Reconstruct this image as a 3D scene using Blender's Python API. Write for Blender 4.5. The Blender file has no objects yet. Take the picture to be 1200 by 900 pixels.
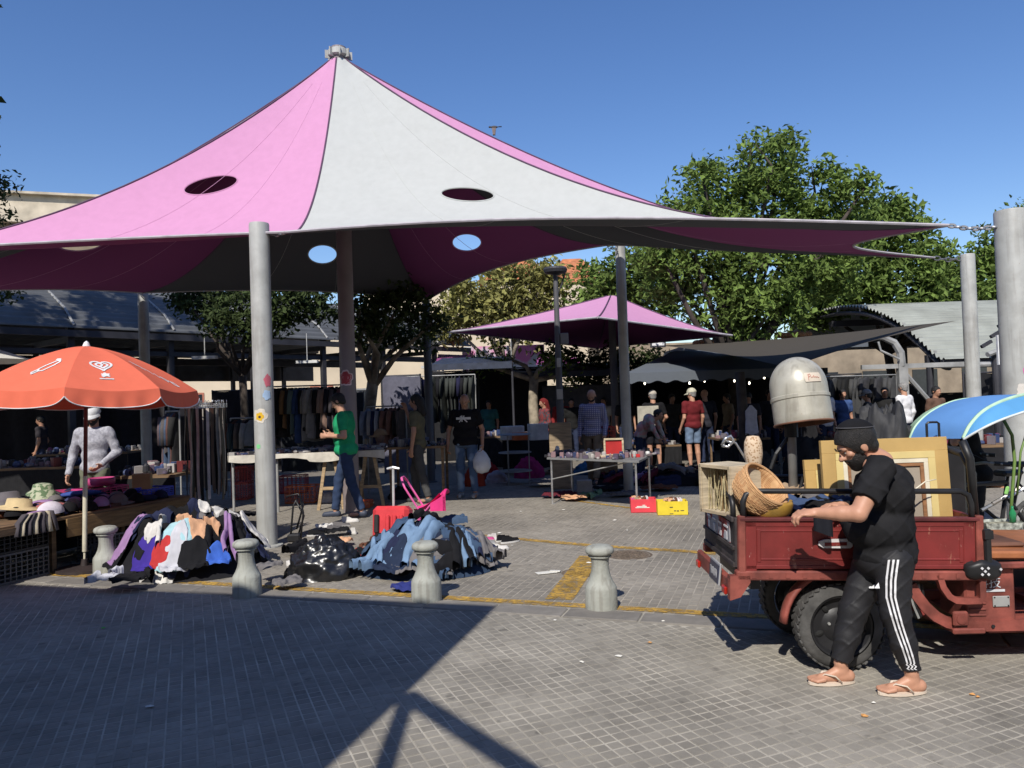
import bpy, math, random, hashlib
import numpy as np
from mathutils import Vector, Matrix, Euler
R = math.radians
rnd = random.Random(7)
sc = bpy.context.scene
COL = sc.collection

# ---------------------------------------------------------------- camera, sky, sun, exposure
F = 900.0; H = 1.70; ROLL = R(1.9); PITCH = R(1.15)
_f = np.array([0, math.cos(PITCH), math.sin(PITCH)])
_u0 = np.cross(np.array([1.0, 0, 0]), _f)
_r = math.cos(ROLL) * np.array([1.0, 0, 0]) - math.sin(ROLL) * _u0
_u = math.sin(ROLL) * np.array([1.0, 0, 0]) + math.cos(ROLL) * _u0
cam = bpy.data.cameras.new('camera'); camo = bpy.data.objects.new('camera', cam); COL.objects.link(camo)
m = Matrix.Identity(4)
for i in range(3):
    m[i][0] = _r[i]; m[i][1] = _u[i]; m[i][2] = -_f[i]
m[2][3] = H
camo.matrix_world = m
cam.sensor_width = 36; cam.lens = F / 1200 * 36; cam.clip_start = 0.05; cam.clip_end = 2000
sc.camera = camo
SUN_AZ = R(16.0); SUN_EL = R(43.5)          # light travels towards (+sin, +cos)
SDIR = Vector((math.sin(SUN_AZ) * math.cos(SUN_EL), math.cos(SUN_AZ) * math.cos(SUN_EL), -math.sin(SUN_EL)))
w = bpy.data.worlds.new('World'); sc.world = w; w.use_nodes = True
nt = w.node_tree; bg = nt.nodes['Background']
sky = nt.nodes.new('ShaderNodeTexSky'); sky.sky_type = 'NISHITA'; sky.sun_disc = False
sky.sun_elevation = SUN_EL; sky.sun_rotation = math.pi + SUN_AZ
sky.air_density = 1.0; sky.dust_density = 0.4; sky.ozone_density = 2.2; sky.altitude = 50
hsv = nt.nodes.new('ShaderNodeHueSaturation'); hsv.inputs['Saturation'].default_value = 1.22; hsv.inputs['Hue'].default_value = 0.511; nt.links.new(sky.outputs[0], hsv.inputs['Color'])
nt.links.new(hsv.outputs[0], bg.inputs[0]); bg.inputs[1].default_value = 0.14
sl = bpy.data.lights.new('sun', 'SUN'); sl.energy = 5.0; sl.angle = R(0.53); sl.color = (1.0, 0.95, 0.87)
so = bpy.data.objects.new('sun', sl); COL.objects.link(so)
so.rotation_euler = SDIR.to_track_quat('-Z', 'Y').to_euler(); so.location = (0, 0, 30)
sc.view_settings.view_transform = 'Standard'; sc.view_settings.look = 'None'
sc.view_settings.exposure = 0.0; sc.view_settings.gamma = 1.0

def P(x, y, Y):
    d = _f * F + _r * (x - 600) + _u * (450 - y)
    return Vector(np.array([0, 0, H]) + d * (Y / d[1]))
def G(x, y, h=0.0):
    d = _f * F + _r * (x - 600) + _u * (450 - y)
    return Vector(np.array([0, 0, H]) + d * ((h - H) / d[2]))

# ---------------------------------------------------------------- mesh builder
class MB:
    def __init__(s): s.v = []; s.f = []
    def add(s, vs, fs):
        n = len(s.v); s.v.extend([tuple(p) for p in vs]); s.f.extend([tuple(i + n for i in q) for q in fs]); return s
    def box(s, c, size, rot=None, bev=0.0):
        hx, hy, hz = size[0] / 2, size[1] / 2, size[2] / 2
        if bev <= 0:
            vs = [Vector((x, y, z)) for x in (-hx, hx) for y in (-hy, hy) for z in (-hz, hz)]
            fs = [(0, 1, 3, 2), (4, 6, 7, 5), (0, 4, 5, 1), (2, 3, 7, 6), (0, 2, 6, 4), (1, 5, 7, 3)]
        else:
            b = min(bev, hx, hy, hz) ; vs = []; idx = {}
            for sx in (-1, 1):
                for sy in (-1, 1):
                    for sz in (-1, 1):
                        for ax in range(3):
                            p = [sx * (hx - b), sy * (hy - b), sz * (hz - b)]
                            p[ax] = (sx * hx, sy * hy, sz * hz)[ax]
                            idx[(sx, sy, sz, ax)] = len(vs); vs.append(Vector(p))
            fs = []
            for ax in range(3):
                o1, o2 = [(1, 2), (2, 0), (0, 1)][ax]
                for sg in (-1, 1):
                    q = []
                    for a, b2 in ((-1, -1), (1, -1), (1, 1), (-1, 1)):
                        t = [0, 0, 0]; t[ax] = sg; t[o1] = a; t[o2] = b2; q.append(idx[(*t, ax)])
                    fs.append(tuple(q if sg > 0 else q[::-1]))
            for ax in range(3):   # edges along ax
                o1, o2 = [(1, 2), (2, 0), (0, 1)][ax]
                for a in (-1, 1):
                    for b2 in (-1, 1):
                        t = [0, 0, 0]; t[o1] = a; t[o2] = b2
                        t0 = list(t); t0[ax] = -1; t1 = list(t); t1[ax] = 1
                        q = [idx[(*t0, o1)], idx[(*t1, o1)], idx[(*t1, o2)], idx[(*t0, o2)]]
                        fs.append(tuple(q if a * b2 < 0 else q[::-1]))
            for sx in (-1, 1):
                for sy in (-1, 1):
                    for sz in (-1, 1):
                        q = [idx[(sx, sy, sz, 0)], idx[(sx, sy, sz, 1)], idx[(sx, sy, sz, 2)]]
                        fs.append(tuple(q if sx * sy * sz > 0 else q[::-1]))
        if rot is not None: vs = [rot @ p for p in vs]
        c = Vector(c); return s.add([p + c for p in vs], fs)
    def tube(s, pts, r, n=8, cap=True, flat=1.0):
        pts = [Vector(p) for p in pts]; rs = r if isinstance(r, (list, tuple)) else [r] * len(pts)
        vs = []; up = None
        for i, p in enumerate(pts):
            d = (pts[min(i + 1, len(pts) - 1)] - pts[max(i - 1, 0)]).normalized()
            if up is None:
                up = Vector((0, 0, 1)) if abs(d.z) < 0.9 else Vector((1, 0, 0))
            a = d.cross(up).normalized(); b = a.cross(d).normalized(); up = b
            for k in range(n):
                t = 2 * math.pi * k / n
                vs.append(p + (a * math.cos(t) + b * math.sin(t) * flat) * rs[i])
        fs = []
        for i in range(len(pts) - 1):
            for k in range(n):
                fs.append((i * n + k, (i + 1) * n + k, (i + 1) * n + (k + 1) % n, i * n + (k + 1) % n))
        if cap: fs.append(tuple(range(n))); fs.append(tuple(range((len(pts) - 1) * n, len(pts) * n))[::-1])
        return s.add(vs, fs)
    def cyl(s, a, b, r0, r1=None, n=12): return s.tube([a, b], [r0, r0 if r1 is None else r1], n)
    def lathe(s, prof, n=20, mat=None, c=(0, 0, 0), cap=True, wob=None):
        vs = []; c = Vector(c)
        for j, (r, z) in enumerate(prof):
            for k in range(n):
                t = 2 * math.pi * k / n; rr = r * (1 if wob is None else wob(t, j))
                p = Vector((rr * math.cos(t), rr * math.sin(t), z))
                vs.append((mat @ p if mat is not None else p) + c)
        fs = []
        for j in range(len(prof) - 1):
            for k in range(n): fs.append((j * n + k, j * n + (k + 1) % n, (j + 1) * n + (k + 1) % n, (j + 1) * n + k))
        if cap: fs.append(tuple(range(n))[::-1]); fs.append(tuple(range((len(prof) - 1) * n, len(prof) * n)))
        return s.add(vs, fs)
    def grid(s, fn, nu, nv, closeu=False):
        vs = [fn(i / nu, j / nv) for j in range(nv + 1) for i in range(nu + (0 if closeu else 1))]
        wd = nu if closeu else nu + 1; fs = []
        for j in range(nv):
            for i in range(nu):
                a = j * wd + i; b = j * wd + (i + 1) % wd; fs.append((a, b, b + wd, a + wd))
        return s.add(vs, fs)
    def prism(s, poly, z0, z1, mat=None):
        n = len(poly); vs = [Vector((x, y, z0)) for x, y in poly] + [Vector((x, y, z1)) for x, y in poly]
        if mat is not None: vs = [mat @ p for p in vs]
        return s.add(vs, [tuple(range(n))[::-1], tuple(range(n, 2 * n))] + [(i, (i + 1) % n, n + (i + 1) % n, n + i) for i in range(n)])
    def ell(s, c, r, n=12, m=8, rot=None):
        c = Vector(c); r = (r, r, r) if isinstance(r, (int, float)) else r
        vs = []; fs = []
        for j in range(1, m):
            ph = math.pi * j / m
            for k in range(n):
                t = 2 * math.pi * k / n; vs.append(Vector((r[0] * math.sin(ph) * math.cos(t), r[1] * math.sin(ph) * math.sin(t), -r[2] * math.cos(ph))))
        vs.append(Vector((0, 0, -r[2]))); vs.append(Vector((0, 0, r[2])))
        for j in range(m - 2):
            for k in range(n): fs.append((j * n + k, j * n + (k + 1) % n, (j + 1) * n + (k + 1) % n, (j + 1) * n + k))
        b = len(vs) - 2
        for k in range(n): fs.append((b, (k + 1) % n, k)); fs.append((b + 1, (m - 2) * n + k, (m - 2) * n + (k + 1) % n))
        if rot is not None: vs = [rot @ p for p in vs]
        return s.add([p + c for p in vs], fs)

def wloc(o):
    l = Vector((0, 0, 0))
    while o is not None: l = l + o.location; o = o.parent
    return l
def mkmesh(name, v, f, mt, smooth=False):
    me = bpy.data.meshes.new(name); me.from_pydata([tuple(p) for p in v], [], f)
    if mt is not None: me.materials.append(mt)
    if smooth: me.polygons.foreach_set('use_smooth', [True] * len(me.polygons))
    me.update(); return me
def put(name, mb, mt, parent=None, world=False, smooth=False, loc=None, auto=None):
    v = mb.v
    if world:
        if parent is not None: off = wloc(parent)
        else:
            a = np.array(v); off = Vector(((a[:, 0].min() + a[:, 0].max()) / 2, (a[:, 1].min() + a[:, 1].max()) / 2, a[:, 2].min())) if loc is None else Vector(loc)
        v = [(p[0] - off[0], p[1] - off[1], p[2] - off[2]) for p in v]
    me = mkmesh(name, v, mb.f, mt, smooth or auto is not None)
    o = bpy.data.objects.new(name, me); COL.objects.link(o)
    if parent is not None: o.parent = parent
    elif world: o.location = off
    elif loc is not None: o.location = loc
    if auto is not None:
        try: me.set_sharp_from_angle(angle=R(auto))
        except Exception: pass
    return o
def tag(o, label, cat, group=None):
    o['label'] = label; o['category'] = cat
    if group: o['group'] = group
    return o
def thing(name, label, cat, loc=(0, 0, 0), rz=0.0, group=None):
    o = bpy.data.objects.new(name, None); o.empty_display_size = 0.1; COL.objects.link(o)
    o.location = loc; o.rotation_euler = (0, 0, rz); return tag(o, label, cat, group)
def struct(o): o['kind'] = 'structure'; return o
def stuff(o): o['kind'] = 'stuff'; return o
def copytree(o, loc=None, rz=None, label=None, group=None, parent=None):
    c = o.copy(); COL.objects.link(c)
    if parent is not None: c.parent = parent
    if loc is not None: c.location = loc
    if rz is not None: c.rotation_euler = (0, 0, rz)
    if label: c['label'] = label
    if group: c['group'] = group
    for ch in list(KIDS(o)): copytree(ch, parent=c)
    return c
def KIDS(o): return [x for x in o.children]
def rz(a): return Matrix.Rotation(a, 3, 'Z')
def rx(a): return Matrix.Rotation(a, 3, 'X')
def ry(a): return Matrix.Rotation(a, 3, 'Y')

# ---------------------------------------------------------------- materials
_mc = {}
def mat(key, rgb, rough=0.8, metal=0.0, var=0.12, scale=6.0, bump=0.0, bscale=60.0, rgb2=None, stain=0.0, island=0.0, trans=0.0, coat=0.0, spec=0.5, objr=0.0):
    k = (key, tuple(rgb), rough, metal, var, scale, bump)
    if k in _mc: return _mc[k]
    m = bpy.data.materials.new(key); m.use_nodes = True; t = m.node_tree; N = t.nodes; L = t.links
    b = N['Principled BSDF']; b.inputs['Roughness'].default_value = rough; b.inputs['Metallic'].default_value = metal
    b.inputs['Specular IOR Level'].default_value = spec; b.inputs['Coat Weight'].default_value = coat
    tc = N.new('ShaderNodeTexCoord'); nz = N.new('ShaderNodeTexNoise'); nz.inputs['Scale'].default_value = scale; nz.inputs['Detail'].default_value = 6
    L.new(tc.outputs['Object'], nz.inputs['Vector'])
    c2 = rgb2 if rgb2 else [max(0, c * (1 - var * 2)) for c in rgb]; c1 = rgb if rgb2 else [min(1, c * (1 + var)) for c in rgb]
    mx = N.new('ShaderNodeMix'); mx.data_type = 'RGBA'; mx.inputs['A'].default_value = (*c2, 1); mx.inputs['B'].default_value = (*c1, 1)
    rp = N.new('ShaderNodeMapRange'); rp.inputs['From Min'].default_value = 0.3; rp.inputs['From Max'].default_value = 0.7
    L.new(nz.outputs['Fac'], rp.inputs['Value']); L.new(rp.outputs[0], mx.inputs['Factor']); out = mx.outputs['Result']
    if stain > 0:
        n2 = N.new('ShaderNodeTexNoise'); n2.inputs['Scale'].default_value = scale * 0.35; n2.inputs['Detail'].default_value = 8; n2.inputs['Roughness'].default_value = 0.7
        L.new(tc.outputs['Object'], n2.inputs['Vector'])
        r2 = N.new('ShaderNodeMapRange'); r2.inputs['From Min'].default_value = 0.5; r2.inputs['From Max'].default_value = 0.72; r2.inputs['To Max'].default_value = stain
        L.new(n2.outputs['Fac'], r2.inputs['Value'])
        m2 = N.new('ShaderNodeMix'); m2.data_type = 'RGBA'; m2.inputs['B'].default_value = (rgb[0] * .4, rgb[1] * .36, rgb[2] * .32, 1)
        L.new(r2.outputs[0], m2.inputs['Factor']); L.new(out, m2.inputs['A']); out = m2.outputs['Result']
    if island > 0 or objr > 0:
        hs = N.new('ShaderNodeHueSaturation'); mr = N.new('ShaderNodeMapRange'); a = max(island, objr)
        mr.inputs['To Min'].default_value = 1 - a; mr.inputs['To Max'].default_value = 1 + a
        if island > 0:
            ge = N.new('ShaderNodeNewGeometry'); oi = N.new('ShaderNodeObjectInfo'); ad = N.new('ShaderNodeMath'); ad.operation = 'ADD'; fr = N.new('ShaderNodeMath'); fr.operation = 'FRACT'
            L.new(ge.outputs['Random Per Island'], ad.inputs[0]); L.new(oi.outputs['Random'], ad.inputs[1]); L.new(ad.outputs[0], fr.inputs[0]); L.new(fr.outputs[0], mr.inputs['Value'])
        else:
            oi = N.new('ShaderNodeObjectInfo'); L.new(oi.outputs['Random'], mr.inputs['Value'])
        L.new(mr.outputs[0], hs.inputs['Value']); L.new(out, hs.inputs['Color']); out = hs.outputs['Color']
    L.new(out, b.inputs['Base Color'])
    if bump > 0:
        n3 = N.new('ShaderNodeTexNoise'); n3.inputs['Scale'].default_value = bscale; n3.inputs['Detail'].default_value = 4; L.new(tc.outputs['Object'], n3.inputs['Vector'])
        bp = N.new('ShaderNodeBump'); bp.inputs['Strength'].default_value = min(1, bump); bp.inputs['Distance'].default_value = 0.01
        L.new(n3.outputs['Fac'], bp.inputs['Height']); L.new(bp.outputs[0], b.inputs['Normal'])
    if trans > 0:
        tr = N.new('ShaderNodeBsdfTranslucent'); ms = N.new('ShaderNodeMixShader'); ms.inputs[0].default_value = trans
        L.new(out, tr.inputs[0]); L.new(b.outputs[0], ms.inputs[1]); L.new(tr.outputs[0], ms.inputs[2]); L.new(ms.outputs[0], N['Material Output'].inputs[0])
    _mc[k] = m; return m
def fab(rgb, rough=0.92): return mat('fabric', rgb, rough, var=0.10, scale=9, bump=0.25, bscale=35, spec=0.15)
def plas(rgb, rough=0.38): return mat('plastic', rgb, rough, var=0.06, scale=8, bump=0.03)
def metal(rgb, rough=0.45, m=0.8): return mat('metal', rgb, rough, m, var=0.15, scale=12, bump=0.05)
def paint(rgb, rough=0.5): return mat('painted_metal', rgb, rough, 0.0, var=0.08, scale=5, bump=0.06, bscale=25, stain=0.35)
def wood(rgb, rough=0.75):
    k = ('wood', tuple(rgb))
    if k in _mc: return _mc[k]
    m = mat('wood_base', rgb, rough, var=0.22, scale=4, bump=0.25, bscale=30)
    m = m.copy(); m.name = 'wood'
    N = m.node_tree.nodes; L = m.node_tree.links
    mp = N.new('ShaderNodeMapping'); mp.inputs['Scale'].default_value = (1, 1, 9)
    tc = [n for n in N if n.type == 'TEX_COORD'][0]
    L.new(tc.outputs['Object'], mp.inputs[0])
    for n in N:
        if n.type == 'TEX_NOISE': L.new(mp.outputs[0], n.inputs['Vector'])
    _mc[k] = m; return m
def emit(rgb, s):
    m = bpy.data.materials.new('lit_bulb'); m.use_nodes = True; b = m.node_tree.nodes['Principled BSDF']
    b.inputs['Emission Color'].default_value = (*rgb, 1); b.inputs['Emission Strength'].default_value = s; return m
def checker_mat(name, c1, c2, scale, rough=0.9, kind='check'):
    m = bpy.data.materials.new(name); m.use_nodes = True; t = m.node_tree; N = t.nodes; L = t.links; b = N['Principled BSDF']; b.inputs['Roughness'].default_value = rough
    tc = N.new('ShaderNodeTexCoord')
    if kind == 'check':
        outs = []
        for d in ('X', 'Z'):
            wv = N.new('ShaderNodeTexWave'); wv.bands_direction = d; wv.inputs['Scale'].default_value = scale; wv.inputs['Distortion'].default_value = 0.6
            L.new(tc.outputs['Object'], wv.inputs['Vector']); outs.append(wv.outputs['Fac'])
        mm = N.new('ShaderNodeMath'); mm.operation = 'MAXIMUM'; L.new(outs[0], mm.inputs[0]); L.new(outs[1], mm.inputs[1]); fac = mm.outputs[0]
        lo, hi = 0.6, 0.9
    else:
        nz = N.new('ShaderNodeTexVoronoi' if kind == 'blot' else 'ShaderNodeTexNoise'); nz.inputs['Scale'].default_value = scale; L.new(tc.outputs['Object'], nz.inputs['Vector'])
        fac = nz.outputs['Distance'] if kind == 'blot' else nz.outputs['Fac']; lo, hi = (0.3, 0.45) if kind == 'blot' else (0.46, 0.54)
    mr = N.new('ShaderNodeMapRange'); mr.inputs['From Min'].default_value = lo; mr.inputs['From Max'].default_value = hi; L.new(fac, mr.inputs['Value'])
    mx = N.new('ShaderNodeMix'); mx.data_type = 'RGBA'; mx.inputs['A'].default_value = (*c1, 1); mx.inputs['B'].default_value = (*c2, 1)
    L.new(mr.outputs[0], mx.inputs['Factor']); L.new(mx.outputs['Result'], b.inputs['Base Color']); return m

# ---------------------------------------------------------------- signed-distance modelling for bodies and clothes
def sdf_mesh(prims, vox, k=0.02, noise=None):
    A = []
    for p in prims:
        if p[0] in 'cs': A += [np.array(p[1]) - max(p[3], p[4]), np.array(p[1]) + max(p[3], p[4]), np.array(p[2]) - max(p[3], p[4]), np.array(p[2]) + max(p[3], p[4])]
        elif p[0] == 'e': A += [np.array(p[1]) - max(p[2]), np.array(p[1]) + max(p[2])]
    A = np.array(A); lo = A.min(0) - 4 * vox - k; hi = A.max(0) + 4 * vox + k
    n = np.ceil((hi - lo) / vox).astype(int) + 1
    D = np.full(n, 1.0, np.float32)
    ax = [lo[i] + vox * np.arange(n[i]) for i in range(3)]
    for p in prims:
        ty = p[0]; mg = 3 * vox + 2.2 * k
        if ty in 'cs':
            a, b = np.array(p[1], float), np.array(p[2], float); rm = max(p[3], p[4]) + mg; l = np.minimum(a, b) - rm; h = np.maximum(a, b) + rm
        elif ty in 'em':
            c = np.array(p[1], float); rm = max(p[2]) + mg; l = c - rm; h = c + rm
        elif ty == 'h':
            l = lo; h = hi
        i0 = np.clip(np.floor((l - lo) / vox).astype(int), 0, n); i1 = np.clip(np.ceil((h - lo) / vox).astype(int) + 1, 0, n)
        if (i1 <= i0).any(): continue
        X = ax[0][i0[0]:i1[0], None, None]; Y = ax[1][None, i0[1]:i1[1], None]; Z = ax[2][None, None, i0[2]:i1[2]]
        blk = D[i0[0]:i1[0], i0[1]:i1[1], i0[2]:i1[2]]
        if ty in 'cs':
            ba = b - a; bb = max(ba @ ba, 1e-9)
            t = np.clip(((X - a[0]) * ba[0] + (Y - a[1]) * ba[1] + (Z - a[2]) * ba[2]) / bb, 0, 1)
            d = np.sqrt((X - a[0] - t * ba[0]) ** 2 + (Y - a[1] - t * ba[1]) ** 2 + (Z - a[2] - t * ba[2]) ** 2) - (p[3] + (p[4] - p[3]) * t)
            if ty == 's':     # flat end at b
                u = ba / math.sqrt(bb); d = np.maximum(d, (X - b[0]) * u[0] + (Y - b[1]) * u[1] + (Z - b[2]) * u[2])
        elif ty in 'em':
            r = np.array(p[2], float); M = np.array(p[3]) if len(p) > 3 and p[3] is not None else np.eye(3)   # columns = axes
            q = [((X - c[0]) * M[0, i] + (Y - c[1]) * M[1, i] + (Z - c[2]) * M[2, i]) / r[i] for i in range(3)]
            k0 = np.sqrt(q[0] ** 2 + q[1] ** 2 + q[2] ** 2); k1 = np.sqrt((q[0] / r[0]) ** 2 + (q[1] / r[1]) ** 2 + (q[2] / r[2]) ** 2) + 1e-9
            d = k0 * (k0 - 1) / k1
        elif ty == 'h':       # keep the side where n.(p-c) < 0
            nn = np.array(p[2], float); nn /= np.linalg.norm(nn); c = np.array(p[1], float)
            blk[...] = np.maximum(blk, (X - c[0]) * nn[0] + (Y - c[1]) * nn[1] + (Z - c[2]) * nn[2]); continue
        if ty == 'm':
            blk[...] = np.maximum(blk, -d); continue
        kk = k
        hh = np.clip(0.5 + 0.5 * (blk - d) / kk, 0, 1)
        blk[...] = blk * (1 - hh) + d * hh - kk * hh * (1 - hh)
    if noise is not None:
        X = ax[0][:, None, None]; Y = ax[1][None, :, None]; Z = ax[2][None, None, :]
        D = D + noise(X, Y, Z).astype(np.float32)
    # surface nets
    S = D < 0
    c000 = S[:-1, :-1, :-1]; cnt = np.zeros(c000.shape, np.int8)
    for i in (0, 1):
        for j in (0, 1):
            for l in (0, 1): cnt += S[i:n[0] - 1 + i, j:n[1] - 1 + j, l:n[2] - 1 + l]
    act = (cnt > 0) & (cnt < 8); I = np.argwhere(act)
    if len(I) == 0: return [], []
    idx = np.full(act.shape, -1, np.int64); idx[act] = np.arange(len(I))
    acc = np.zeros((len(I), 3)); num = np.zeros(len(I))
    cs = [(i, j, l) for i in (0, 1) for j in (0, 1) for l in (0, 1)]
    for a in cs:
        for axi in range(3):
            if a[axi] == 0:
                b = list(a); b[axi] = 1
                da = D[I[:, 0] + a[0], I[:, 1] + a[1], I[:, 2] + a[2]]; db = D[I[:, 0] + b[0], I[:, 1] + b[1], I[:, 2] + b[2]]
                cr = (da < 0) != (db < 0); t = np.where(cr, da / np.where(cr, da - db, 1), 0)
                pt = np.array(a, float)[None, :] + np.eye(3)[axi][None, :] * t[:, None]
                acc += np.where(cr[:, None], pt, 0); num += cr
    V = lo + vox * (I + acc / num[:, None])
    Fs = []
    for axi in range(3):
        o1, o2 = [(1, 2), (2, 0), (0, 1)][axi]
        sl0 = [slice(1, -1)] * 3; sl1 = [slice(1, -1)] * 3
        sl0[axi] = slice(0, -1); sl1[axi] = slice(1, None)
        s0 = S[tuple(sl0)]; s1 = S[tuple(sl1)]
        for flip, M in ((False, s0 & ~s1), (True, ~s0 & s1)):
            E = np.argwhere(M)
            if len(E) == 0: continue
            off = np.array([1, 1, 1]); off[axi] = 0; E = E + off
            e1 = np.eye(3, dtype=int)[o1]; e2 = np.eye(3, dtype=int)[o2]
            q = [E - e1 - e2, E - e2, E, E - e1]
            q = [idx[a[:, 0], a[:, 1], a[:, 2]] for a in q]
            q = np.stack(q if not flip else q[::-1], 1); Fs.append(q)
    Fq = np.concatenate(Fs); Fq = Fq[(Fq >= 0).all(1)]
    return V, Fq
def sput(name, prims, vox, k, mt, parent, noise=None):
    V, Fq = sdf_mesh(prims, vox, k, noise)
    if len(V) == 0: return None
    me = bpy.data.meshes.new(name); me.from_pydata(V.tolist(), [], Fq.tolist()); me.materials.append(mt)
    me.polygons.foreach_set('use_smooth', [True] * len(me.polygons)); me.update()
    o = bpy.data.objects.new(name, me); COL.objects.link(o); o.parent = parent; return o
def text(name, body, size, mt, parent, loc, rot, ext=0.001):
    cu = bpy.data.curves.new(name, 'FONT'); cu.body = body; cu.size = size; cu.extrude = ext; cu.align_x = 'CENTER'; cu.align_y = 'CENTER'; cu.resolution_u = 3
    o = bpy.data.objects.new(name, cu); COL.objects.link(o)
    dg = bpy.context.evaluated_depsgraph_get(); me = bpy.data.meshes.new_from_object(o.evaluated_get(dg)); bpy.data.objects.remove(o)
    me.materials.clear(); me.materials.append(mt); me.name = name
    o = bpy.data.objects.new(name, me); COL.objects.link(o)
    if parent is not None: o.parent = parent
    o.location = loc; o.rotation_euler = rot; return o
# ---------------------------------------------------------------- ground: kerb frame (origin on the yellow line, e along it, n away from the camera)
KA = math.atan2(-1.27, 3.6); K0 = Vector((-2.21, 7.23, 0)); KE = Vector((math.cos(KA), math.sin(KA), 0)); KN = Vector((-math.sin(KA), math.cos(KA), 0))
def K(u, v, z=0.0): p = K0 + KE * u + KN * v; return Vector((p.x, p.y, z))
def paver_mat(name, c1, c2, big):
    m = mat(name, c1, 0.88, var=0.1, scale=18, bump=0.35, bscale=140, rgb2=c2, island=0.10, stain=0.3)
    N = m.node_tree.nodes; L = m.node_tree.links          # broad worn and dirty areas in world space
    b = N['Principled BSDF']; src = b.inputs['Base Color'].links[0].from_socket
    ge = N.new('ShaderNodeNewGeometry'); nz = N.new('ShaderNodeTexNoise'); nz.inputs['Scale'].default_value = big; nz.inputs['Detail'].default_value = 7; nz.inputs['Roughness'].default_value = 0.65
    L.new(ge.outputs['Position'], nz.inputs['Vector'])
    mr = N.new('ShaderNodeMapRange'); mr.inputs['From Min'].default_value = 0.35; mr.inputs['From Max'].default_value = 0.68; mr.inputs['To Min'].default_value = 0.74; mr.inputs['To Max'].default_value = 1.22
    n4 = N.new('ShaderNodeTexNoise'); n4.inputs['Scale'].default_value = 5.5; n4.inputs['Detail'].default_value = 3; L.new(ge.outputs['Position'], n4.inputs['Vector'])
    m4 = N.new('ShaderNodeMapRange'); m4.inputs['From Min'].default_value = 0.66; m4.inputs['From Max'].default_value = 0.72; m4.inputs['To Min'].default_value = 1.0; m4.inputs['To Max'].default_value = 0.6; L.new(n4.outputs['Fac'], m4.inputs['Value'])
    mm = N.new('ShaderNodeMath'); mm.operation = 'MULTIPLY'; L.new(mr.outputs[0], mm.inputs[0]); L.new(m4.outputs[0], mm.inputs[1])
    hs = N.new('ShaderNodeHueSaturation'); L.new(nz.outputs['Fac'], mr.inputs['Value']); L.new(mm.outputs[0], hs.inputs['Value']); L.new(src, hs.inputs['Color']); L.new(hs.outputs[0], b.inputs['Base Color'])
    return m
M_rp = paver_mat('road_paver', (0.285, 0.262, 0.222), (0.24, 0.221, 0.188), 0.9)
M_pp = paver_mat('plaza_paver', (0.265, 0.24, 0.203), (0.225, 0.204, 0.173), 0.8)
M_joint = mat('sand_joint', (0.40, 0.37, 0.31), 0.95, var=0.2, scale=3, stain=0.5)
M_pjoint = mat('plaza_joint', (0.36, 0.325, 0.27), 0.95, var=0.2, scale=3, stain=0.5)
mb = MB(); mb.add([(-400, -60, -0.05), (400, -60, -0.05), (400, 600, -0.05), (-400, 600, -0.05)], [(0, 1, 2, 3)])
g = put('ground', mb, mat('far_ground', (0.17, 0.155, 0.135), 0.95, var=0.15, scale=0.4), world=True, loc=(0, 0, -0.05)); struct(g)
mb = MB(); mb.add([K(-40, -0.17, -0.0022), K(-40, -30, -0.0022), K(60, -30, -0.0022), K(60, -0.17, -0.0022)], [(0, 1, 2, 3)])
road = put('road', mb, M_joint, world=True, loc=(0, 0, -0.0022)); struct(road)
mb = MB(); mb.add([K(-40, -0.17, -0.0022), K(60, -0.17, -0.0022), K(60, 8.6, -0.0022), K(-40, 8.6, -0.0022)], [(0, 1, 2, 3)])
plaza = put('plaza', mb, M_pjoint, world=True, loc=(0, 0, -0.0022)); struct(plaza)
def farpave():
    m = bpy.data.materials.new('far_plaza_paving'); m.use_nodes = True; N = m.node_tree.nodes; L = m.node_tree.links; b = N['Principled BSDF']; b.inputs['Roughness'].default_value = 0.9
    tc = N.new('ShaderNodeTexCoord'); mp = N.new('ShaderNodeMapping'); mp.inputs['Rotation'].default_value = (0, 0, -(KA + math.pi / 2))
    bt = N.new('ShaderNodeTexBrick'); bt.inputs['Scale'].default_value = 8.3; bt.inputs['Color1'].default_value = (0.20, 0.18, 0.15, 1); bt.inputs['Color2'].default_value = (0.16, 0.142, 0.12, 1); bt.inputs['Mortar'].default_value = (0.27, 0.245, 0.2, 1)
    bt.inputs['Mortar Size'].default_value = 0.035; bt.inputs['Brick Width'].default_value = 1.0; bt.inputs['Row Height'].default_value = 0.66
    L.new(tc.outputs['Object'], mp.inputs[0]); L.new(mp.outputs[0], bt.inputs[0]); L.new(bt.outputs[0], b.inputs['Base Color']); return m
mb = MB(); mb.add([K(-60, 8.6, -0.002), K(80, 8.6, -0.002), K(80, 70, -0.002), K(-60, 70, -0.002)], [(0, 1, 2, 3)])
o = put('plaza_paving', mb, farpave(), world=True, loc=(0, 0, -0.002)); struct(o)

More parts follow.
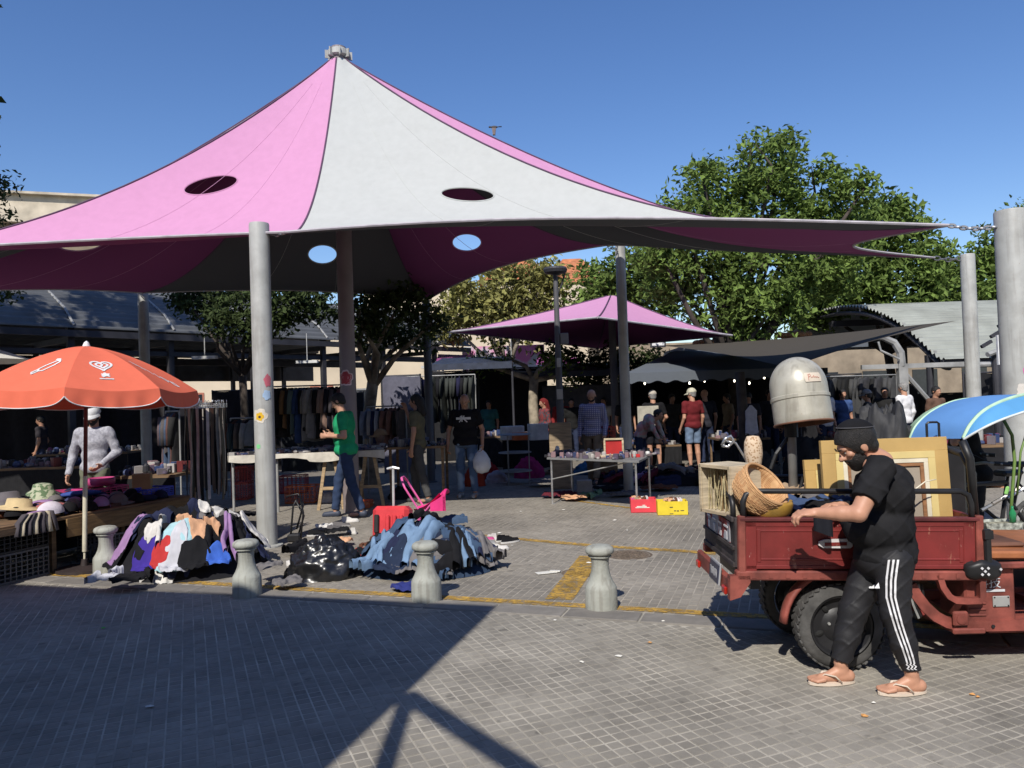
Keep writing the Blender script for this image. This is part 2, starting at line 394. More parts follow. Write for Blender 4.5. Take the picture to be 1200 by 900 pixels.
def pavers(host, matl, ang, w, l, stag, keep, big, jt=0.0095):
    ca, sa = math.cos(ang), math.sin(ang); cells = []
    n = int(36 / min(w, l))
    for i in range(-n, n):
        for j in range(-n, n):
            u = i * w; v = (j + (stag * (i % 2))) * l
            x = u * ca - v * sa; y = u * sa + v * ca + 6.0
            if not (2.9 < y < 17 and abs(x) < 0.85 * y + 0.9): continue
            if keep(x, y): cells.append((x * x + y * y, x, y))
    cells.sort(); hw, hl = (w - jt) / 2, (l - jt) / 2; c = 0.003
    def block(x, y, rr, hz=0.022):
        tz = rr.uniform(-0.0008, 0.0008); da = rr.uniform(-0.02, 0.02); cc, ss = math.cos(ang + da), math.sin(ang + da)
        tx, ty = rr.uniform(-0.008, 0.008), rr.uniform(-0.008, 0.008); vs = []
        for (px, py, z) in ((-hw, -hl, -hz), (hw, -hl, -hz), (hw, hl, -hz), (-hw, hl, -hz), (-hw, -hl, -0.0015), (hw, -hl, -0.0015), (hw, hl, -0.0015), (-hw, hl, -0.0015), (-hw + c, -hl + c, 0), (hw - c, -hl + c, 0), (hw - c, hl - c, 0), (-hw + c, hl - c, 0)):
            vs.append((x + px * cc - py * ss, y + px * ss + py * cc, z + tz + (px * tx + py * ty if z > -0.01 else 0)))
        fs = [(8, 9, 10, 11)] + [(4 + a, 4 + (a + 1) % 4, 8 + (a + 1) % 4, 8 + a) for a in range(4)] + [(a, (a + 1) % 4, 4 + (a + 1) % 4, 4 + a) for a in range(4)]
        return vs, fs
    rr = random.Random(3)
    vis = [c0 for c0 in cells if c0[2] > 3.4 and abs(c0[1]) < .66 * c0[2]][:big]; vs_ = set((a[1], a[2]) for a in vis)
    mb0 = MB(); mb0.add(*block(0, 0, random.Random(5))); me = mkmesh('paver', mb0.v, mb0.f, matl)
    hz = host.location.z
    for (_, x, y) in vis:
        o = bpy.data.objects.new('paver', me); COL.objects.link(o); o.parent = host; o.location = (x, y, rr.uniform(-0.0012, 0.0012) - hz); o.rotation_euler = (rr.uniform(-.01, .01), rr.uniform(-.01, .01), rr.uniform(-0.02, 0.02))
    rest = MB()
    for (_, x, y) in cells:
        if (x, y) in vs_: continue
        rest.add(*block(x, y, rr))
    o = put('pavers', rest, matl, parent=host, world=True); stuff(o)
def inK(x, y): d = Vector((x, y, 0)) - K0; return d.dot(KE), d.dot(KN)
MANHOLES = [G(737, 650), G(682, 671)]
pavers(road, M_rp, R(23), 0.0765, 0.0765, 0.0, lambda x, y: inK(x, y)[1] < -0.34, 300)
def keepp(x, y):
    u, v = inK(x, y)
    if not (-0.04 < v < 8.55): return False
    return (Vector((x, y, 0)) - MANHOLES[0]).length > 0.28 and (Vector((x, y, 0)) - MANHOLES[1]).length > 0.2
pavers(plaza, M_pp, KA, 0.078, 0.118, 0.5, keepp, 300)
# kerb stones between road and plaza
kb = MB(); kb.add([K(-30, -0.335, -0.0012), K(30, -0.335, -0.0012), K(30, -0.08, -0.0012), K(-30, -0.08, -0.0012)], [(0, 1, 2, 3)])
kerb = put('kerb', kb, M_joint, world=True, loc=(0, 0, -0.0012)); struct(kerb)
M_kerb = mat('kerb_stone', (0.20, 0.185, 0.165), 0.9, var=0.12, scale=5, bump=0.3, bscale=80, stain=0.5, objr=0.12)
for i in range(-9, 14):
    mb = MB(); mb.box((0, 0, -0.03), (0.585, 0.235, 0.07), bev=0.008)
    o = put('kerb_stone', mb, M_kerb, parent=kerb); p = K(i * 0.6 + 0.1, -0.21); o.location = (p.x, p.y, 0.006 + 0.003 * math.sin(i * 3.1)); o.rotation_euler = (0, 0, KA)
# painted yellow lines, worn
def yellow():
    m = mat('worn_yellow_paint', (0.50, 0.30, 0.055), 0.8, var=0.25, scale=5, bump=0.2); N = m.node_tree.nodes; L = m.node_tree.links
    ge = N.new('ShaderNodeNewGeometry'); nz = N.new('ShaderNodeTexNoise'); nz.inputs['Scale'].default_value = 16; nz.inputs['Detail'].default_value = 8; nz.inputs['Roughness'].default_value = 0.75; L.new(ge.outputs['Position'], nz.inputs['Vector'])
    mr = N.new('ShaderNodeMapRange'); mr.inputs['From Min'].default_value = 0.40; mr.inputs['From Max'].default_value = 0.56; mr.inputs['To Min'].default_value = 0.15; L.new(nz.outputs['Fac'], mr.inputs['Value'])
    tr = N.new('ShaderNodeBsdfTransparent'); ms = N.new('ShaderNodeMixShader'); L.new(mr.outputs[0], ms.inputs[0]); L.new(tr.outputs[0], ms.inputs[1]); L.new(N['Principled BSDF'].outputs[0], ms.inputs[2]); L.new(ms.outputs[0], N['Material Output'].inputs[0]); return m
M_yel = yellow()
def stripe(pts, wd, z=0.0045):
    mb = MB(); pts = [Vector((p[0], p[1], 0)) for p in pts]; vs = []
    for i, p in enumerate(pts):
        d = (pts[min(i + 1, len(pts) - 1)] - pts[max(i - 1, 0)]).normalized(); nn = Vector((-d.y, d.x, 0)) * wd / 2
        vs += [(p.x - nn.x, p.y - nn.y, z), (p.x + nn.x, p.y + nn.y, z)]
    mb.add(vs, [(2 * i, 2 * i + 2, 2 * i + 3, 2 * i + 1) for i in range(len(pts) - 1)])
    o = put('yellow_line', mb, M_yel, world=True); return struct(o)
stripe([K(-5, 0.02), K(20, 0.02)], 0.12)
stripe([G(565, 628), G(620, 633), G(700, 640), G(800, 646), G(840, 649)], 0.13, 0.0048)
stripe([G(655, 703), G(692, 652)], 0.24, 0.0052)
stripe([G(660, 585), G(735, 595), G(790, 600)], 0.10, 0.0048)
# manhole covers
M_iron = mat('rusty_cast_iron', (0.17, 0.13, 0.095), 0.8, 0.1, var=0.3, scale=20, bump=0.4, bscale=60)
for k_, (c, r) in enumerate(((MANHOLES[0], 0.22), (MANHOLES[1], 0.17))):
    t = thing('manhole_cover', ['round rusty manhole cover behind the bollard nearest the cart', 'small dark drain cover crossed by the yellow line'][k_], 'manhole cover', (c.x, c.y, -0.004))
    mb = MB(); mb.lathe([(r + 0.03, -0.02), (r + 0.03, 0.004), (r, 0.004), (r, -0.003)], 32, cap=False); mb.lathe([(r - 0.005, -0.01), (r - 0.005, 0.002), (0.001, 0.003)], 32); put('cover', mb, M_iron, t)
    mb = MB()
    for i in range(-6, 7):
        for j in range(-6, 7):
            x, y = i * r / 7, j * r / 7
            if math.hypot(x, y) < r * 0.85: mb.box((x, y, 0.005), (r / 11, r / 11, 0.006))
    put('studs', mb, M_iron, t)
# litter
M_lit = [mat('litter_white', (0.7, 0.68, 0.62), 0.9), mat('litter_orange', (0.6, 0.3, 0.1), 0.9), mat('litter_green', (0.1, 0.5, 0.08), 0.8)]
lit = [(636, 673, 0), (121, 737, 2), (682, 777, 0), (725, 770, 0), (761, 754, 1), (650, 728, 0), (777, 729, 0), (1140, 815, 1), (640, 612, 0), (660, 598, 0), (735, 622, 0), (690, 660, 0), (610, 600, 0), (176, 829, 0), (1024, 825, 0), (585, 625, 0), (720, 610, 0), (600, 640, 0), (1013, 840, 1), (1146, 818, 1)]
for (x, y, c) in lit:
    p = G(x, y); mb = MB(); s = rnd.uniform(0.012, 0.03)
    mb.add([(s * rnd.uniform(.6, 1.2) * math.cos(a), s * rnd.uniform(.5, .9) * math.sin(a), rnd.uniform(0.001, 0.008)) for a in (0, 1, 2, 3, 4, 5.2)] + [(0, 0, 0.012)], [(i, (i + 1) % 6, 6) for i in range(6)])
    o = put('litter_scrap', mb, M_lit[c], loc=(p.x, p.y, 0.004)); lab = ['small white paper scrap lying on the paving', 'small orange leaf scrap lying on the road paving', 'small green leaf lying on the shaded road'][c]
    tag(o, lab, 'litter', ['white scraps of litter', 'orange leaf scraps', None][c])
p = G(640, 672); mb = MB(); mb.box((0, 0, 0.01), (0.2, 0.09, 0.004), rz(0.3)); mb.box((0.09, 0.03, 0.014), (0.1, 0.05, 0.008), rz(-0.2))
tag(put('flattened_packet', mb, M_lit[0], loc=p), 'flattened white packet lying on the plaza beside the yellow diagonal line', 'litter')

# ---------------------------------------------------------------- tension canopies
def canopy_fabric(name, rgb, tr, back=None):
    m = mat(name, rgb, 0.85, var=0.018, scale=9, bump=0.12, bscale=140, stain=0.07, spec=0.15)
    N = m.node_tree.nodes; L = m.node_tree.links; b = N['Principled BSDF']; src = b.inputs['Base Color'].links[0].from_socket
    if back:      # darker underside colour paints in the shade beneath the canopy
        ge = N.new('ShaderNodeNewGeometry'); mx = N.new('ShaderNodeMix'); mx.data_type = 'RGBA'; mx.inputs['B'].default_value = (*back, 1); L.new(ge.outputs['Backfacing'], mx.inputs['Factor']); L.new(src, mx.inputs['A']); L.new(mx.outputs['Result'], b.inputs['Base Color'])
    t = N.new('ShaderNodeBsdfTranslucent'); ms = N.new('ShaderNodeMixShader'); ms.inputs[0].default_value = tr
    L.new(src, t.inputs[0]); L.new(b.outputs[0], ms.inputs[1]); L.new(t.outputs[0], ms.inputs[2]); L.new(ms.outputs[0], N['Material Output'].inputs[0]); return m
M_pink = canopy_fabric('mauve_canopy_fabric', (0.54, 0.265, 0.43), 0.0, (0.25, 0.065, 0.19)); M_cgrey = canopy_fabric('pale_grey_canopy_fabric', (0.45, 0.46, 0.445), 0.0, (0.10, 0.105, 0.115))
M_seam = mat('dark_seam', (0.10, 0.05, 0.10), 0.8); M_hem = mat('pale_hem', (0.45, 0.42, 0.45), 0.8)
M_pole = mat('grey_painted_pole', (0.40, 0.405, 0.385), 0.55, var=0.08, scale=4, bump=0.12, bscale=30, stain=0.5)
def streak(m, k=.45):      # rain streaks and scuffs running down the paint
    N = m.node_tree.nodes; L = m.node_tree.links; b = N['Principled BSDF']; src = b.inputs['Base Color'].links[0].from_socket; tc = [n for n in N if n.type == 'TEX_COORD'][0]
    for scl, sc2, th_, am, col in (((1, 1, .07), 22, .52, k, (.13, .11, .09)), ((1, 1, .6), 60, .69, .8, (.22, .11, .06))):
        mp = N.new('ShaderNodeMapping'); mp.inputs['Scale'].default_value = scl; nz = N.new('ShaderNodeTexNoise'); nz.inputs['Scale'].default_value = sc2; nz.inputs['Detail'].default_value = 6; L.new(tc.outputs['Object'], mp.inputs[0]); L.new(mp.outputs[0], nz.inputs['Vector'])
        mr = N.new('ShaderNodeMapRange'); mr.inputs['From Min'].default_value = th_; mr.inputs['From Max'].default_value = th_ + .12; mr.inputs['To Max'].default_value = am; L.new(nz.outputs['Fac'], mr.inputs['Value'])
        mx = N.new('ShaderNodeMix'); mx.data_type = 'RGBA'; mx.inputs['B'].default_value = (*col, 1); L.new(mr.outputs[0], mx.inputs['Factor']); L.new(src, mx.inputs['A']); src = mx.outputs['Result']
    L.new(src, b.inputs['Base Color'])
streak(M_pole, .22)
M_dpole = mat('dark_grey_pole', (0.10, 0.10, 0.11), 0.55, var=0.1, scale=3, stain=0.3)
M_chain = metal((0.35, 0.35, 0.36), 0.4)
def panelfn(apex, ra, ci, cj, cen, inset, p, sag, lift=0.0):
    ci, cj = Vector(ci), Vector(cj)
    def A(s):
        q = ci.lerp(cj, s) - apex; q.z = 0; return apex + q.normalized() * ra
    def fn(s, t):
        t = min(t, 1.0); b = 4 * s * (1 - s); e = ci.lerp(cj, s); e = e + (Vector((cen.x, cen.y, e.z)) - e) * inset * b; e.z += (inset * .42 + lift) * b
        a = A(s); g = 1 - (1 - t) ** (p[0] * (1 - s) + p[1] * s); q = a.lerp(e, t)
        q.z = a.z + (e.z - a.z) * g - sag * b * math.sin(math.pi * t) * 0.6; return q
    return fn
def topix(q):
    q = q - Vector((0, 0, H)); z = q.x * _f[0] + q.y * _f[1] + q.z * _f[2]
    return 600 + F * (q.x * _r[0] + q.y * _r[1] + q.z * _r[2]) / z, 450 - F * (q.x * _u[0] + q.y * _u[1] + q.z * _u[2]) / z
def find_st(fn, px, py, s0=None, t0=None):
    if s0 is None:
        best = None
        for i in range(1, 40):
            for j in range(1, 60):
                x, y = topix(fn(i / 40, j / 60)); d = (x - px) ** 2 + (y - py) ** 2
                if best is None or d < best[0]: best = (d, i / 40, j / 60)
        s0, t0 = best[1], best[2]
    for _ in range(12):
        x, y = topix(fn(s0, t0)); e = 1e-4; xs, ys = topix(fn(s0 + e, t0)); xt, yt = topix(fn(s0, t0 + e))
        a, b, c, d = (xs - x) / e, (xt - x) / e, (ys - y) / e, (yt - y) / e; det = a * d - b * c
        if abs(det) < 1e-6: break
        dx, dy = px - x, py - y; s0 += max(-.1, min(.1, (d * dx - b * dy) / det)); t0 += max(-.1, min(.1, (a * dy - c * dx) / det))
    return s0, t0
def hole_outline(fn, px, py, ax, by, rot):      # the measured outline of an opening, laid on the cloth
    cs, ct = find_st(fn, px, py); out = []
    for k in range(64):
        a = k * math.pi / 32; dx, dy = ax * math.cos(a), by * math.sin(a); x, y = px + dx * math.cos(rot) - dy * math.sin(rot), py + dx * math.sin(rot) + dy * math.cos(rot)
        out.append(find_st(fn, x, y, cs, ct))
    cs = sum(o[0] for o in out) / 64; ct = sum(o[1] for o in out) / 64; return cs, ct, out
def hole_d(h, s, t):
    cs, ct, out = h; ds, dt = s - cs, t - ct; L_ = math.hypot(ds, dt)
    if L_ < 1e-9: return 0.01
    if L_ > .3: return 9
    tb = sorted((math.atan2(o[1] - ct, o[0] - cs), math.hypot(o[0] - cs, o[1] - ct)) for o in out); tb = [(tb[-1][0] - 2 * math.pi, tb[-1][1])] + tb + [(tb[0][0] + 2 * math.pi, tb[0][1])]; a = math.atan2(dt, ds)
    for (a0, r0), (a1, r1) in zip(tb, tb[1:]):
        if a0 <= a <= a1:      # straight edge between neighbours
            x0, y0, x1, y1 = r0 * math.cos(a0), r0 * math.sin(a0), r1 * math.cos(a1), r1 * math.sin(a1); nx, ny = y1 - y0, x0 - x1; c = nx * x0 + ny * y0
            q = nx * ds + ny * dt; return q / c if abs(c) > 1e-12 else 9
    return 9
def panel(fn, nu, nv, holes=()):
    V = {}; inside = {}
    for j in range(nv + 1):
        for i in range(nu + 1):
            s, t = i / nu, j / nv; V[(i, j)] = [s, t]; inside[(i, j)] = None
            for h in holes:
                d = hole_d(h, s, t)
                if d < 1: inside[(i, j)] = (h, d)
    faces = []; used = set()
    for j in range(nv):
        for i in range(nu):
            q = [(i, j), (i + 1, j), (i + 1, j + 1), (i, j + 1)]
            if all(inside[a] for a in q): continue
            faces.append(q); used.update(q)
    for a in used:
        if inside[a]:
            h, d = inside[a]; s, t = V[a]
            if d > 0.02: V[a] = [h[0] + (s - h[0]) / d, h[1] + (t - h[1]) / d]
    ids = {a: n for n, a in enumerate(sorted(used))}; vs = [fn(*V[a]) for a in sorted(used)]; fo = []
    for q in faces:
        q = [ids[a] for a in q]; n_ = (vs[q[1]] - vs[q[0]]).cross(vs[q[2]] - vs[q[0]]) + (vs[q[2]] - vs[q[0]]).cross(vs[q[3]] - vs[q[0]]); fo.append(tuple(q if n_.z > 0 else q[::-1]))
    return vs, fo
def canopy(root, apex, ra, corners, mats_, p, inset, sag, holes, nu=48, nv=48, r=0.014, lift=None):
    cen = Vector((apex.x, apex.y, 0)); n = len(corners); p = p if isinstance(p, list) else [p] * n
    for i in range(n):
        ins = inset[i] if isinstance(inset, list) else inset
        fn = panelfn(apex, ra, corners[i], corners[(i + 1) % n], cen, ins, (p[i], p[(i + 1) % n]), sag, (lift or {}).get(i, 0))
        hs = [hole_outline(fn, *h) for h in holes.get(i, ())]
        mb = MB(); mb.add(*panel(fn, nu, nv, hs)); o = put('fabric_panel', mb, mats_[i], root, world=True, smooth=True)
        mb = MB(); mb.tube([fn(k / 24, 1) for k in range(25)], r * 1.3, 6); put('hem', mb, M_hem, o, world=True)
        mb = MB(); mb.tube([fn(0, k / 24) + Vector((0, 0, 0.004)) for k in range(25)], r, 6); put('seam', mb, M_seam, o, world=True)
        if nu > 30:
            for sm in (.36, .68): mb = MB(); mb.tube([fn(sm, k / 30) + Vector((0, 0, 0.001)) for k in range(2, 31)], .0035, 4); put('stitch_line', mb, mats_[i], o, world=True)
        for h in hs: mb = MB(); mb.tube([fn(*h[2][k % 64]) for k in range(65)], r * .8, 5, cap=False); put('hole_rim', mb, mats_[i], o, world=True)
apex = P(397, 72, 12.25)
C = [P(-300, 303, 9.4), P(334, 272, 9.35), P(1112, 264, 8.65), P(1095, 302, 12.85), P(712, 287, 13.2), P(503, 350, 16.3), P(167, 343, 14.5), Vector((-12.5, 13.5, 3.9))]
T = thing('tension_canopy', 'huge peaked canopy of alternating mauve and pale grey fabric over the plaza', 'canopy', (apex.x, apex.y, 0))
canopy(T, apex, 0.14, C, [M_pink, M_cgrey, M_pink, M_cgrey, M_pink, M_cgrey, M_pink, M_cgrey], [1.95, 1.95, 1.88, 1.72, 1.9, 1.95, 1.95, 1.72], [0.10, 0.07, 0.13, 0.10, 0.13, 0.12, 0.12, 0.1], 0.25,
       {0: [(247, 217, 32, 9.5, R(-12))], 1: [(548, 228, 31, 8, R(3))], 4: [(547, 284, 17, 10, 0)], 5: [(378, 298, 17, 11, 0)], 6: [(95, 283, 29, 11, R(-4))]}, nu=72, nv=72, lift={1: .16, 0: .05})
mb = MB(); mb.cyl((apex.x, apex.y, 0), (apex.x, apex.y, apex.z + 0.22), 0.13, 0.12, 20); put('mast', mb, mat('brownish_mast_paint', (0.24, 0.20, 0.20), 0.5, var=0.08, scale=3), T, world=True, auto=40)
mb = MB(); mb.lathe([(0.13, 0), (0.17, 0.02), (0.17, 0.1), (0.13, 0.13)], 20, c=(apex.x, apex.y, apex.z + 0.06))
for k in range(8): a = k * math.pi / 4 + .3; mb.box((apex.x + 0.17 * math.cos(a), apex.y + 0.17 * math.sin(a), apex.z + 0.1), (0.09, 0.02, 0.13), rz(a))
put('mast_collar', mb, M_pole, T, world=True)
mb = MB(); c = Vector((apex.x, apex.y, 1.93)) ; 
o = None
# disc sticker on the mast
def disc_on_pole(name, parent, cx, cy, z, rp, rad, ang, mt, w=1.0):
    mb = MB()
    def fn(u, v):
        a = u * 2 * math.pi; r = rad * v * (1 + .10 * math.sin(5 * a + z * 9) + .06 * math.sin(9 * a + z * 31)); th = ang + (r * math.cos(a) * w) / rp
        return Vector((cx + (rp + 0.003) * math.cos(th), cy + (rp + 0.003) * math.sin(th), z + r * math.sin(a)))
    mb.grid(fn, 36, 3, closeu=True); return put(name, mb, mt, parent, world=True)
zz = P(405, 443, 12.1).z
s_ = disc_on_pole('sticker', T, apex.x, apex.y, zz, 0.13, 0.10, -math.pi / 2 - 0.1, mat('sticker_red', (0.45, 0.05, 0.06), 0.5))
disc_on_pole('sticker_ring', s_, apex.x, apex.y, zz, 0.1295, 0.125, -math.pi / 2 - 0.1, mat('sticker_white', (0.7, 0.55, 0.55), 0.5))
def cpole(px, py_top, Y, r, label, mt=M_pole, cap=0.0):
    top = P(px, py_top, Y); t = thing('canopy_pole', label, 'pole', (top.x, top.y, 0), group='poles holding up the big canopy')
    mb = MB(); mb.tube([(0, 0, -0.02), (0, 0, top.z - 0.02), (0, 0, top.z)], [r, r, r * 0.96], 28); put('shaft', mb, mt, t, auto=40)
    mb = MB(); mb.lathe([(r * 1.5, 0), (r * 1.5, 0.02), (r * 1.05, 0.03)], 24); put('base_plate', mb, mt, t); return t, top
def chain(a, b, parent, n=7, r=0.012):
    mb = MB(); a, b = Vector(a), Vector(b); d = (b - a); L_ = d.length / n; u = d.normalized(); s = u.cross(Vector((0, 0, 1))).normalized(); q = u.cross(s)
    for i in range(n):
        c = a + d * ((i + .5) / n) - Vector((0, 0, 0.03 * math.sin(math.pi * (i + .5) / n))); ax = s if i % 2 else q
        pts = [c + u * (L_ * 0.62 * math.cos(k * math.pi / 5)) + ax * (L_ * 0.3 * math.sin(k * math.pi / 5)) for k in range(11)]
        mb.tube(pts, r, 5, cap=False)
    put('chain', mb, M_chain, parent, world=True)
p1, t1 = cpole(303.5, 262, 9.45, 0.122, 'thick grey pole behind the second bollard from the left, with stickers')
p2, t2 = cpole(1184, 247, 8.45, 0.165, 'thickest grey pole, at the right edge behind the bicycles')
p3, t3 = cpole(1133.5, 298, 13.0, 0.115, 'grey pole rising behind the blue beach tent, left of the thickest pole')
p4, t4 = cpole(726.5, 288, 13.6, 0.088, 'slim grey pole standing right of the street lamp')
p5, t5 = cpole(167.5, 344, 14.7, 0.095, 'slim grey pole rising behind the red parasol')
p6, t6 = cpole(499, 352, 16.4, 0.085, 'slim dark pole at the back of the canopy', M_dpole)
chain(C[1], t1 + Vector((0.12, 0, -0.12)), p1, 5); chain(C[2], t2 + Vector((-0.16, 0, -0.17)), p2, 8, 0.014); chain(C[3], t3 + Vector((-0.1, 0, -0.06)), p3, 5)
chain(C[4], t4 + Vector((0, 0, -0.05)), p4, 3, 0.008); chain(C[5], t6 + Vector((0, 0, -0.05)), p6, 3, 0.008); chain(C[6], t5 + Vector((0, 0, -0.06)), p5, 3, 0.008)
# stickers on the near pole
z1 = lambda y: P(309, y, 9.33).z
s_ = disc_on_pole('sticker', p1, t1.x, t1.y, z1(487), 0.122, 0.085, -math.pi / 2 - 0.12, mat('sticker_cream', (0.72, 0.66, 0.55), 0.5), 1.1)
s2_ = disc_on_pole('sun_print', s_, t1.x, t1.y, z1(488), 0.1235, 0.05, -math.pi / 2 - 0.12, mat('sticker_yellow', (0.75, 0.45, 0.02), 0.5))
disc_on_pole('sticker_emblem', s_, t1.x, t1.y, z1(488.5), 0.1245, 0.016, -math.pi / 2 - 0.12, mat('sticker_dark', (0.06, 0.03, 0.03), 0.5))
disc_on_pole('sticker', p1, t1.x, t1.y, z1(446), 0.122, 0.075, -math.pi / 2 + 0.75, mat('sticker_pinkred', (0.5, 0.12, 0.16), 0.5), 0.6)
disc_on_pole('sticker', p1, t1.x, t1.y, z1(463), 0.1235, 0.06, -math.pi / 2 + 0.62, mat('sticker_blue', (0.4, 0.55, 0.75), 0.5), 0.8)
disc_on_pole('sticker', p1, t1.x, t1.y, z1(523), 0.122, 0.028, -math.pi / 2 - 0.35, mat('sticker_green', (0.25, 0.7, 0.3), 0.5), 1.0)
disc_on_pole('sticker', p2, t2.x, t2.y, P(1190, 434, 8.3).z, 0.165, 0.10, -math.pi / 2 + 0.35, mat('sticker_magenta', (0.75, 0.09, 0.4), 0.5))
disc_on_pole('sticker', p2, t2.x, t2.y, P(1190, 458, 8.3).z, 0.165, 0.09, -math.pi / 2 + 0.0, mat('sticker_torn', (0.7, 0.66, 0.6), 0.7), 1.3)
# second peaked canopy further back
ap2 = P(716, 347, 20.5); C2 = [P(525, 389, 21.0), P(700, 372, 17.2) , P(858, 393, 19.5), P(700, 408, 24.5)]
T2 = thing('tension_canopy', 'smaller peaked mauve canopy further back behind the street lamp', 'canopy', (ap2.x, ap2.y, 0))
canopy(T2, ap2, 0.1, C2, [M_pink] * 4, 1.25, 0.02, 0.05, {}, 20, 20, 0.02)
mb = MB(); mb.cyl((ap2.x, ap2.y, 0), (ap2.x, ap2.y, ap2.z), 0.1); put('mast', mb, M_dpole, T2, world=True)
# pink far awnings
for (x0, x1, y0, y1, Y, lb) in ((514, 545, 415, 424, 27, 'small bright pink awning left of the painted wall'), (630, 680, 418, 432, 24, 'dark purple awning behind the street lamp')):
    a, b, c_, d = P(x0, y0, Y + 2), P(x1, y0 + 1, Y + 2), P(x1 + 4, y1, Y), P(x0 - 3, y1 - 1, Y)
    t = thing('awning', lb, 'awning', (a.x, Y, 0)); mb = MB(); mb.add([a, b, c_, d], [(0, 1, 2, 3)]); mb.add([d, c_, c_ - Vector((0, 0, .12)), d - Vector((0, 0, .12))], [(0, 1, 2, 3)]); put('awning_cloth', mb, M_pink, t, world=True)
    for q in (a, b, c_, d): mb = MB(); mb.cyl((q.x, q.y, 0), q, 0.03, n=6); put('post', mb, M_dpole, t, world=True)

# the neighbouring roof behind the viewer, whose shade lies over the road: sheet roof on slanting struts
def cast(px, py, h): g_ = G(px, py); return Vector((g_.x - SDIR.x / -SDIR.z * h, g_.y - SDIR.y / -SDIR.z * h, h))
hh = 4.3; c0 = cast(577, 716, hh); c1 = cast(385, 900, hh); c1 = c0 + (c1 - c0) * 3.2; c3 = cast(0, 688, hh); c3 = c0 + (c3 - c0) * 3.0; c2 = c3 + (c1 - c0)
RT = thing('shelter_roof', 'sheet roof on slanting struts that shades the road in the left foreground', 'shelter', (c1.x, c1.y, 0))
mb = MB(); mb.add([c0, c1, c2, c3] + [q + Vector((0, 0, 0.12)) for q in (c0, c1, c2, c3)], [(3, 2, 1, 0), (4, 5, 6, 7), (0, 1, 5, 4), (1, 2, 6, 5), (2, 3, 7, 6), (3, 0, 4, 7)]); put('roof', mb, M_pole, RT, world=True)
sa = cast(478, 815, hh); sb = cast(640, 918, 3.4); sb2 = cast(442, 925, 3.5); mb = MB(); mb.tube([sa, sa + (sb - sa) * 1.6], 0.06, 8); mb.tube([sa, sa + (sb2 - sa) * 1.8], 0.05, 8); put('strut', mb, M_pole, RT, world=True)
# ---------------------------------------------------------------- market sheds, buildings
M_corr = mat('corrugated_grey_sheet', (0.14, 0.145, 0.15), 0.55, 0.2, var=0.12, scale=1.2, stain=0.4)
M_corr2 = mat('corrugated_greenish_sheet', (0.31, 0.325, 0.29), 0.6, 0.1, var=0.12, scale=1.2, stain=0.35)
M_steel = mat('dark_steel', (0.055, 0.055, 0.065), 0.6, 0.3, var=0.2, scale=2); M_lsteel = mat('pale_steel', (0.35, 0.35, 0.34), 0.6, 0.2, var=0.2, scale=3)
def corr_roof(name, prof, length, org, e, n, mt, parent, pitch=0.16, amp=0.025, nl=10):
    # prof: list (v,z); waves run across the profile so that the ribs lie along the length
    pts = []; L_ = 0
    for i in range(len(prof) - 1):
        a, b = Vector(prof[i]), Vector(prof[i + 1]); d = (b - a).length; k = max(2, int(d / (pitch / 6)))
        nn = Vector((-(b - a).y, (b - a).x)).normalized()
        for j in range(k): t = j / k; q = a.lerp(b, t) + nn * amp * math.sin(2 * math.pi * (L_ + d * t) / pitch); pts.append(q)
        L_ += d
    mb = MB(); vs = []
    for l in range(nl + 1):
        for q in pts: p = org + e * (length * l / nl) + n * q.x; vs.append((p.x, p.y, q.y))
    m_ = len(pts); mb.add(vs, [(l * m_ + i, (l + 1) * m_ + i, (l + 1) * m_ + i + 1, l * m_ + i + 1) for l in range(nl) for i in range(m_ - 1)])
    return put(name, mb, mt, parent, world=True, smooth=True)
def smooth_prof(P_, k=6):
    out = []
    for i in range(len(P_) - 1):
        p0 = Vector(P_[max(i - 1, 0)]); p1 = Vector(P_[i]); p2_ = Vector(P_[i + 1]); p3_ = Vector(P_[min(i + 2, len(P_) - 1)])
        for j in range(k):
            t = j / k; out.append(0.5 * ((2 * p1) + (p2_ - p0) * t + (2 * p0 - 5 * p1 + 4 * p2_ - p3_) * t * t + (3 * p1 - p0 - 3 * p2_ + p3_) * t ** 3))
    out.append(Vector(P_[-1])); return out
A = Vector((-15.5, 12.0, 0)); B = Vector((-1.5, 29.0, 0)); LE = (B - A); LL = LE.length; LE.normalize(); LN = Vector((-LE.y, LE.x, 0))
S = thing('market_shed', 'long open market shed with curved grey corrugated roof behind the canopy on the left', 'shed', (A.x, A.y, 0))
corr_roof('roof', smooth_prof([(0, 3.75), (0.5, 4.2), (2.0, 5.0), (4, 5.5), (6, 5.4), (8.5, 4.6), (10, 3.8)]), LL, A, LE, LN, M_corr, S, pitch=0.20, amp=0.035)
mb = MB()
for i in range(9):
    for q in range(2):
        p = A + LE * (LL * (i + .3) / 9) + LN * (0.25 + q * 9.4); o = MB(); o.box((p.x, p.y, 1.9), (0.14, 0.14, 3.8), rz(math.atan2(LE.y, LE.x))); put('post', o, M_steel, S, world=True)
for v, z, h_ in ((0.05, 3.62, 0.16), (0.3, 3.2, 0.12), (2.5, 3.45, 0.1), (5, 3.3, 0.22), (7.4, 3.45, 0.1), (9.9, 3.3, 0.9)):
    p = A + LE * LL / 2 + LN * v; o = MB(); o.box((p.x, p.y, z), (LL, 0.1, h_), rz(math.atan2(LE.y, LE.x))); put('beam', o, M_steel, S, world=True)
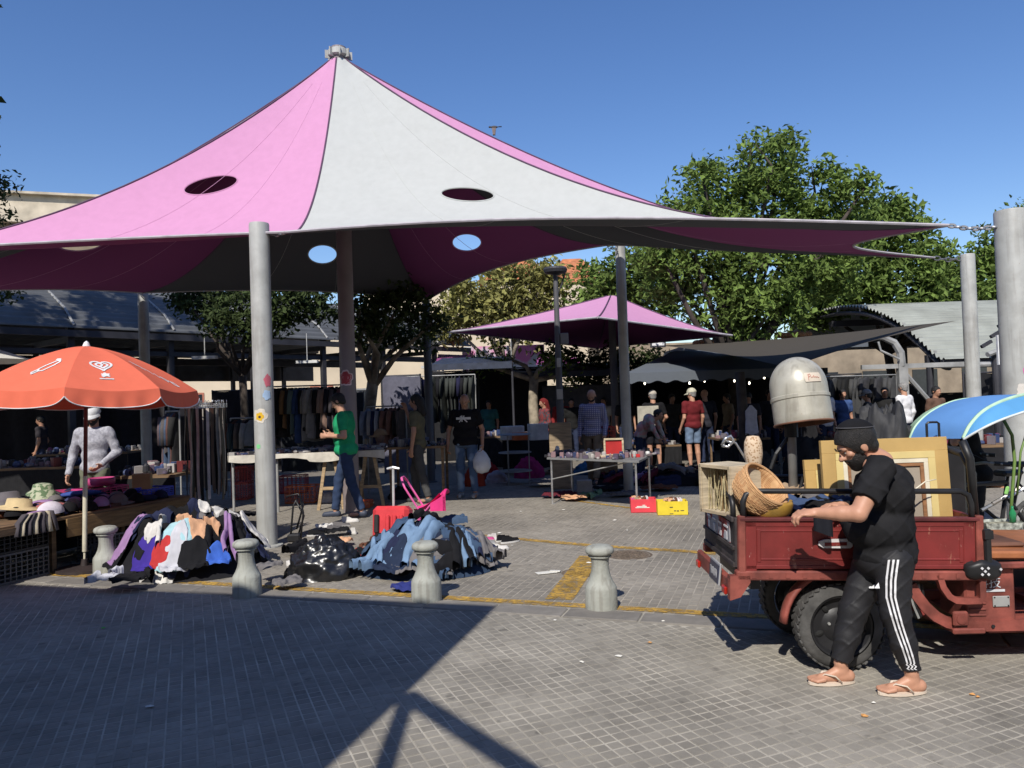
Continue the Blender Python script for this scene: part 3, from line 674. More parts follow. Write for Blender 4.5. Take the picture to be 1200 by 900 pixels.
for i in range(9):
    p = A + LE * (LL * (i + .3) / 9) + LN * 5; o = MB(); o.box((p.x, p.y, 3.5), (0.1, 9.6, 0.14), rz(math.atan2(LE.y, LE.x))); put('cross_beam', o, M_steel, S, world=True)
    o = MB(); o.tube([(q.x, q.y, z + 0.06) for q, z in [(A + LE * (LL * (i + .3) / 9) + LN * v, z) for v, z in ((0, 3.75), (0.5, 4.2), (2.0, 5.0), (4, 5.5), (6, 5.4))]], 0.03, 6); put('roof_strap', o, M_lsteel, S, world=True)
for (x, y, Y) in ((240, 419, 17.5), (505, 430, 22), (360, 424, 20), (600, 441, 23)):
    c = P(x, y, Y); o = MB(); o.box((0, 0, 0), (0.55, 0.14, 0.07)); o.tube([(0, 0, 0), (0, 0, 3.6 - c.z)], 0.01, 4)
    tag(put('hanging_lamp', o, mat('lamp_housing', (0.6, 0.6, 0.58), 0.5), loc=c), 'unlit white strip lamp hanging inside the dark market shed', 'lamp', 'strip lamps under the sheds')
# sunlit street wall seen through the shed, with windows and piers
W = thing('street_building', 'sunlit cream street building seen through the open shed on the left', 'building', (-14, 46, 0))
M_cream = mat('cream_plaster', (0.62, 0.52, 0.38), 0.9, var=0.08, scale=0.6, stain=0.2)
M_win = mat('dark_window_glass', (0.03, 0.035, 0.04), 0.15, var=0.1); M_shut = mat('rust_red_shutter', (0.42, 0.16, 0.10), 0.8, var=0.1)
WE = (Vector((6, 50, 0)) - Vector((-40, 36, 0))).normalized(); W0 = Vector((-40, 36, 0)); WN = Vector((WE.y, -WE.x, 0))
ang = math.atan2(WE.y, WE.x); mb = MB(); c = W0 + WE * 26; mb.box((c.x - WN.x * 2, c.y - WN.y * 2, 2.9), (52, 4, 5.8), rz(ang)); put('wall', mb, M_cream, W, world=True)
for i in range(22):
    c = W0 + WE * (2 + i * 2.35) + WN * 0.01; k = i % 4
    o = MB(); o.box((c.x, c.y, 1.9 if k else 1.5), (1.3, 0.06, 1.5 if k else 2.8), rz(ang)); f_ = put('window' if k else 'door', o, M_lsteel if i % 3 else M_shut, W, world=True)
    o = MB(); o.box((c.x + WN.x * .03, c.y + WN.y * .03, 1.9 if k else 1.5), (1.1, 0.05, 1.3 if k else 2.6), rz(ang)); put('pane', o, M_win if i % 2 else mat('pinkish_curtain', (0.55, 0.32, 0.28), 0.8), f_, world=True)
# old plastered building top left
M_old = mat('old_peeling_plaster', (0.60, 0.52, 0.40), 0.95, var=0.15, scale=1.5, bump=0.5, bscale=4, stain=0.55); M_old2 = mat('old_brown_plaster', (0.30, 0.24, 0.17), 0.95, var=0.2, scale=1.0, stain=0.5)
a = P(-160, 203, 40); b = P(150, 224, 44); T_ = thing('old_building', 'old beige flat-roofed building with peeling parapet at the top left', 'building', (a.x, 42, 0))
d = (b - a); dl = Vector((d.x, d.y, 0)).length; an = math.atan2(d.y, d.x); c = (a + b) / 2
def oldbox(nm, z0, z1, out, mt): o = MB(); o.box((c.x + math.sin(an) * out, c.y - math.cos(an) * out, (z0 + z1) / 2), (dl, 6 + out, z1 - z0), rz(an)); return put(nm, o, mt, T_, world=True)
mzt = (a.z + b.z) / 2 - 1.5; oldbox('wall', 0, mzt - 1.45, 0.0, M_old2); oldbox('parapet', mzt - 1.4, mzt, 0.35, M_old); oldbox('cornice', mzt, mzt + .12, 0.55, M_old)
for i in range(6):
    q = a.lerp(b, (i + .5) / 6); o = MB(); o.box((q.x + math.sin(an) * 3.03, q.y - math.cos(an) * 3.03, mzt - 4), (1.2, 0.1, 1.7), rz(an)); put('window', o, M_win, T_, world=True)
# tiled house behind the trees
M_tile = mat('orange_roof_tile', (0.52, 0.20, 0.09), 0.85, var=0.2, scale=3, stain=0.3)
def tiled_house(x0, x1, yt, ye, Y, lb, dep=10):
    a, b = P(x0, ye, Y), P(x1, ye, Y); zt = P((x0 + x1) / 2, yt, Y + dep / 2).z; zb = (a.z + b.z) / 2; hx = (b.x - a.x) / 2; c = Vector(((a.x + b.x) / 2, Y + dep / 2, 0))
    t = thing('tiled_house', lb, 'house', c); o = MB(); o.box((0, 0, zb / 2), (hx * 2 - 0.6, dep - 0.6, zb)); put('wall', o, M_cream, t)
    rf = MB(); rh = hx * 0.3
    def slope(p0, p1, q0, q1, n):     # rows of tiles as stepped strips
        for j in range(n):
            t0, t1_ = j / n, (j + 1) / n; A0, A1 = p0.lerp(q0, t0), p1.lerp(q1, t0); B0, B1 = p0.lerp(q0, t1_), p1.lerp(q1, t1_); up = Vector((0, 0, 0.06))
            rf.add([A0 + up, A1 + up, B1, B0, A0, A1], [(0, 1, 2, 3), (4, 5, 1, 0)])
    k = [Vector((-hx, -dep / 2, zb)), Vector((hx, -dep / 2, zb)), Vector((hx, dep / 2, zb)), Vector((-hx, dep / 2, zb))]; r0, r1 = Vector((-rh, 0, zt)), Vector((rh, 0, zt))
    slope(k[0], k[1], r0, r1, 14); slope(k[1], k[2], r1, r1, 14); slope(k[2], k[3], r1, r0, 14); slope(k[3], k[0], r0, r0, 14); put('roof', rf, M_tile, t)
    for i in range(3): o = MB(); o.box((hx * (i - 1) * 0.6, -dep / 2 + 0.28, zb - 1.6), (0.9, 0.08, 1.4)); put('window', o, M_win, t)
    return t
tiled_house(560, 660, 306, 328, 44, 'cream house with orange tiled hip roof glimpsed left of the street lamp'); tiled_house(640, 716, 303, 331, 52, 'orange tiled roof rising right of the street lamp top')
# pale wall behind trees
o = MB(); c = P(560, 400, 38); o.box((c.x, c.y, 3.6), (11, 1, 7.2)); tag(put('pale_building', o, M_cream, world=True), 'pale building wall glimpsed through the trees above the sheds', 'building')
o = MB(); c = P(590, 420, 30); o.box((c.x, c.y, 1.9), (3.2, .3, 3.8)); tag(put('painted_wall', o, checker_mat('grey_pink_mural', (0.5, 0.52, 0.55), (0.65, 0.2, 0.42), 1.5, kind='n'), world=True), 'wall with a grey and pink flower mural behind the trees', 'wall')

# right vaulted shed: ridge runs to the right, open gable end towards the left
VX = 10.9; V = thing('vaulted_shed', 'open shed with greenish corrugated vault roof behind the blue tent on the right', 'shed', (VX, 19, 0))
vprof = smooth_prof([(19.3, 2.35), (19.7, 2.45), (20.6, 3.0), (22, 3.7), (24, 4.25), (26.5, 4.45), (29, 4.3), (31, 3.7), (32.5, 3.3)])
corr_roof('roof', vprof, 22, Vector((VX, 0, 0)), Vector((1, 0, 0)), Vector((0, 1, 0)), M_corr2, V, pitch=0.22, amp=0.04, nl=4)
for xx in (VX + 0.1, VX + 5, VX + 10, VX + 15):
    o = MB(); o.tube([(xx, q.x, q.y - 0.22) for q in vprof], 0.07, 8); put('arch_rib', o, M_steel, V, world=True)
    for q in vprof[4::4]: o = MB(); o.box((xx, q.x, q.y - 0.12), (0.08, 0.1, 0.26)); put('rib_bracket', o, M_lsteel, V, world=True)
    for yy in (20.2, 31): o = MB(); o.cyl((xx, yy, 0), (xx, yy, 3.4 if yy > 25 else 2.5), 0.09); put('post', o, M_steel, V, world=True)
for yy, z in ((19.45, 2.25), (20.2, 2.4), (26, 3.9), (31, 3.4)): o = MB(); o.box((VX + 11, yy, z), (22, 0.12, 0.2)); put('beam', o, M_steel, V, world=True)
o = MB(); o.tube([(VX - .3, 19.25, 2.2), (VX + 3, 19.2, 2.15), (VX + 20, 19.2, 2.1)], 0.07, 8); put('gutter', o, M_lsteel, V, world=True)
# next bay, nearer right
V2 = thing('vaulted_shed', 'nearer bay of the corrugated vault with exposed curved ribs, beside the thickest pole', 'shed', (13.0, 17.5, 0))
vp2 = smooth_prof([(16.2, 2.5), (17.0, 2.7), (18, 3.3), (19.2, 3.9), (20.2, 4.1)]); pass
e0 = P(1148, 423, 17.5)
for k_ in range(3):
    x0 = e0.x + k_ * 3.2
    o = MB(); o.tube([(x0 + .0, 17.2, 2.35), (x0 + .35, 17.3, 2.45), (x0 + .7, 17.5, 2.85), (x0 + .95, 17.8, 3.3), (x0 + 1.1, 18.2, 3.75)], 0.06, 6); put('curved_rib', o, M_lsteel, V2, world=True)
    o = MB()
    for q in ((.2, 2.6), (.42, 2.82), (.6, 3.05), (.76, 3.3), (.9, 3.55)): o.box((x0 + q[0] - .06, 17.45, q[1]), (0.26, 0.08, 0.07), ry(-0.5))
    put('rib_rungs', o, M_steel, V2, world=True)
    o = MB(); o.cyl((x0 + .3, 17.4, 0), (x0 + .3, 17.4, 2.4), 0.08); put('post', o, M_steel, V2, world=True)
# curved steel column in front of the vault
c = P(1060, 500, 17.0); o = MB(); t = thing('curved_column', 'pale steel column curving over at the top, left of the leaning grey pole', 'column', (c.x, c.y, 0))
zt = P(1060, 405, 17).z; o.box((0, 0, zt / 2 - .2), (0.2, 0.14, zt - .4)); put('column_shaft', o, M_lsteel, t)
o = MB(); o.tube([(0, 0, zt - .45), (-.02, 0, zt - .15), (-.15, 0, zt + .08), (-.4, 0, zt + .2), (-.8, 0, zt + .25)], [0.09, 0.09, 0.08, 0.07, 0.06], 8); put('curved_arm', o, M_lsteel, t)
o = MB(); o.tube([(-.1, -.1, zt - .3), (-.5, -.1, zt - .1), (-.55, -.1, zt + .1)], 0.025, 6); o.box((0.3, 0, zt - .45), (2.4, 0.08, 0.1)); o.tube([(0.05, 0, zt - .6), (1.0, .1, zt - 1.7)], 0.05, 6); put('braces', o, M_lsteel, t)
o = MB(); q = P(1131, 403, 16); q2 = P(1131, 380, 16); o.box((0, 0, 0), (.12, .06, .62)); tag(put('notice_board', o, mat('white_sign', (.75, .75, .75), .5), loc=P(1172, 410, 16)), 'narrow white panel beside the thickest pole', 'sign')

# brown shade sail
M_sail = canopy_fabric('dark_brown_shade_cloth', (0.075, 0.066, 0.055), 0.02)
a, b, c_ , d = P(1120, 376, 13.1), P(925, 431, 12.0), P(775, 405, 19), P(905, 398, 21)
def sail(u, v):
    p = a.lerp(b, u).lerp(d.lerp(c_, u), v); cen = (a + b + c_ + d) / 4
    bb = max(4 * u * (1 - u) if v in (0, 1) else 0, 4 * v * (1 - v) if u in (0, 1) else 0); bu = 4 * u * (1 - u); bv = 4 * v * (1 - v)
    w_ = max(bu * (abs(2 * v - 1) ** 2), bv * (abs(2 * u - 1) ** 2)); p = p + (cen - p) * 0.10 * w_; p.z -= 0.15 * bu * bv; return p
o = MB(); o.grid(sail, 24, 24); SL = put('shade_sail', o, M_sail, world=True, smooth=True); tag(SL, 'dark brown shade sail stretched from the leaning right pole', 'shade sail')
# navy gazebo
M_navy = canopy_fabric('navy_tarpaulin', (0.12, 0.135, 0.155), 0.01)
GZ = thing('navy_marquee', 'dark navy marquee hung with a string of bulbs, behind the cart', 'marquee', P(830, 560, 20))
e = [P(733, 437, 17.5), P(935, 431, 17.5), P(955, 440, 25), P(745, 440, 25)]; rr_ = [P(790, 408, 21), P(890, 411, 21)]; zE = (e[0].z + e[1].z) / 2
for q in e: q.z = zE
zr = (rr_[0].z + rr_[1].z) / 2
for q in rr_: q.z = zr
def quadgrid(p0, p1, p2_, p3_, n=12, sag=.05):
    mb = MB(); mb.grid(lambda u, v: p0.lerp(p1, u).lerp(p3_.lerp(p2_, u), v) - Vector((0, 0, sag * (math.sin(u * math.pi * 3) ** 2) * math.sin(math.pi * v))), n, n); return mb
put('roof_cloth', quadgrid(e[0], e[1], rr_[1], rr_[0]), M_navy, GZ, world=True, smooth=True); put('roof_cloth', quadgrid(e[2], e[3], rr_[0], rr_[1]), M_navy, GZ, world=True, smooth=True)
put('roof_cloth', quadgrid(e[3], e[0], rr_[0], rr_[0]), M_navy, GZ, world=True, smooth=True); put('roof_cloth', quadgrid(e[1], e[2], rr_[1], rr_[1]), M_navy, GZ, world=True, smooth=True)
o = MB(); o.grid(lambda u, v: e[0].lerp(e[1], u) - Vector((0, 0.01, v * (.22 + .03 * math.sin(u * 60)))), 60, 1); put('valance', o, M_navy, GZ, world=True)
for q in e: o = MB(); o.cyl((q.x, q.y, 0), q, 0.035); put('post', o, M_steel, GZ, world=True)
o = MB(); o.box(((e[2].x + e[3].x) / 2, 25.2, 1.2), (abs(e[2].x - e[3].x) + 1, 0.05, 2.4)); put('back_cloth', o, M_navy, GZ, world=True)
SLt = thing('string_lights', 'string of small lit bulbs under the navy marquee edge', 'string lights', e[0]); bl = emit((1.0, 0.9, 0.7), 5)
pts = []
for i in range(25): u = i / 24; q = P(738 + 210 * u, 443 + 4 * math.sin(u * 22), 18.0 + 2.5 * math.sin(u * 9) ** 2); pts.append(q)
o = MB(); o.tube(pts, 0.006, 4); put('cable', o, M_steel, SLt, world=True)
for i in range(0, 25, 2): o = MB(); o.ell(pts[i] - Vector((0, 0, .05)), (0.024, 0.024, 0.035), 8, 6); put('bulb', o, bl, SLt, world=True)
# flat grey roof above the marquee with rusty pieces and a small sign
o = MB(); c = P(890, 404, 24); o.box((c.x, c.y, c.z - .15), (5.4, 3, 0.2)); kr = put('kiosk_roof', o, M_navy, world=True); tag(kr, 'flat grey kiosk roof above the navy marquee', 'roof')
for (x, y) in ((829, 401), (925, 393)):
    o = MB(); q = P(x, y, 23)
    for i in range(7): o.ell((q.x + i * .14 - .3, q.y, q.z + rnd.uniform(-.03, .03)), (0.16, 0.12, 0.1), 8, 5)
    tag(put('rolled_awning', o, mat('rusty_orange', (0.42, 0.19, 0.08), 0.9, var=.3), world=True), 'lumpy rust-orange roll lying on the kiosk roof, %s' % ('left, by the small sign' if x < 900 else 'right, by the vault arch'), 'roll')
q = P(771, 402, 22.6); t = thing('roof_sign', 'small black sign with a white field on the kiosk roof', 'sign', q); o = MB(); o.box((0, 0, 0), (0.46, 0.05, 0.26), bev=0.01); put('board', o, M_steel, t); o = MB(); o.box((0, -.03, -.005), (0.36, 0.01, 0.14)); pn = put('white_field', o, mat('white_sign', (.75, .75, .75), .5), t)

# street lamp
c = P(656, 470, 15.2); zt = P(652, 316, 15.2).z; L_ = thing('street_lamp', 'dark street lamp with a flat round head beside the slim pole', 'street lamp', (c.x, c.y, 0))
o = MB(); o.tube([(0, 0, 0), (0, 0, 1.2), (0, 0, zt - .1)], [0.09, 0.075, 0.045], 14); put('lamp_post', o, M_dpole, L_)
o = MB(); o.lathe([(0.05, zt - .1), (0.22, zt - .06), (0.24, zt), (0.22, zt + .04), (0.05, zt + .06)], 24); put('lamp_head', o, M_steel, L_)
o = MB(); o.tube([(0, 0, zt - .55), (.12, 0, zt - .3), (.18, 0, zt - .08)], 0.018, 6); put('lamp_bracket', o, M_steel, L_)
o = MB(); o.box((0.13, 0, P(662, 397, 15.2).z), (0.16, 0.14, 0.22), bev=.01); put('junction_box', o, mat('grey_box', (.2, .19, .18), .6), L_)
o = MB(); o.box((0.0, -.075, P(656, 425, 15.2).z), (0.08, 0.03, 0.18), bev=.01); o.box((0.0, -.078, P(656, 462, 15.2).z), (0.12, 0.02, 0.2), bev=.005); put('notice', o, mat('pale_notice', (.5, .48, .44), .7), L_)

# ---------------------------------------------------------------- trees
def leafmat(name, c, tr=0.25):
    m = mat(name, c, 0.65, var=0.18, scale=0.8, island=0.45, spec=0.12); N = m.node_tree.nodes; L = m.node_tree.links; b = N['Principled BSDF']; src = b.inputs['Base Color'].links[0].from_socket
    t = N.new('ShaderNodeBsdfTranslucent'); ms = N.new('ShaderNodeMixShader'); ms.inputs[0].default_value = tr
    L.new(src, t.inputs[0]); L.new(b.outputs[0], ms.inputs[1]); L.new(t.outputs[0], ms.inputs[2]); L.new(ms.outputs[0], N['Material Output'].inputs[0]); return m
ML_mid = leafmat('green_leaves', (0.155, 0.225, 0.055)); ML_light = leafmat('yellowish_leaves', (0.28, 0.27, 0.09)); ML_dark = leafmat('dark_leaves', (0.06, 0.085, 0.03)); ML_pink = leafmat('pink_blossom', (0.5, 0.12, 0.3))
M_bark = mat('pale_bark', (0.32, 0.27, 0.20), 0.95, var=0.35, scale=4, bump=0.5, bscale=15); M_dbark = mat('dark_bark', (0.07, 0.055, 0.045), 0.95, var=0.3, scale=4, bump=0.5, bscale=15)
def leaves(cl, n_per, size, seed, spread):
    g_ = np.random.RandomState(seed); out = []
    cl = np.array(cl); n = int(len(cl) * n_per); idx = np.repeat(np.arange(len(cl)), n_per)
    c = cl[idx] + g_.normal(0, 1, (n, 3)) * spread * np.array([1, 1, 0.8])
    nr = g_.normal(0, 1, (n, 3)) + np.array([0, -0.3, 0.9]); nr /= np.linalg.norm(nr, axis=1)[:, None]
    t = np.cross(nr, g_.normal(0, 1, (n, 3))); t /= np.linalg.norm(t, axis=1)[:, None]; b = np.cross(nr, t)
    s = size * g_.uniform(0.6, 1.35, (n, 1)); wd = s * g_.uniform(0.35, 0.6, (n, 1))
    a0 = c - t * s; a1 = c + b * wd + nr * s * .1; a2 = c + t * s - nr * s * .25; a3 = c - b * wd + nr * s * .1
    V_ = np.stack([a0, a1, a2, a3], 1).reshape(-1, 3); F_ = np.arange(4 * n).reshape(-1, 4); return V_, F_
def tree(name, lumps, Y, base, label, ml, mbk, size=0.075, dens=1.0, seed=1, trunk=0.16, group=None, dz=1.0, limbs=True, tr_top=None):
    g_ = random.Random(seed); bx_ = P(base, 600, Y).x; t = thing(name, label, 'tree', (bx_, Y, 0), group=group); cl = []; tops = []
    for (x, y, r) in lumps:
        yy = Y + g_.uniform(-.8, .8) * dz; c = P(x, y, yy); rr = r * Y / F; tops.append((c, rr))
        n = max(6, int(46 * rr * rr * dens)) 
        for _ in range(n):
            d = Vector((g_.gauss(0, 1), g_.gauss(0, 1), g_.gauss(0, 1))).normalized(); q = g_.uniform(0.35, 1.0) ** 0.6; w_ = 1 + 0.22 * math.sin(d.x * 7 + seed) * math.sin(d.z * 6 + 2)
            cl.append(c + Vector((d.x * rr, d.y * rr * 0.9, d.z * rr * 0.9)) * q * w_)
    V_, F_ = leaves([tuple(p) for p in cl], 26, size, seed, 0.17 * (Y / 20)); off = wloc(t)
    V_ = V_ - np.array(off); me = bpy.data.meshes.new('crown'); me.from_pydata(V_.tolist(), [], F_.tolist()); me.materials.append(ml); me.update()
    o = bpy.data.objects.new('crown', me); COL.objects.link(o); o.parent = t
    mc = sum((c for c, _ in tops), Vector()) / len(tops); low = min(c.z - r for c, r in tops); fk = max(1.2, low * 0.8 if low > 1.8 else 1.5); fk = tr_top or fk
    mb = MB(); j = lambda a: Vector((g_.uniform(-a, a), g_.uniform(-a, a), 0))
    tp = Vector((bx_, Y, fk)) + j(.15); mb.tube([Vector((bx_, Y, -.02)), Vector((bx_, Y, fk * .35)) + j(.06), Vector((bx_, Y, fk * .7)) + j(.1), tp], [trunk * 1.35, trunk, trunk * .9, trunk * .85], 10)
    put('trunk', mb, mbk, t, world=True, smooth=True)
    for c, r in tops if limbs else []:
        mb = MB(); m1 = tp.lerp(c, .45) + j(.25); mb.tube([tp - Vector((0, 0, .1)), m1, c, c + Vector((g_.uniform(-.5, .5) * r, 0, r * .7))], [trunk * .55, trunk * .38, trunk * .2, trunk * .05], 7); put('limb', mb, mbk, t, world=True, smooth=True)
    return t
tree('tree', [(905, 195, 38), (880, 180, 22), (918, 175, 20), (845, 225, 42), (822, 200, 16), (955, 225, 45), (900, 250, 60), (985, 265, 40), (800, 250, 30), (830, 290, 55), (900, 310, 65), (965, 310, 55), (790, 320, 45), (845, 350, 45), (905, 360, 40), (868, 385, 26), (868, 405, 16), (1010, 225, 20), (770, 290, 25)], 21.5, 870,
     'tall broad green tree rising above the canopy edge on the right', ML_mid, M_dbark, seed=4, dens=1.1, trunk=0.2, size=0.1)
tree('tree', [(1030, 265, 38), (1062, 285, 34), (1050, 245, 20), (1000, 320, 50), (1060, 335, 45), (1110, 340, 40), (1150, 330, 38), (1160, 290, 22), (1190, 340, 40), (1090, 305, 24), (960, 350, 40)], 27, 1050,
     'green tree behind the vaulted shed roof, right of the tallest tree', ML_mid, M_dbark, seed=9, dens=1.0, size=0.13)
tree('tree', [(545, 350, 30), (590, 335, 32), (625, 350, 36), (570, 370, 30), (640, 320, 24), (530, 380, 22), (610, 385, 26)], 27, 600, 'pale olive green tree left of the street lamp', ML_light, M_bark, seed=13, size=0.12, dens=1.1)
tree('tree', [(690, 335, 28), (735, 320, 34), (765, 350, 40), (720, 350, 28), (700, 370, 30), (775, 305, 22)], 26, 697, 'green tree with pale trunk rising behind the small mauve canopy', ML_mid, M_bark, seed=15, size=0.12)
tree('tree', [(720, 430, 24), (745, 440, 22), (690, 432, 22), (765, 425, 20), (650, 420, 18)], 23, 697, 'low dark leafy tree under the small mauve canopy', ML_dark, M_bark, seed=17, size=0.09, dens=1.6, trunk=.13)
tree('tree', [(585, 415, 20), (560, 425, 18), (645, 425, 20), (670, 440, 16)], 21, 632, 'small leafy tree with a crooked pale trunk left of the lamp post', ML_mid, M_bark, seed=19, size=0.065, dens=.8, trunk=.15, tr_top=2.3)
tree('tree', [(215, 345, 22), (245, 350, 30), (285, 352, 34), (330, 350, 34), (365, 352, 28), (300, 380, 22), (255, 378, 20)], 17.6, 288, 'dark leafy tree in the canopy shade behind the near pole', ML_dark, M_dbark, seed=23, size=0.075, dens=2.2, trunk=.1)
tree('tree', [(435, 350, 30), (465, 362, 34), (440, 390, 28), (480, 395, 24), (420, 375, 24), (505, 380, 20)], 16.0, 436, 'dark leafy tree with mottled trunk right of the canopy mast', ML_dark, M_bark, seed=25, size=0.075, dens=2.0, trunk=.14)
tree('tree', [(-22, 225, 26), (-2, 215, 16), (-40, 260, 36), (-12, 250, 20), (-15, 340, 24), (-5, 330, 16)], 15, -40, 'dark tree at the left edge beside the old building', ML_dark, M_dbark, seed=27, size=0.06, dens=1.4)
tree('tree', [(1195, 245, 12), (1215, 265, 22), (1240, 300, 30)], 26, 1240, 'tree top just showing above the thickest pole at the right edge', ML_mid, M_dbark, seed=29, size=0.09)
# unseen buildings added behind the viewer to block sky light and deepen the shade
for (x, y, sx, sy, hz_, lb) in ((-4, -15, 34, 8, 9.5, 'long unseen building added behind the viewer to block sky light'), (-24, -3, 8, 14, 13, 'unseen building added to the left behind the viewer to block sky light'), (24, -4, 8, 18, 13, 'unseen building added to the right behind the viewer to block sky light')):
    t = thing('street_building', lb, 'building', (x, y, 0)); o = MB(); o.box((0, 0, hz_ / 2), (sx, sy, hz_)); put('wall', o, mat('dusty_render', (.30, .27, .23), .9, var=.1, scale=.6, stain=.3), t)
    for k in range(int(sx / 3)):
        for z in (2, 5.2): o = MB(); o.box((-sx / 2 + 1.5 + k * 3, sy / 2 + .02, z), (1.2, .1, 1.5)); put('window', o, M_win, t)
tree('tree', [(-90, 20, 72), (-90, 120, 70), (-150, -40, 80), (-160, 60, 80), (-230, 0, 80), (-240, 110, 80), (-310, 40, 80), (-130, 170, 60), (-330, -60, 70), (-80, -60, 60), (-90, -150, 75), (-180, -190, 75), (-250, -150, 75), (-100, -250, 75), (-190, -290, 75), (-300, -230, 70), (-80, -340, 60)], 12.3, -170, 'tall unseen tree added outside the left edge to shade the shed roof', ML_dark, M_dbark, seed=31, size=0.09, dens=1.5, trunk=.2)  # unseen tree added out of frame so its crown shades the shed roof
# bird
q = P(579, 149, 30); b_ = thing('bird', 'dark pigeon in flight high above the canopy', 'bird', q)
o = MB(); o.ell((0, 0, 0), (0.15, 0.055, 0.055), 12, 8); o.ell((-.17, 0, 0.01), (0.045, 0.04, 0.04), 10, 6); o.add([(-.21, -.01, .01), (-.21, .01, .01), (-.25, 0, .0)], [(0, 1, 2)]); o.add([(.12, -.03, 0), (.12, .03, 0), (.30, .06, 0.01), (.30, -.06, 0.01), (.2, 0, .03)], [(0, 1, 4), (1, 2, 4), (2, 3, 4), (3, 0, 4)]); put('body', o, mat('slate_feathers', (.06, .055, .06), .8), b_, smooth=True)
for s in (-1, 1):
    o = MB(); o.grid(lambda u, v: Vector((-.09 + .17 * u * (1 - .45 * v) + .03 * v, s * (.03 + .05 * v + (.16 * v if s > 0 else 0)), (-.33 if s < 0 else -.26) * v + .015 * math.sin(u * math.pi))), 6, 8); put('wing', o, mat('brown_feathers', (.16, .12, .11), .8), b_, smooth=True)
# ---------------------------------------------------------------- people
SKIN = lambda c: mat('skin', c, 0.5, var=0.06, scale=14, bump=0.06, bscale=90, spec=0.4)
SK_L, SK_M, SK_D = (0.50, 0.27, 0.18), (0.40, 0.21, 0.135), (0.24, 0.12, 0.08)
M_hair = mat('dark_hair', (0.012, 0.010, 0.009), 0.6, var=0.4, scale=60, bump=0.8, bscale=220)
M_ghair = mat('grey_hair', (0.30, 0.29, 0.28), 0.7, var=0.3, scale=60, bump=0.8, bscale=220)
M_eye = mat('eye_white', (0.34, 0.30, 0.27), 0.2, var=0.02); M_iris = mat('dark_iris', (0.02, 0.012, 0.01), 0.15); M_lip = mat('lips', (0.32, 0.12, 0.10), 0.5)
def V3(p): return np.array(p, float)
def hand_prims(w_, d, n, s, sc_=1.0, curl=(0.5, 0.6, 0.4)):
    w_, d, n, s = map(V3, (w_, d, n, s)); d /= np.linalg.norm(d); s = s - d * (s @ d); s /= np.linalg.norm(s); n = n - d * (n @ d) - s * (n @ s); n /= np.linalg.norm(n); out = []
    M = np.stack([d, s, n], 1)
    out.append(('e', w_ + d * .045 * sc_, (.052 * sc_, .038 * sc_, .016 * sc_), M)); out.append(('c', w_, w_ + d * .04 * sc_, .022 * sc_, .022 * sc_))
    for off, ln, dl in ((.030, .034, .085), (.010, .038, .090), (-.010, .036, .088), (-.029, .028, .080)):
        p = w_ + d * dl * sc_ + s * off * sc_; a = 0.0; r = .0092 * sc_
        for k_, f in enumerate((1.0, .72, .6)):
            a += curl[k_] * (1 + .08 * off * 100 / 3); dr = d * math.cos(a) + n * math.sin(a) + s * off * 1.5; q = p + dr * ln * f * sc_; out.append(('c', p, q, r, r * .92)); p = q; r *= .92
    p = w_ + d * .022 * sc_ + s * .03 * sc_; dr = d * .55 + s * .75 + n * .25; dr /= np.linalg.norm(dr); q = p + dr * .042 * sc_; out.append(('c', p, q, .0125 * sc_, .0105 * sc_))
    dr = d * .85 + s * .25 + n * .45; dr /= np.linalg.norm(dr); out.append(('c', q, q + dr * .032 * sc_, .0102 * sc_, .0085 * sc_)); return out
def head_prims(hc, M, s, detail=True):
    # M columns: right, forward, up ; s scale in metres for a head of half-height about .115
    M = np.array(M, float); f = lambda x, y, z: V3(hc) + (M @ np.array([x, y, z])) * s
    pr = [('e', f(0, -.012, .025), (.076 * s, .094 * s, .084 * s), M), ('e', f(0, .030, -.035), (.058 * s, .062 * s, .072 * s), M), ('e', f(0, .052, -.082), (.030 * s, .028 * s, .022 * s), M),
          ('e', f(0, .070, .022), (.052 * s, .022 * s, .018 * s), M), ('c', f(0, .082, .012), f(0, .106, -.022), .009 * s, .014 * s), ('e', f(-.014, .094, -.025), (.009 * s, .01 * s, .008 * s), M), ('e', f(.014, .094, -.025), (.009 * s, .01 * s, .008 * s), M),
          ('e', f(.040, .062, -.012), (.022 * s, .02 * s, .018 * s), M), ('e', f(-.040, .062, -.012), (.022 * s, .02 * s, .018 * s), M)]
    pr += [('m', f(.030, .094, .005), (.014 * s, .012 * s, .009 * s), M), ('m', f(-.030, .094, .005), (.014 * s, .012 * s, .009 * s), M)]
    pr += [('c', f(-.02, .084, -.052), f(.02, .084, -.052), .0065 * s, .0065 * s)]
    for sg in (-1, 1): pr += [('e', f(sg * .079, -.004, -.008), (.009 * s, .019 * s, .032 * s), M)]
    return pr
def hair_prims(hc, M, s, style='short', th=.008):
    M = np.array(M, float); f = lambda x, y, z: V3(hc) + (M @ np.array([x, y, z])) * s
    pr = [('e', f(0, -.014, .027), ((.078 + th) * s, (.095 + th) * s, (.085 + th) * s), M), ('e', f(0, -.05, -.035), (.068 * s, .05 * s, .05 * s), M)]
    if style == 'long': pr += [('c', f(0, -.07, 0), f(0, -.10, -.20), .075 * s, .06 * s), ('c', f(.05, -.03, 0), f(.06, -.05, -.16), .04 * s, .035 * s), ('c', f(-.05, -.03, 0), f(-.06, -.05, -.16), .04 * s, .035 * s)]
    pr += [('m', f(0, .078, -.025), (.085 * s, .058 * s, .082 * s), M), ('m', f(0, .02, -.10), (.2 * s, .068 * s, .062 * s), M)]
    return pr
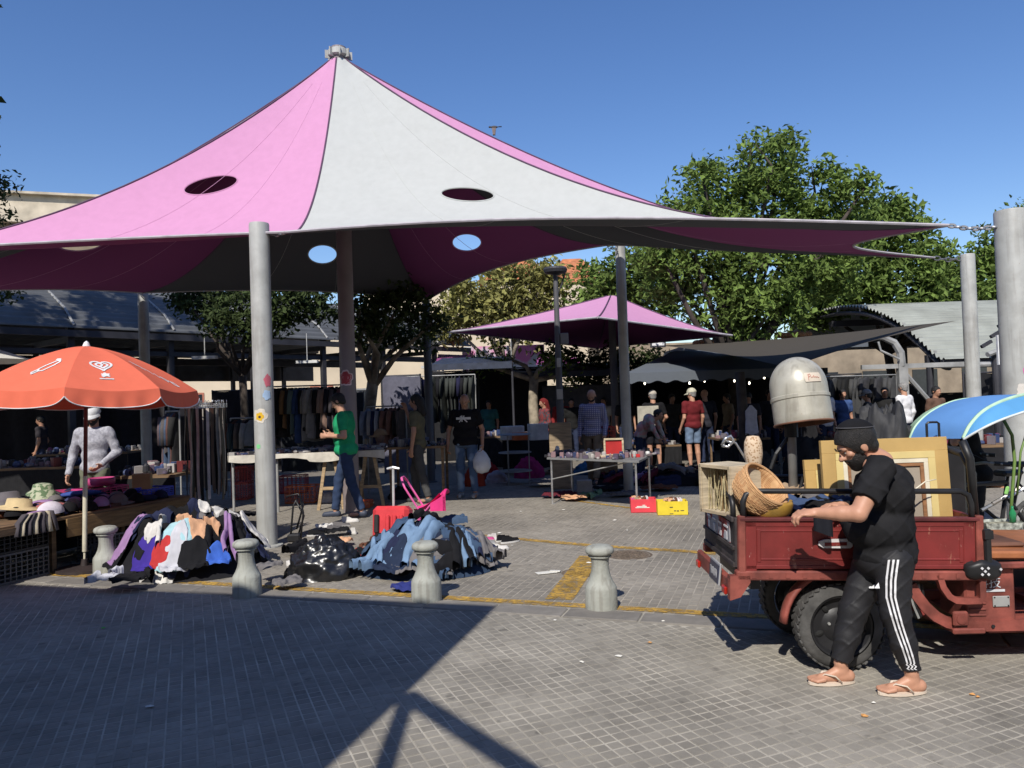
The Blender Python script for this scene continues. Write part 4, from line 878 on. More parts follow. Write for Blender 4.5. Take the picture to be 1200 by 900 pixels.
def beard_prims(hc, M, s, full=1.0):
    M = np.array(M, float); f = lambda x, y, z: V3(hc) + (M @ np.array([x, y, z])) * s
    pr = [('e', f(0, .034, -.048), (.063 * s, .063 * s, .062 * s * full), M), ('e', f(0, .058, -.088), (.036 * s, .034 * s, .03 * s * full), M), ('c', f(.064, .012, -.03), f(.064, .010, .01), .014 * s, .010 * s), ('c', f(-.064, .012, -.03), f(-.064, .010, .01), .014 * s, .010 * s), ('c', f(-.03, .084, -.04), f(.03, .084, -.04), .008 * s, .008 * s)]
    pr += [('m', f(0, .105, .012), (.075 * s, .05 * s, .046 * s), M), ('m', f(0, .098, -.055), (.022 * s, .014 * s, .008 * s), M), ('m', f(.036, .085, -.02), (.022 * s, .03 * s, .02 * s), M), ('m', f(-.036, .085, -.02), (.022 * s, .03 * s, .02 * s), M), ('m', f(0, -.055, -.04), (.2 * s, .062 * s, .1 * s), M)]
    return pr
def folds(a=.0035, f1=38, f2=23, ph=0.0):
    return lambda X, Y, Z: a * (np.sin(X * f1 * .6 + Z * f1 + np.sin(Y * f2 + ph) * 1.5) * .6 + np.sin(Z * f2 * 2.1 - X * 17 + Y * 19 + ph * 2) * .4)
def headmat(yaw, pitch, roll=0.0): return np.array(rz(yaw) @ rx(-pitch) @ ry(roll))
def eyes(parent, hc, M, s, eyemat=True):
    for sg in (-1, 1):
        p = V3(hc) + (np.array(M) @ np.array([sg * .030, .0765, .003])) * s
        mb = MB(); mb.ell(p, .0075 * s, 10, 8); e_ = put('eye', mb, M_eye, parent, smooth=True)
        p2_ = V3(hc) + (np.array(M) @ np.array([sg * .030, .0825, .003])) * s; mb = MB(); mb.ell(p2_, .005 * s, 8, 6); put('iris', mb, M_iris, e_, smooth=True)
def cap_mesh(hc, M, s, brim=True, h_=.1, back=False):
    Mx = Matrix([list(r) for r in np.array(M)]); mb = MB(); g_ = -1 if back else 1
    def fn(u, v):
        a = u * 2 * math.pi; ph = v * math.pi / 2; return Vector(hc) + (Mx @ Vector(((.089 * math.cos(a)) * math.cos(ph), .105 * math.sin(a) * math.cos(ph) - .012, .035 + h_ * math.sin(ph) ** .9))) * s
    mb.grid(fn, 20, 8, closeu=True)
    if brim:
        def fb(u, v):
            a = math.pi * (0.08 + .84 * u); r0 = 1 + v * .75 * math.sin((u * .84 + .08) * math.pi); return Vector(hc) + (Mx @ Vector((.089 * math.cos(a) * (1 + .1 * v), g_ * (.105 * math.sin(a) * r0) - .012, .037 - .02 * v - .012 * v * abs(math.cos(a))))) * s
        mb.grid(fb, 12, 4); mb.grid(lambda u, v: fb(u, v) - Vector((0, 0, .005)), 12, 4)
    return mb
DEF = dict(pelvis=(0, 0, .535), waist=(0, 0, .62), chest=(0, .0, .735), neck=(0, -.005, .845), head=(0, .012, .925),
           hipL=(-.052, 0, .515), kneeL=(-.058, .012, .285), ankL=(-.06, -.012, .045), hipR=(.052, 0, .515), kneeR=(.058, .012, .285), ankR=(.06, -.012, .045),
           shL=(-.105, 0, .805), elL=(-.135, -.02, .635), wrL=(-.135, .03, .49), shR=(.105, 0, .805), elR=(.135, -.02, .635), wrR=(.135, .03, .49))
def person(label, x, y, h, face, pose=None, girth=1.0, skin=SK_M, top=(0.05, 0.05, 0.05), bottom=(0.03, 0.04, 0.08), sleeve='short', legs='long', hair='short', hairm=None, beard=False, cap=None, shoes=(0.05, 0.05, 0.05), vox=.014,
           pitch=.15, yaw=0.0, topm=None, botm=None, capback=False, toes=(0, 0), z0=0.0, handdir=None, skirt=False, seated=False, group=None, curl=(.5, .6, .4)):
    t = thing('person', label, 'person', (x, y, z0), R(face), group=group); J = dict(DEF)
    if pose: J.update(pose)
    J = {k_: V3(v) * h for k_, v in J.items()}; g_ = girth; s = h / 1.75; M = headmat(yaw, pitch); hc = J['head']
    body = head_prims(hc, M, s) + [('c', J['neck'] - V3((0, 0, .02)) * h, hc + V3((0, -.01, -.03)) * h, .034 * h, .031 * h)]
    def torso(e):
        return [('c', J['shL'] + V3((.02, 0, -.01)) * h, J['shR'] - V3((.02, 0, .01)) * h, .036 * h + e, .036 * h + e), ('e', J['chest'], (.098 * h * (.5 + .5 * g_) + e, .062 * h * g_ + e, .105 * h + e), None), ('e', J['waist'], (.085 * h * g_ + e, .060 * h * g_ + e, .09 * h + e), None), ('e', J['pelvis'], (.092 * h * (.4 + .6 * g_) + e, .062 * h * g_ + e, .07 * h + e), None)]
    body += torso(0); hands = []
    for sd, sg in (('L', -1), ('R', 1)):
        sh, el, wr = J['sh' + sd], J['el' + sd], J['wr' + sd]; body += [('c', sh, el, .029 * h * (.6 + .4 * g_), .022 * h), ('c', el, wr, .022 * h, .0145 * h)]
        d = wr - el; d = d / np.linalg.norm(d)
        if handdir and sd in handdir: d, n, s_ = handdir[sd]
        else: n = V3((-sg, 0, 0)) if abs(d[0]) < .7 else V3((0, 0, -1)); s_ = V3((0, 1, 0)) if abs(d[1]) < .8 else V3((0, 0, 1))
        body += hand_prims(wr, d, n, s_, s, curl)
        hp, kn, an = J['hip' + sd], J['knee' + sd], J['ank' + sd]; body += [('c', hp, kn, .047 * h, .031 * h), ('c', kn, kn * .6 + an * .4, .031 * h, .031 * h), ('c', kn * .6 + an * .4, an, .031 * h, .019 * h)]
        ft = V3((sg * .01, .085, -.028)) * h; body += [('c', an - V3((0, .012, .02)) * h, an + ft, .022 * h, .017 * h)]
    bo = sput('body', body, vox, .012 * s, SKIN(skin), t)
    if vox < .012: eyes(bo, hc, M, s)
    e = .012
    sh = torso(e + .004)
    sh = [sh[0], sh[1], sh[2], ('e', J['pelvis'] + V3((0, 0, .005)) * h, ((.098 * h * (.4 + .6 * g_) + e), (.070 * h * g_ + e), .075 * h), None)]
    sh += [('h', J['pelvis'] + V3((0, 0, -.035)) * h, (0, 0, -1)), ('h', J['neck'] + V3((0, .01, .028)) * h, (0, .4, 1))]
    fz = {'short': .72, 'long': None, 'none': .12}[sleeve]
    for sd in 'LR':
        s0, el, wr = J['sh' + sd], J['el' + sd], J['wr' + sd]
        if fz is None: sh += [('c', s0, el, .038 * h, .031 * h), ('s', el, wr, .031 * h, .021 * h)]
        else: sh += [('s', s0, s0 + (el - s0) * fz, .040 * h * (.7 + .3 * g_), .036 * h)]
    sput('shirt', sh, vox, .02 * s, topm or fab(top), t, folds(.0045 * s, ph=x))
    if legs != 'none' and not skirt:
        tr = [('e', J['pelvis'] - V3((0, 0, .01)) * h, (.094 * h * (.4 + .6 * g_) + .006, .066 * h * g_ + .006, .06 * h), None), ('h', J['pelvis'] + V3((0, 0, .03)) * h, (0, 0, 1))]
        for sd in 'LR':
            hp, kn, an = J['hip' + sd], J['knee' + sd], J['ank' + sd]
            if legs == 'long': tr += [('c', hp, kn, .054 * h, .041 * h), ('s', kn, an + V3((0, 0, .012)) * h, .040 * h, .032 * h)]
            else: tr += [('s', hp, hp + (kn - hp) * .86, .056 * h, .048 * h)]
        sput('trousers' if legs == 'long' else 'shorts', tr, vox, .012 * s, botm or fab(bottom), t, folds(.005 * s, 30, 26, ph=y))
    if skirt: sput('skirt', [('c', J['pelvis'], (J['kneeL'] + J['kneeR']) / 2, .09 * h, .10 * h), ('s', (J['kneeL'] + J['kneeR']) / 2, (J['ankL'] + J['ankR']) / 2 + V3((0, 0, .02)) * h, .10 * h, .12 * h)], vox, .02, botm or fab(bottom), t, folds(.006, 40, 10))
    for sd in 'LR':
        an = J['ank' + sd]; sput('shoe', [('c', an - V3((0, .018, .020)) * h, an + V3((0, .085, -.026)) * h, .026 * h, .020 * h), ('c', an - V3((0, .02, .034)) * h, an + V3((0, .095, -.034)) * h, .018 * h, .016 * h), ('h', an - V3((0, 0, .045)) * h, (0, 0, -1))], vox, .012 * s, plas(shoes, .6), t)
    if hair and hair != 'bald': sput('hair', hair_prims(hc, M, s, hair), vox, .012 * s, hairm or M_hair, t)
    if beard: sput('beard', beard_prims(hc, M, s), min(vox, .008), .008 * s, hairm or M_hair, t)
    if cap: put('cap', cap_mesh(hc, M, s * 1.06, back=capback), fab(cap), t, smooth=True)
    return t

# --- the man at the cart (measured joint by joint)
def hero():
    bs = P(1015, 800, 4.38); bs.z = 0; t = thing('person', 'bearded man in black T-shirt, striped black track trousers and flip-flops reaching into the red cart', 'person', bs)
    W_ = lambda x, y, Y: V3(P(x, y, Y) - bs); vx = .006
    hc = W_(1003, 521, 4.40); M = np.array(rz(math.pi / 2 - .05) @ rx(-R(33))); s = 1.10
    shL, elL, wrL = W_(1032, 549, 4.24), W_(1006, 602, 4.14), W_(956, 601, 4.26); shR, elR, wrR = W_(1030, 552, 4.60), W_(1008, 600, 4.72), W_(986, 593, 4.58)
    neck, chest, belly, pel = W_(1033, 530, 4.42), W_(1035, 577, 4.42), W_(1028, 617, 4.42), W_(1036, 650, 4.42)
    hpL, knL, anL = W_(1046, 658, 4.33), W_(1049, 718, 4.30), W_(1068, 788, 4.28); hpR, knR, anR = W_(1022, 658, 4.51), W_(1000, 715, 4.48), W_(985, 777, 4.46)
    body = head_prims(hc, M, s) + [('c', neck - V3((.0, 0, .05)), hc + V3((.015, 0, -.02)), .060, .056), ('c', shL + V3((0, .05, 0)), shR - V3((0, .05, 0)), .07, .07), ('e', chest, (.135, .16, .15), None), ('e', belly, (.165, .17, .13), None), ('e', pel, (.135, .15, .12), None)]
    body += [('c', shL, elL, .058, .046), ('c', elL, elL * .6 + wrL * .4, .044, .042), ('c', elL * .6 + wrL * .4, wrL, .042, .028), ('c', shR, elR, .055, .045), ('c', elR, wrR, .045, .028)]
    body += hand_prims(wrL, (-1, .12, .0), (0, .15, -1), (0.1, 1, .25), 1.0, (.75, .75, .5)) + hand_prims(wrR, (-1, -.1, .1), (0, 0, -1), (.1, -1, .1), 1.0, (.6, .7, .5))
    for hp, kn, an, tz in ((hpL, knL, anL, 0), (hpR, knR, anR, .02)):
        body += [('c', hp, kn, .085, .052), ('c', kn, kn * .6 + an * .4, .05, .05), ('c', kn * .6 + an * .4, an, .05, .034), ('c', an, V3((an[0] + .02, an[1], .045)), .036, .03)]
        fz = .030; hx, fx = an[0] + .045, an[0] - .165
        body += [('c', (hx, an[1], .048), (hx, an[1], .045), .031, .031), ('c', (hx, an[1], .045), (fx + .05, an[1], .040), .03, .024), ('c', (an[0] - .01, an[1], .075), (fx + .06, an[1] - .005, .038), .032, .02)]
        for i, (dy, ln) in enumerate(((-.032, .062), (-.013, .066), (.004, .06), (.02, .05), (.034, .04))):
            dyy = dy * -1; body += [('c', (fx + .055, an[1] + dyy * .9, .036), (fx + .055 - ln, an[1] + dyy, .028), .0135 if i else .016, .010 if i else .013)]
    bo = sput('body', body, vx, .010, SKIN((0.50, 0.26, 0.17)), t); eyes(bo, hc, M, s)
    for dy, nm in ((0, 'near'),):
        pass
    sput('hair', hair_prims(hc, M, s, 'short', .012), vx, .01, M_hair, t); sput('beard', beard_prims(hc, M, s, 1.15), vx, .008, M_hair, t)
    for sg in (-1, 1):
        a = V3(hc) + (M @ V3((sg * .045, .090, .030))) * s; b = V3(hc) + (M @ V3((sg * .012, .098, .026))) * s; sput('eyebrow', [('c', a, b, .004, .005)], .003, .003, M_hair, bo)
    # skull cap with rim
    f = lambda x, y, z: Vector(V3(hc) + (M @ V3((x, y, z))) * s)
    mb = MB(); tl = np.array(rx(.55)); 
    def kf(u, v):
        a = u * 2 * math.pi; ph = (1 - v) * .98; q = tl @ V3((.093 * math.cos(a) * math.sin(ph), .112 * math.sin(a) * math.sin(ph), .103 * math.cos(ph))); return f(q[0], q[1] - .018, q[2] + .028)
    mb.grid(kf, 28, 10, closeu=True); kp = put('skullcap', mb, fab((.012, .012, .014)), t, smooth=True)
    mb = MB(); mb.tube([kf(k / 28, 0) for k in range(29)], .0032, 6, cap=False); put('rim', mb, fab((.10, .10, .11)), kp)
    # T-shirt
    sh = [('c', shL + V3((0, .05, -.015)), shR - V3((0, .05, .015)), .076, .076), ('e', chest + V3((.0, 0, 0)), (.160, .19, .17), None), ('e', belly, (.192, .19, .15), None), ('e', pel + V3((.005, 0, .0)), (.170, .178, .14), None), ('c', W_(1049, 562, 4.42), W_(1053, 640, 4.42), .088, .095),
          ('h', W_(1036, 656, 4.42), (-.06, 0, -1)), ('m', neck + V3((-.045, 0, .078)), (.075, .085, .055), np.array(ry(-.55)))]
    sh += [('s', shL, shL + (elL - shL) * .72, .079, .077), ('s', shR, shR + (elR - shR) * .72, .08, .072)]
    def sf(X, Y, Z):
        c1 = 1 - np.abs(np.sin(Z * 17 + X * 13 + np.sin(Y * 9 + X * 7) * 1.2)); c2 = 1 - np.abs(np.sin(Z * 24 - X * 21 + Y * 8 + 1)); return .0035 - .008 * c1 ** 3 - .006 * c2 ** 4 + .0012 * np.sin(X * 70 + Z * 50)
    M_ts = mat('black_tshirt', (.020, .020, .022), .93, var=.15, scale=12, bump=.35, bscale=300, spec=.1)
    sput('tshirt', sh, vx, .026, M_ts, t, sf)
    # trousers
    tr = [('e', pel - V3((0, 0, .02)), (.165, .17, .12), None), ('h', pel + V3((0, 0, .06)), (0, 0, 1))]
    tr += [('c', hpL, knL, .108, .078), ('c', knL, knL * .5 + anL * .5, .078, .068), ('s', knL * .5 + anL * .5, anL + V3((.0, 0, .015)), .070, .050)]
    tr += [('c', hpR, knR, .105, .080), ('c', knR, knR * .5 + anR * .5, .080, .070), ('s', knR * .5 + anR * .5, anR + V3((.0, 0, .01)), .072, .052)]
    M_tr = mat('black_trousers', (.017, .017, .020), .62, var=.15, scale=10, bump=.15, bscale=200, spec=.35)
    tf = lambda X, Y, Z: .003 - (.004 + .008 * (np.clip(.55 - Z, 0, 1))) * (1 - np.abs(np.sin(Z * 21 + X * 14 + np.sin(Y * 20 + X * 11) * 1.3))) ** 3 - .006 * (1 - np.abs(np.sin(Z * 30 - X * 24 + Y * 13))) ** 4
    V_, F_ = sdf_mesh(tr, vx, .02, tf); me = bpy.data.meshes.new('trousers'); me.from_pydata(V_.tolist(), [], F_.tolist()); me.materials.append(M_tr); me.polygons.foreach_set('use_smooth', [True] * len(me.polygons)); me.update()
    to = bpy.data.objects.new('trousers', me); COL.objects.link(to); to.parent = t
    # three white stripes laid on the outer side of the near leg: ray cast against the trouser mesh
    from mathutils.bvhtree import BVHTree
    bv = BVHTree.FromPolygons(V_.tolist(), F_.tolist()); wm = mat('white_stripe', (.72, .72, .74), .7, var=.03)
    path = [(1047, 656), (1044, 680), (1044, 700), (1049, 720), (1055, 740), (1061, 757), (1066, 772), (1069, 785)]
    cam_l = Vector((0, 0, H)) - bs
    for i, dx in enumerate((-5.2, 0.2, 5.4)):
        mb = MB(); rows = []
        n = 60
        for j in range(n + 1):
            u = j / n * (len(path) - 1); k_ = min(int(u), len(path) - 2); ff = u - k_; px = path[k_][0] * (1 - ff) + path[k_ + 1][0] * ff; py = path[k_][1] * (1 - ff) + path[k_ + 1][1] * ff; tp = 1 - .25 * j / n
            if j > n * .93: px += 1.5 * math.sin(j * 2)
            row = []
            for w_ in (-1.25, 0, 1.25):
                d = (P(px + (dx + w_) * tp, py, 4.3) - Vector((0, 0, H))).normalized(); hit = bv.ray_cast(cam_l, d)
                row.append((hit[0] + hit[1] * .0022 if hit[1].dot(d) < 0 else hit[0] - hit[1] * .0022) if hit[0] is not None else None)
            rows.append(row)
        vs = []; fs = []
        for j in range(n):
            for c_ in (0, 1):
                q = [rows[j][c_], rows[j][c_ + 1], rows[j + 1][c_ + 1], rows[j + 1][c_]]
                if all(a is not None for a in q) and max((q[0] - q[2]).length, (q[1] - q[3]).length) < .06: b = len(vs); vs += q; fs.append((b, b + 1, b + 2, b + 3))
        if fs: mb.add(vs, fs); o = put('stripe', mb, wm, to, smooth=True)
    # small three-bar emblem on the thigh
    mb = MB()
    for (xa, xb, ya, yb) in ((1018.6, 1021.2, 688.6, 686.8), (1021.6, 1025.2, 688.8, 684.6), (1025.6, 1029.8, 689.2, 682.6)):
        pts2 = [(xa, 689.5), (xb + 1.2, 689.5), (xb - .2, yb), (xa - .6 + .2, ya - .9)]; q = []
        for (px, py) in pts2:
            d = (P(px, py, 4.3) - Vector((0, 0, H))).normalized(); hit = bv.ray_cast(cam_l, d)
            if hit[0] is None: break
            q.append((d, hit[3]))
        if len(q) == 4: dm = min(a[1] for a in q) - .010; mb.add([cam_l + a[0] * dm for a in q], [(0, 1, 2, 3)])
    if mb.v: put('emblem', mb, wm, to)
    # flip-flops
    M_ff = mat('cream_rubber', (.62, .52, .42), .7, var=.08)
    for an, nm in ((anL, 0), (anR, 1)):
        mb = MB(); out = []
        for k_ in range(24):
            a = k_ * 2 * math.pi / 24; cx = math.cos(a); sx = math.sin(a); wdt = .046 + .010 * (-cx) ; out.append((an[0] - .055 + .135 * cx, an[1] + wdt * sx * (1 - .12 * abs(cx))))
        mb.prism(out, .004, .019); so_ = put('flip_flop', mb, M_ff, t)
        mb = MB(); tp = Vector((an[0] - .135, an[1] + .01, .024))
        for sg in (-1, 1): mb.tube([tp, Vector((an[0] - .10, an[1] + sg * .022, .066)), Vector((an[0] - .05, an[1] + sg * .043, .058)), Vector((an[0] - .015, an[1] + sg * .046, .022))], [.006, .009, .010, .008], 6, flat=.5)
        put('strap', mb, M_ff, so_, smooth=True)
    return t
HERO = hero()

def at(x, y, Y=None):
    if Y is None: q = G(x, y)
    else: q = P(x, y, Y); q.z = 0
    return q
def hgt(px, ytop, ybot, Y): return P(px, ytop, Y).z - P(px, ybot, Y).z
# green T-shirt man walking left
q = at(408, 606)
person('man in bright green T-shirt and blue jeans walking left past the long table', q.x, q.y, 1.90, 88, dict(hipL=(-.05, 0, .51), kneeL=(-.055, -.045, .285), ankL=(-.055, -.125, .055), kneeR=(.055, .08, .30), ankR=(.055, .115, .045), chest=(0, .012, .735), neck=(0, .02, .845), head=(0, .055, .925), waist=(0, .012, .62), elL=(-.135, -.02, .65), wrL=(-.10, .125, .655), elR=(.13, -.02, .66), wrR=(.06, .13, .66)),
       girth=1.25, skin=SK_L, top=(0.02, 0.30, 0.13), bottom=(0.035, 0.055, 0.11), pitch=.55, vox=.010, shoes=(.04, .05, .08), curl=(.9, .9, .6))
# woman in olive top
q = at(492, 589)
person('woman in olive top and dark hair with one arm raised, at the table end', q.x, q.y, 1.86, 78, dict(elL=(-.15, -.015, .65), wrL=(-.15, .01, .50), elR=(.10, .09, .71), wrR=(.07, .13, .85), kneeL=(-.05, -.04, .29), ankL=(-.05, -.10, .05), kneeR=(.05, .06, .29), ankR=(.05, .04, .045)),
       girth=.95, skin=SK_M, top=(0.12, 0.11, 0.07), bottom=(0.07, 0.07, 0.07), hair='long', vox=.011, pitch=.1)
# black T man with bag
q = at(548, 583); bt = person('bald man in black logo T-shirt and faded jeans holding a white plastic bag', q.x, q.y, 1.84, 172, dict(elL=(-.16, -.02, .65), wrL=(-.165, .03, .50), elR=(.165, -.01, .65), wrR=(.17, .04, .50), kneeL=(-.065, .03, .29), ankL=(-.08, .02, .05), kneeR=(.06, .0, .285), ankR=(.07, -.05, .045)),
       girth=1.35, skin=SK_M, top=(0.012, 0.012, 0.014), bottom=(0.13, 0.20, 0.31), hair='bald', vox=.010, pitch=.35, yaw=.1, botm=checker_mat('faded_denim', (0.05, 0.09, 0.17), (0.22, 0.30, 0.42), 3.0, kind='n'), shoes=(.3, .3, .3))
M_wprint = mat('white_print', (.7, .7, .7), .8); hB = 1.84
mb = MB(); z_ = .755 * hB; yy = .0 
def onchest(x, z): 
    return Vector((x, .062 * hB * 1.35 * math.sqrt(max(0, 1 - (x / (.098 * hB * 1.2)) ** 2)) + .026, z))
for (x0, x1, z0_, z1_) in ((-.13, .13, -.012, .028),):
    mb.grid(lambda u, v: onchest(x0 + (x1 - x0) * u, z_ + z0_ + (z1_ - z0_) * v), 16, 2)
for (xa, za, xb, zb) in ((.01, .0, .05, .05), (.01, .0, -.02, .055), (.01, .02, .07, -.055), (.0, .01, -.07, -.055), (.02, -.05, .02, .06)):
    d = Vector((xb - xa, zb - za)); nn = Vector((-d.y, d.x)).normalized() * .009; mb.grid(lambda u, v: onchest(xa + d.x * u + nn.x * (2 * v - 1), z_ + za + d.y * u + nn.y * (2 * v - 1)) + Vector((0, .002, 0)), 5, 1)
put('chest_print', mb, M_wprint, bt)
# his bag
bw = bt.matrix_basis @ Vector((-.165 * hB, .06 * hB, .5 * hB)); bw2 = Vector((q.x + .27, q.y - .12, .90))
mb = MB(); mb.lathe([(.005, .0), (.10, .03), (.155, .12), (.15, .25), (.09, .36), (.03, .42), (.02, .5)], 18, wob=lambda t, j: 1 + .10 * math.sin(3 * t + j) + .06 * math.sin(7 * t + 2 * j), c=(0, 0, 0))
tag(put('plastic_bag', mb, mat('white_plastic_film', (.60, .62, .66), .35, var=.1, bump=.4, bscale=20), loc=(bw2.x, bw2.y, .42), smooth=True), 'full white plastic bag hanging from the hand of the bald man in black', 'bag')
# checkered shirt man
q = at(697, 566); person('bearded bald man in blue checked shirt walking behind the metal-legged table', q.x, q.y, 1.86, 160, dict(kneeL=(-.06, .07, .29), ankL=(-.05, .12, .05), kneeR=(.06, -.03, .285), ankR=(.06, -.11, .055), wrL=(-.14, .06, .5), wrR=(.14, .03, .49)),
       girth=1.1, skin=SK_L, topm=checker_mat('blue_check_cloth', (0.46, 0.44, 0.54), (0.13, 0.14, 0.30), 8), sleeve='long', bottom=(.26, .20, .14), hair='bald', beard=True, pitch=.55, vox=.011)
q = at(768, 549); person('person in black shorts and pale cap with back turned, beside the navy marquee', q.x, q.y, 1.80, 5, dict(elR=(.16, -.03, .65), wrR=(.13, .06, .57), elL=(-.15, -.02, .64)), girth=1.25, skin=SK_L, top=(.012, .012, .014), bottom=(.015, .015, .02), legs='short', hair='short', hairm=M_ghair, cap=(.42, .38, .33), vox=.013)
q = at(814, 549); person('man in maroon T-shirt, denim shorts and beige cap under the navy marquee', q.x, q.y, 1.82, 20, dict(wrL=(-.15, .05, .5)), girth=1.15, skin=SK_L, top=(.14, .018, .022), bottom=(.16, .22, .32), legs='short', hair='short', hairm=M_ghair, cap=(.48, .46, .36), vox=.013, yaw=.5)
q = at(628, 548); person('woman in red patterned headscarf and long dress beside the metal-legged table', q.x + .25, q.y, 1.72, 110, dict(wrL=(-.08, .13, .57), wrR=(.08, .12, .57)), girth=1.15, skin=SK_M, topm=checker_mat('red_floral_cloth', (.20, .03, .03), (.06, .05, .06), 22, kind='n'), botm=checker_mat('floral_skirt', (.40, .33, .26), (.38, .06, .06), 9, kind='n'), sleeve='long', skirt=True, hair='long', hairm=fab((.16, .02, .02)), vox=.013)
# dim people further back
back = [
 (112, 585, 1.80, 185, 'man in pale grey sweater and white cap standing behind the hat table under the parasol', dict(topm=checker_mat('grey_knit', (.40, .40, .44), (.30, .30, .34), 30, kind='n'), sleeve='long', bottom=(.16, .17, .12), skin=SK_L, beard=True, cap=(.6, .6, .6), girth=1.0, pitch=.35, vox=.011, pose=dict(elL=(-.155, -.02, .65), wrL=(-.09, .11, .56), elR=(.165, -.02, .64), wrR=(.17, .05, .49)))),
 (244, 548, 1.80, 60, 'man in dark jacket with black hair bending near the belt rack', dict(top=(.03, .03, .035), sleeve='long', pitch=.5)),
 (285, 548, 1.70, 75, 'older grey-haired person in black looking down at the clothes rail', dict(top=(.02, .02, .02), sleeve='long', hairm=M_ghair, pitch=.6)),
 (617, 535, 1.80, 20, 'person in navy jacket with a backpack walking away near the crooked pale trunk', dict(top=(.05, .09, .2), sleeve='long', bottom=(.05, .08, .15))),
 (660, 538, 1.74, 190, 'person in dark red jacket among the stalls behind the street lamp', dict(top=(.25, .03, .03), sleeve='long')),
 (735, 541, 1.74, 180, 'bearded man in black behind the slim grey pole', dict(top=(.02, .02, .02), beard=True)),
 (672, 540, 1.70, 175, 'person in a black top standing left of the man in checked shirt', dict(top=(.015, .015, .015))),
 (829, 546, 1.80, 10, 'bald man half hidden behind the man in maroon', dict(top=(.03, .03, .04), hair='bald', skin=SK_L)),
 (521, 536, 1.72, 200, 'person in grey hooded top at a stall behind the woman in olive', dict(top=(.12, .12, .14), sleeve='long')),
 (560, 534, 1.70, 180, 'person in pale pink shirt at a stall behind the bald man in black', dict(top=(.42, .3, .36))),
 (1063, 545, 1.80, 30, 'man in white shirt with grey hair behind the blue beach tent', dict(top=(.72, .72, .74), hairm=M_ghair, sleeve='long', skin=SK_L)),
 (1020, 548, 1.66, 60, 'person in grey cap with red brim behind the dark tarpaulin heap', dict(top=(.06, .06, .06), cap=(.25, .25, .26))),
 (969, 549, 1.80, 200, 'person in white shirt half hidden behind the salon hair dryer', dict(top=(.7, .7, .74), skin=SK_L)),
 (600, 531, 1.65, 90, 'person with blue headscarf among the far stalls', dict(top=(.06, .10, .25), hair='long', hairm=fab((.08, .12, .3)))),
 (880, 548, 1.70, 160, 'person in dark clothes stooping by the marquee pole', dict(top=(.04, .04, .05), pitch=.7)),
 (352, 537, 1.72, 170, 'shopper in dark clothes among the coats behind the near pole', dict(top=(.03, .03, .04), sleeve='long')),
 (590, 536, 1.74, 15, 'shopper in grey jacket with back turned near the shelf stand', dict(top=(.12, .12, .13), sleeve='long')),
 (645, 533, 1.68, 185, 'shopper in dark blue top among the stalls, left of the lamp post', dict(top=(.04, .06, .16))),
 (790, 541, 1.72, 190, 'stallholder in charcoal top facing out from the marquee', dict(top=(.05, .05, .05))),
 (905, 545, 1.75, 180, 'stallholder in dark top under the marquee, left of the hair dryer', dict(top=(.03, .03, .035))),
 (1100, 545, 1.70, 200, 'shopper in brown top behind the blue beach tent', dict(top=(.12, .07, .05))),
 (20, 560, 1.70, 160, 'stallholder in dark blue at the far left stall', dict(top=(.04, .06, .12), sleeve='long')),
 (470, 534, 1.70, 190, 'shopper in maroon top behind the short clothes rail', dict(top=(.14, .03, .04))),
 (500, 531, 1.66, 160, 'shopper in mustard top in the deep shade behind the woman in olive', dict(top=(.22, .15, .04))),
 (575, 540, 1.72, 170, 'shopper in teal shirt near the shelf stand', dict(top=(.04, .14, .14))),
 (710, 535, 1.70, 150, 'shopper in white top in the shade behind the man in checked shirt', dict(top=(.45, .44, .42))),
 (855, 538, 1.68, 100, 'shopper in beige top deep under the marquee', dict(top=(.28, .22, .15))),
 (925, 540, 1.74, 170, 'shopper in grey T-shirt between marquee and vault', dict(top=(.16, .16, .17))),
 (990, 541, 1.70, 190, 'shopper in blue top in the vault shade', dict(top=(.05, .09, .22))),
 (1040, 540, 1.72, 160, 'shopper in black top in the vault shade, left of the man in white', dict(top=(.02, .02, .02))),
 (150, 548, 1.70, 120, 'shopper in striped brown top between the left stalls', dict(top=(.12, .08, .06))),
 (205, 545, 1.72, 200, 'shopper in dark green behind the rail of jeans', dict(top=(.03, .07, .04), sleeve='long')),
 (50, 570, 1.70, 100, 'person in dark top among the shaded stalls left of the man in grey sweater', dict(top=(.04, .035, .04))),
]
for (x, y, h_, fc, lb, kw) in back:
    q = at(x, y) if y != 585 else at(x, y, 10.4); k2 = dict(vox=.016, skin=SK_M); k2.update(kw); person(lb, q.x, q.y, h_, fc, **k2)
# leaning black-clothed man under the beach tent
q = at(1150, 622, 7.2); person('person in black leaning on an arm beneath the blue beach tent', P(1143, 550, 7.2).x, 7.2, 1.58, 60, dict(elL=(-.13, .10, .74), wrL=(-.08, .13, .88), chest=(0, .05, .73), neck=(0, .09, .83), head=(0, .13, .90), shL=(-.10, .08, .80), shR=(.10, .08, .79), waist=(0, .02, .62)), girth=1.2, skin=SK_L, top=(.012, .012, .013), bottom=(.03, .03, .032), vox=.011)
# pink-sleeved vendor bending
q = at(752, 560); person('person in pink striped top bending over goods beside the person in black shorts', q.x, q.y, 1.62, 240, dict(chest=(0, .12, .70), neck=(0, .20, .76), head=(0, .25, .80), shL=(-.1, .17, .75), shR=(.1, .17, .75), elL=(-.12, .22, .62), wrL=(-.1, .28, .5), elR=(.12, .22, .62), wrR=(.1, .28, .5), waist=(0, .03, .62)), top=(.4, .2, .22), topm=checker_mat('striped_cloth', (.5, .25, .25), (.4, .38, .35), 9, kind='n'), sleeve='long', vox=.014, skin=SK_L)
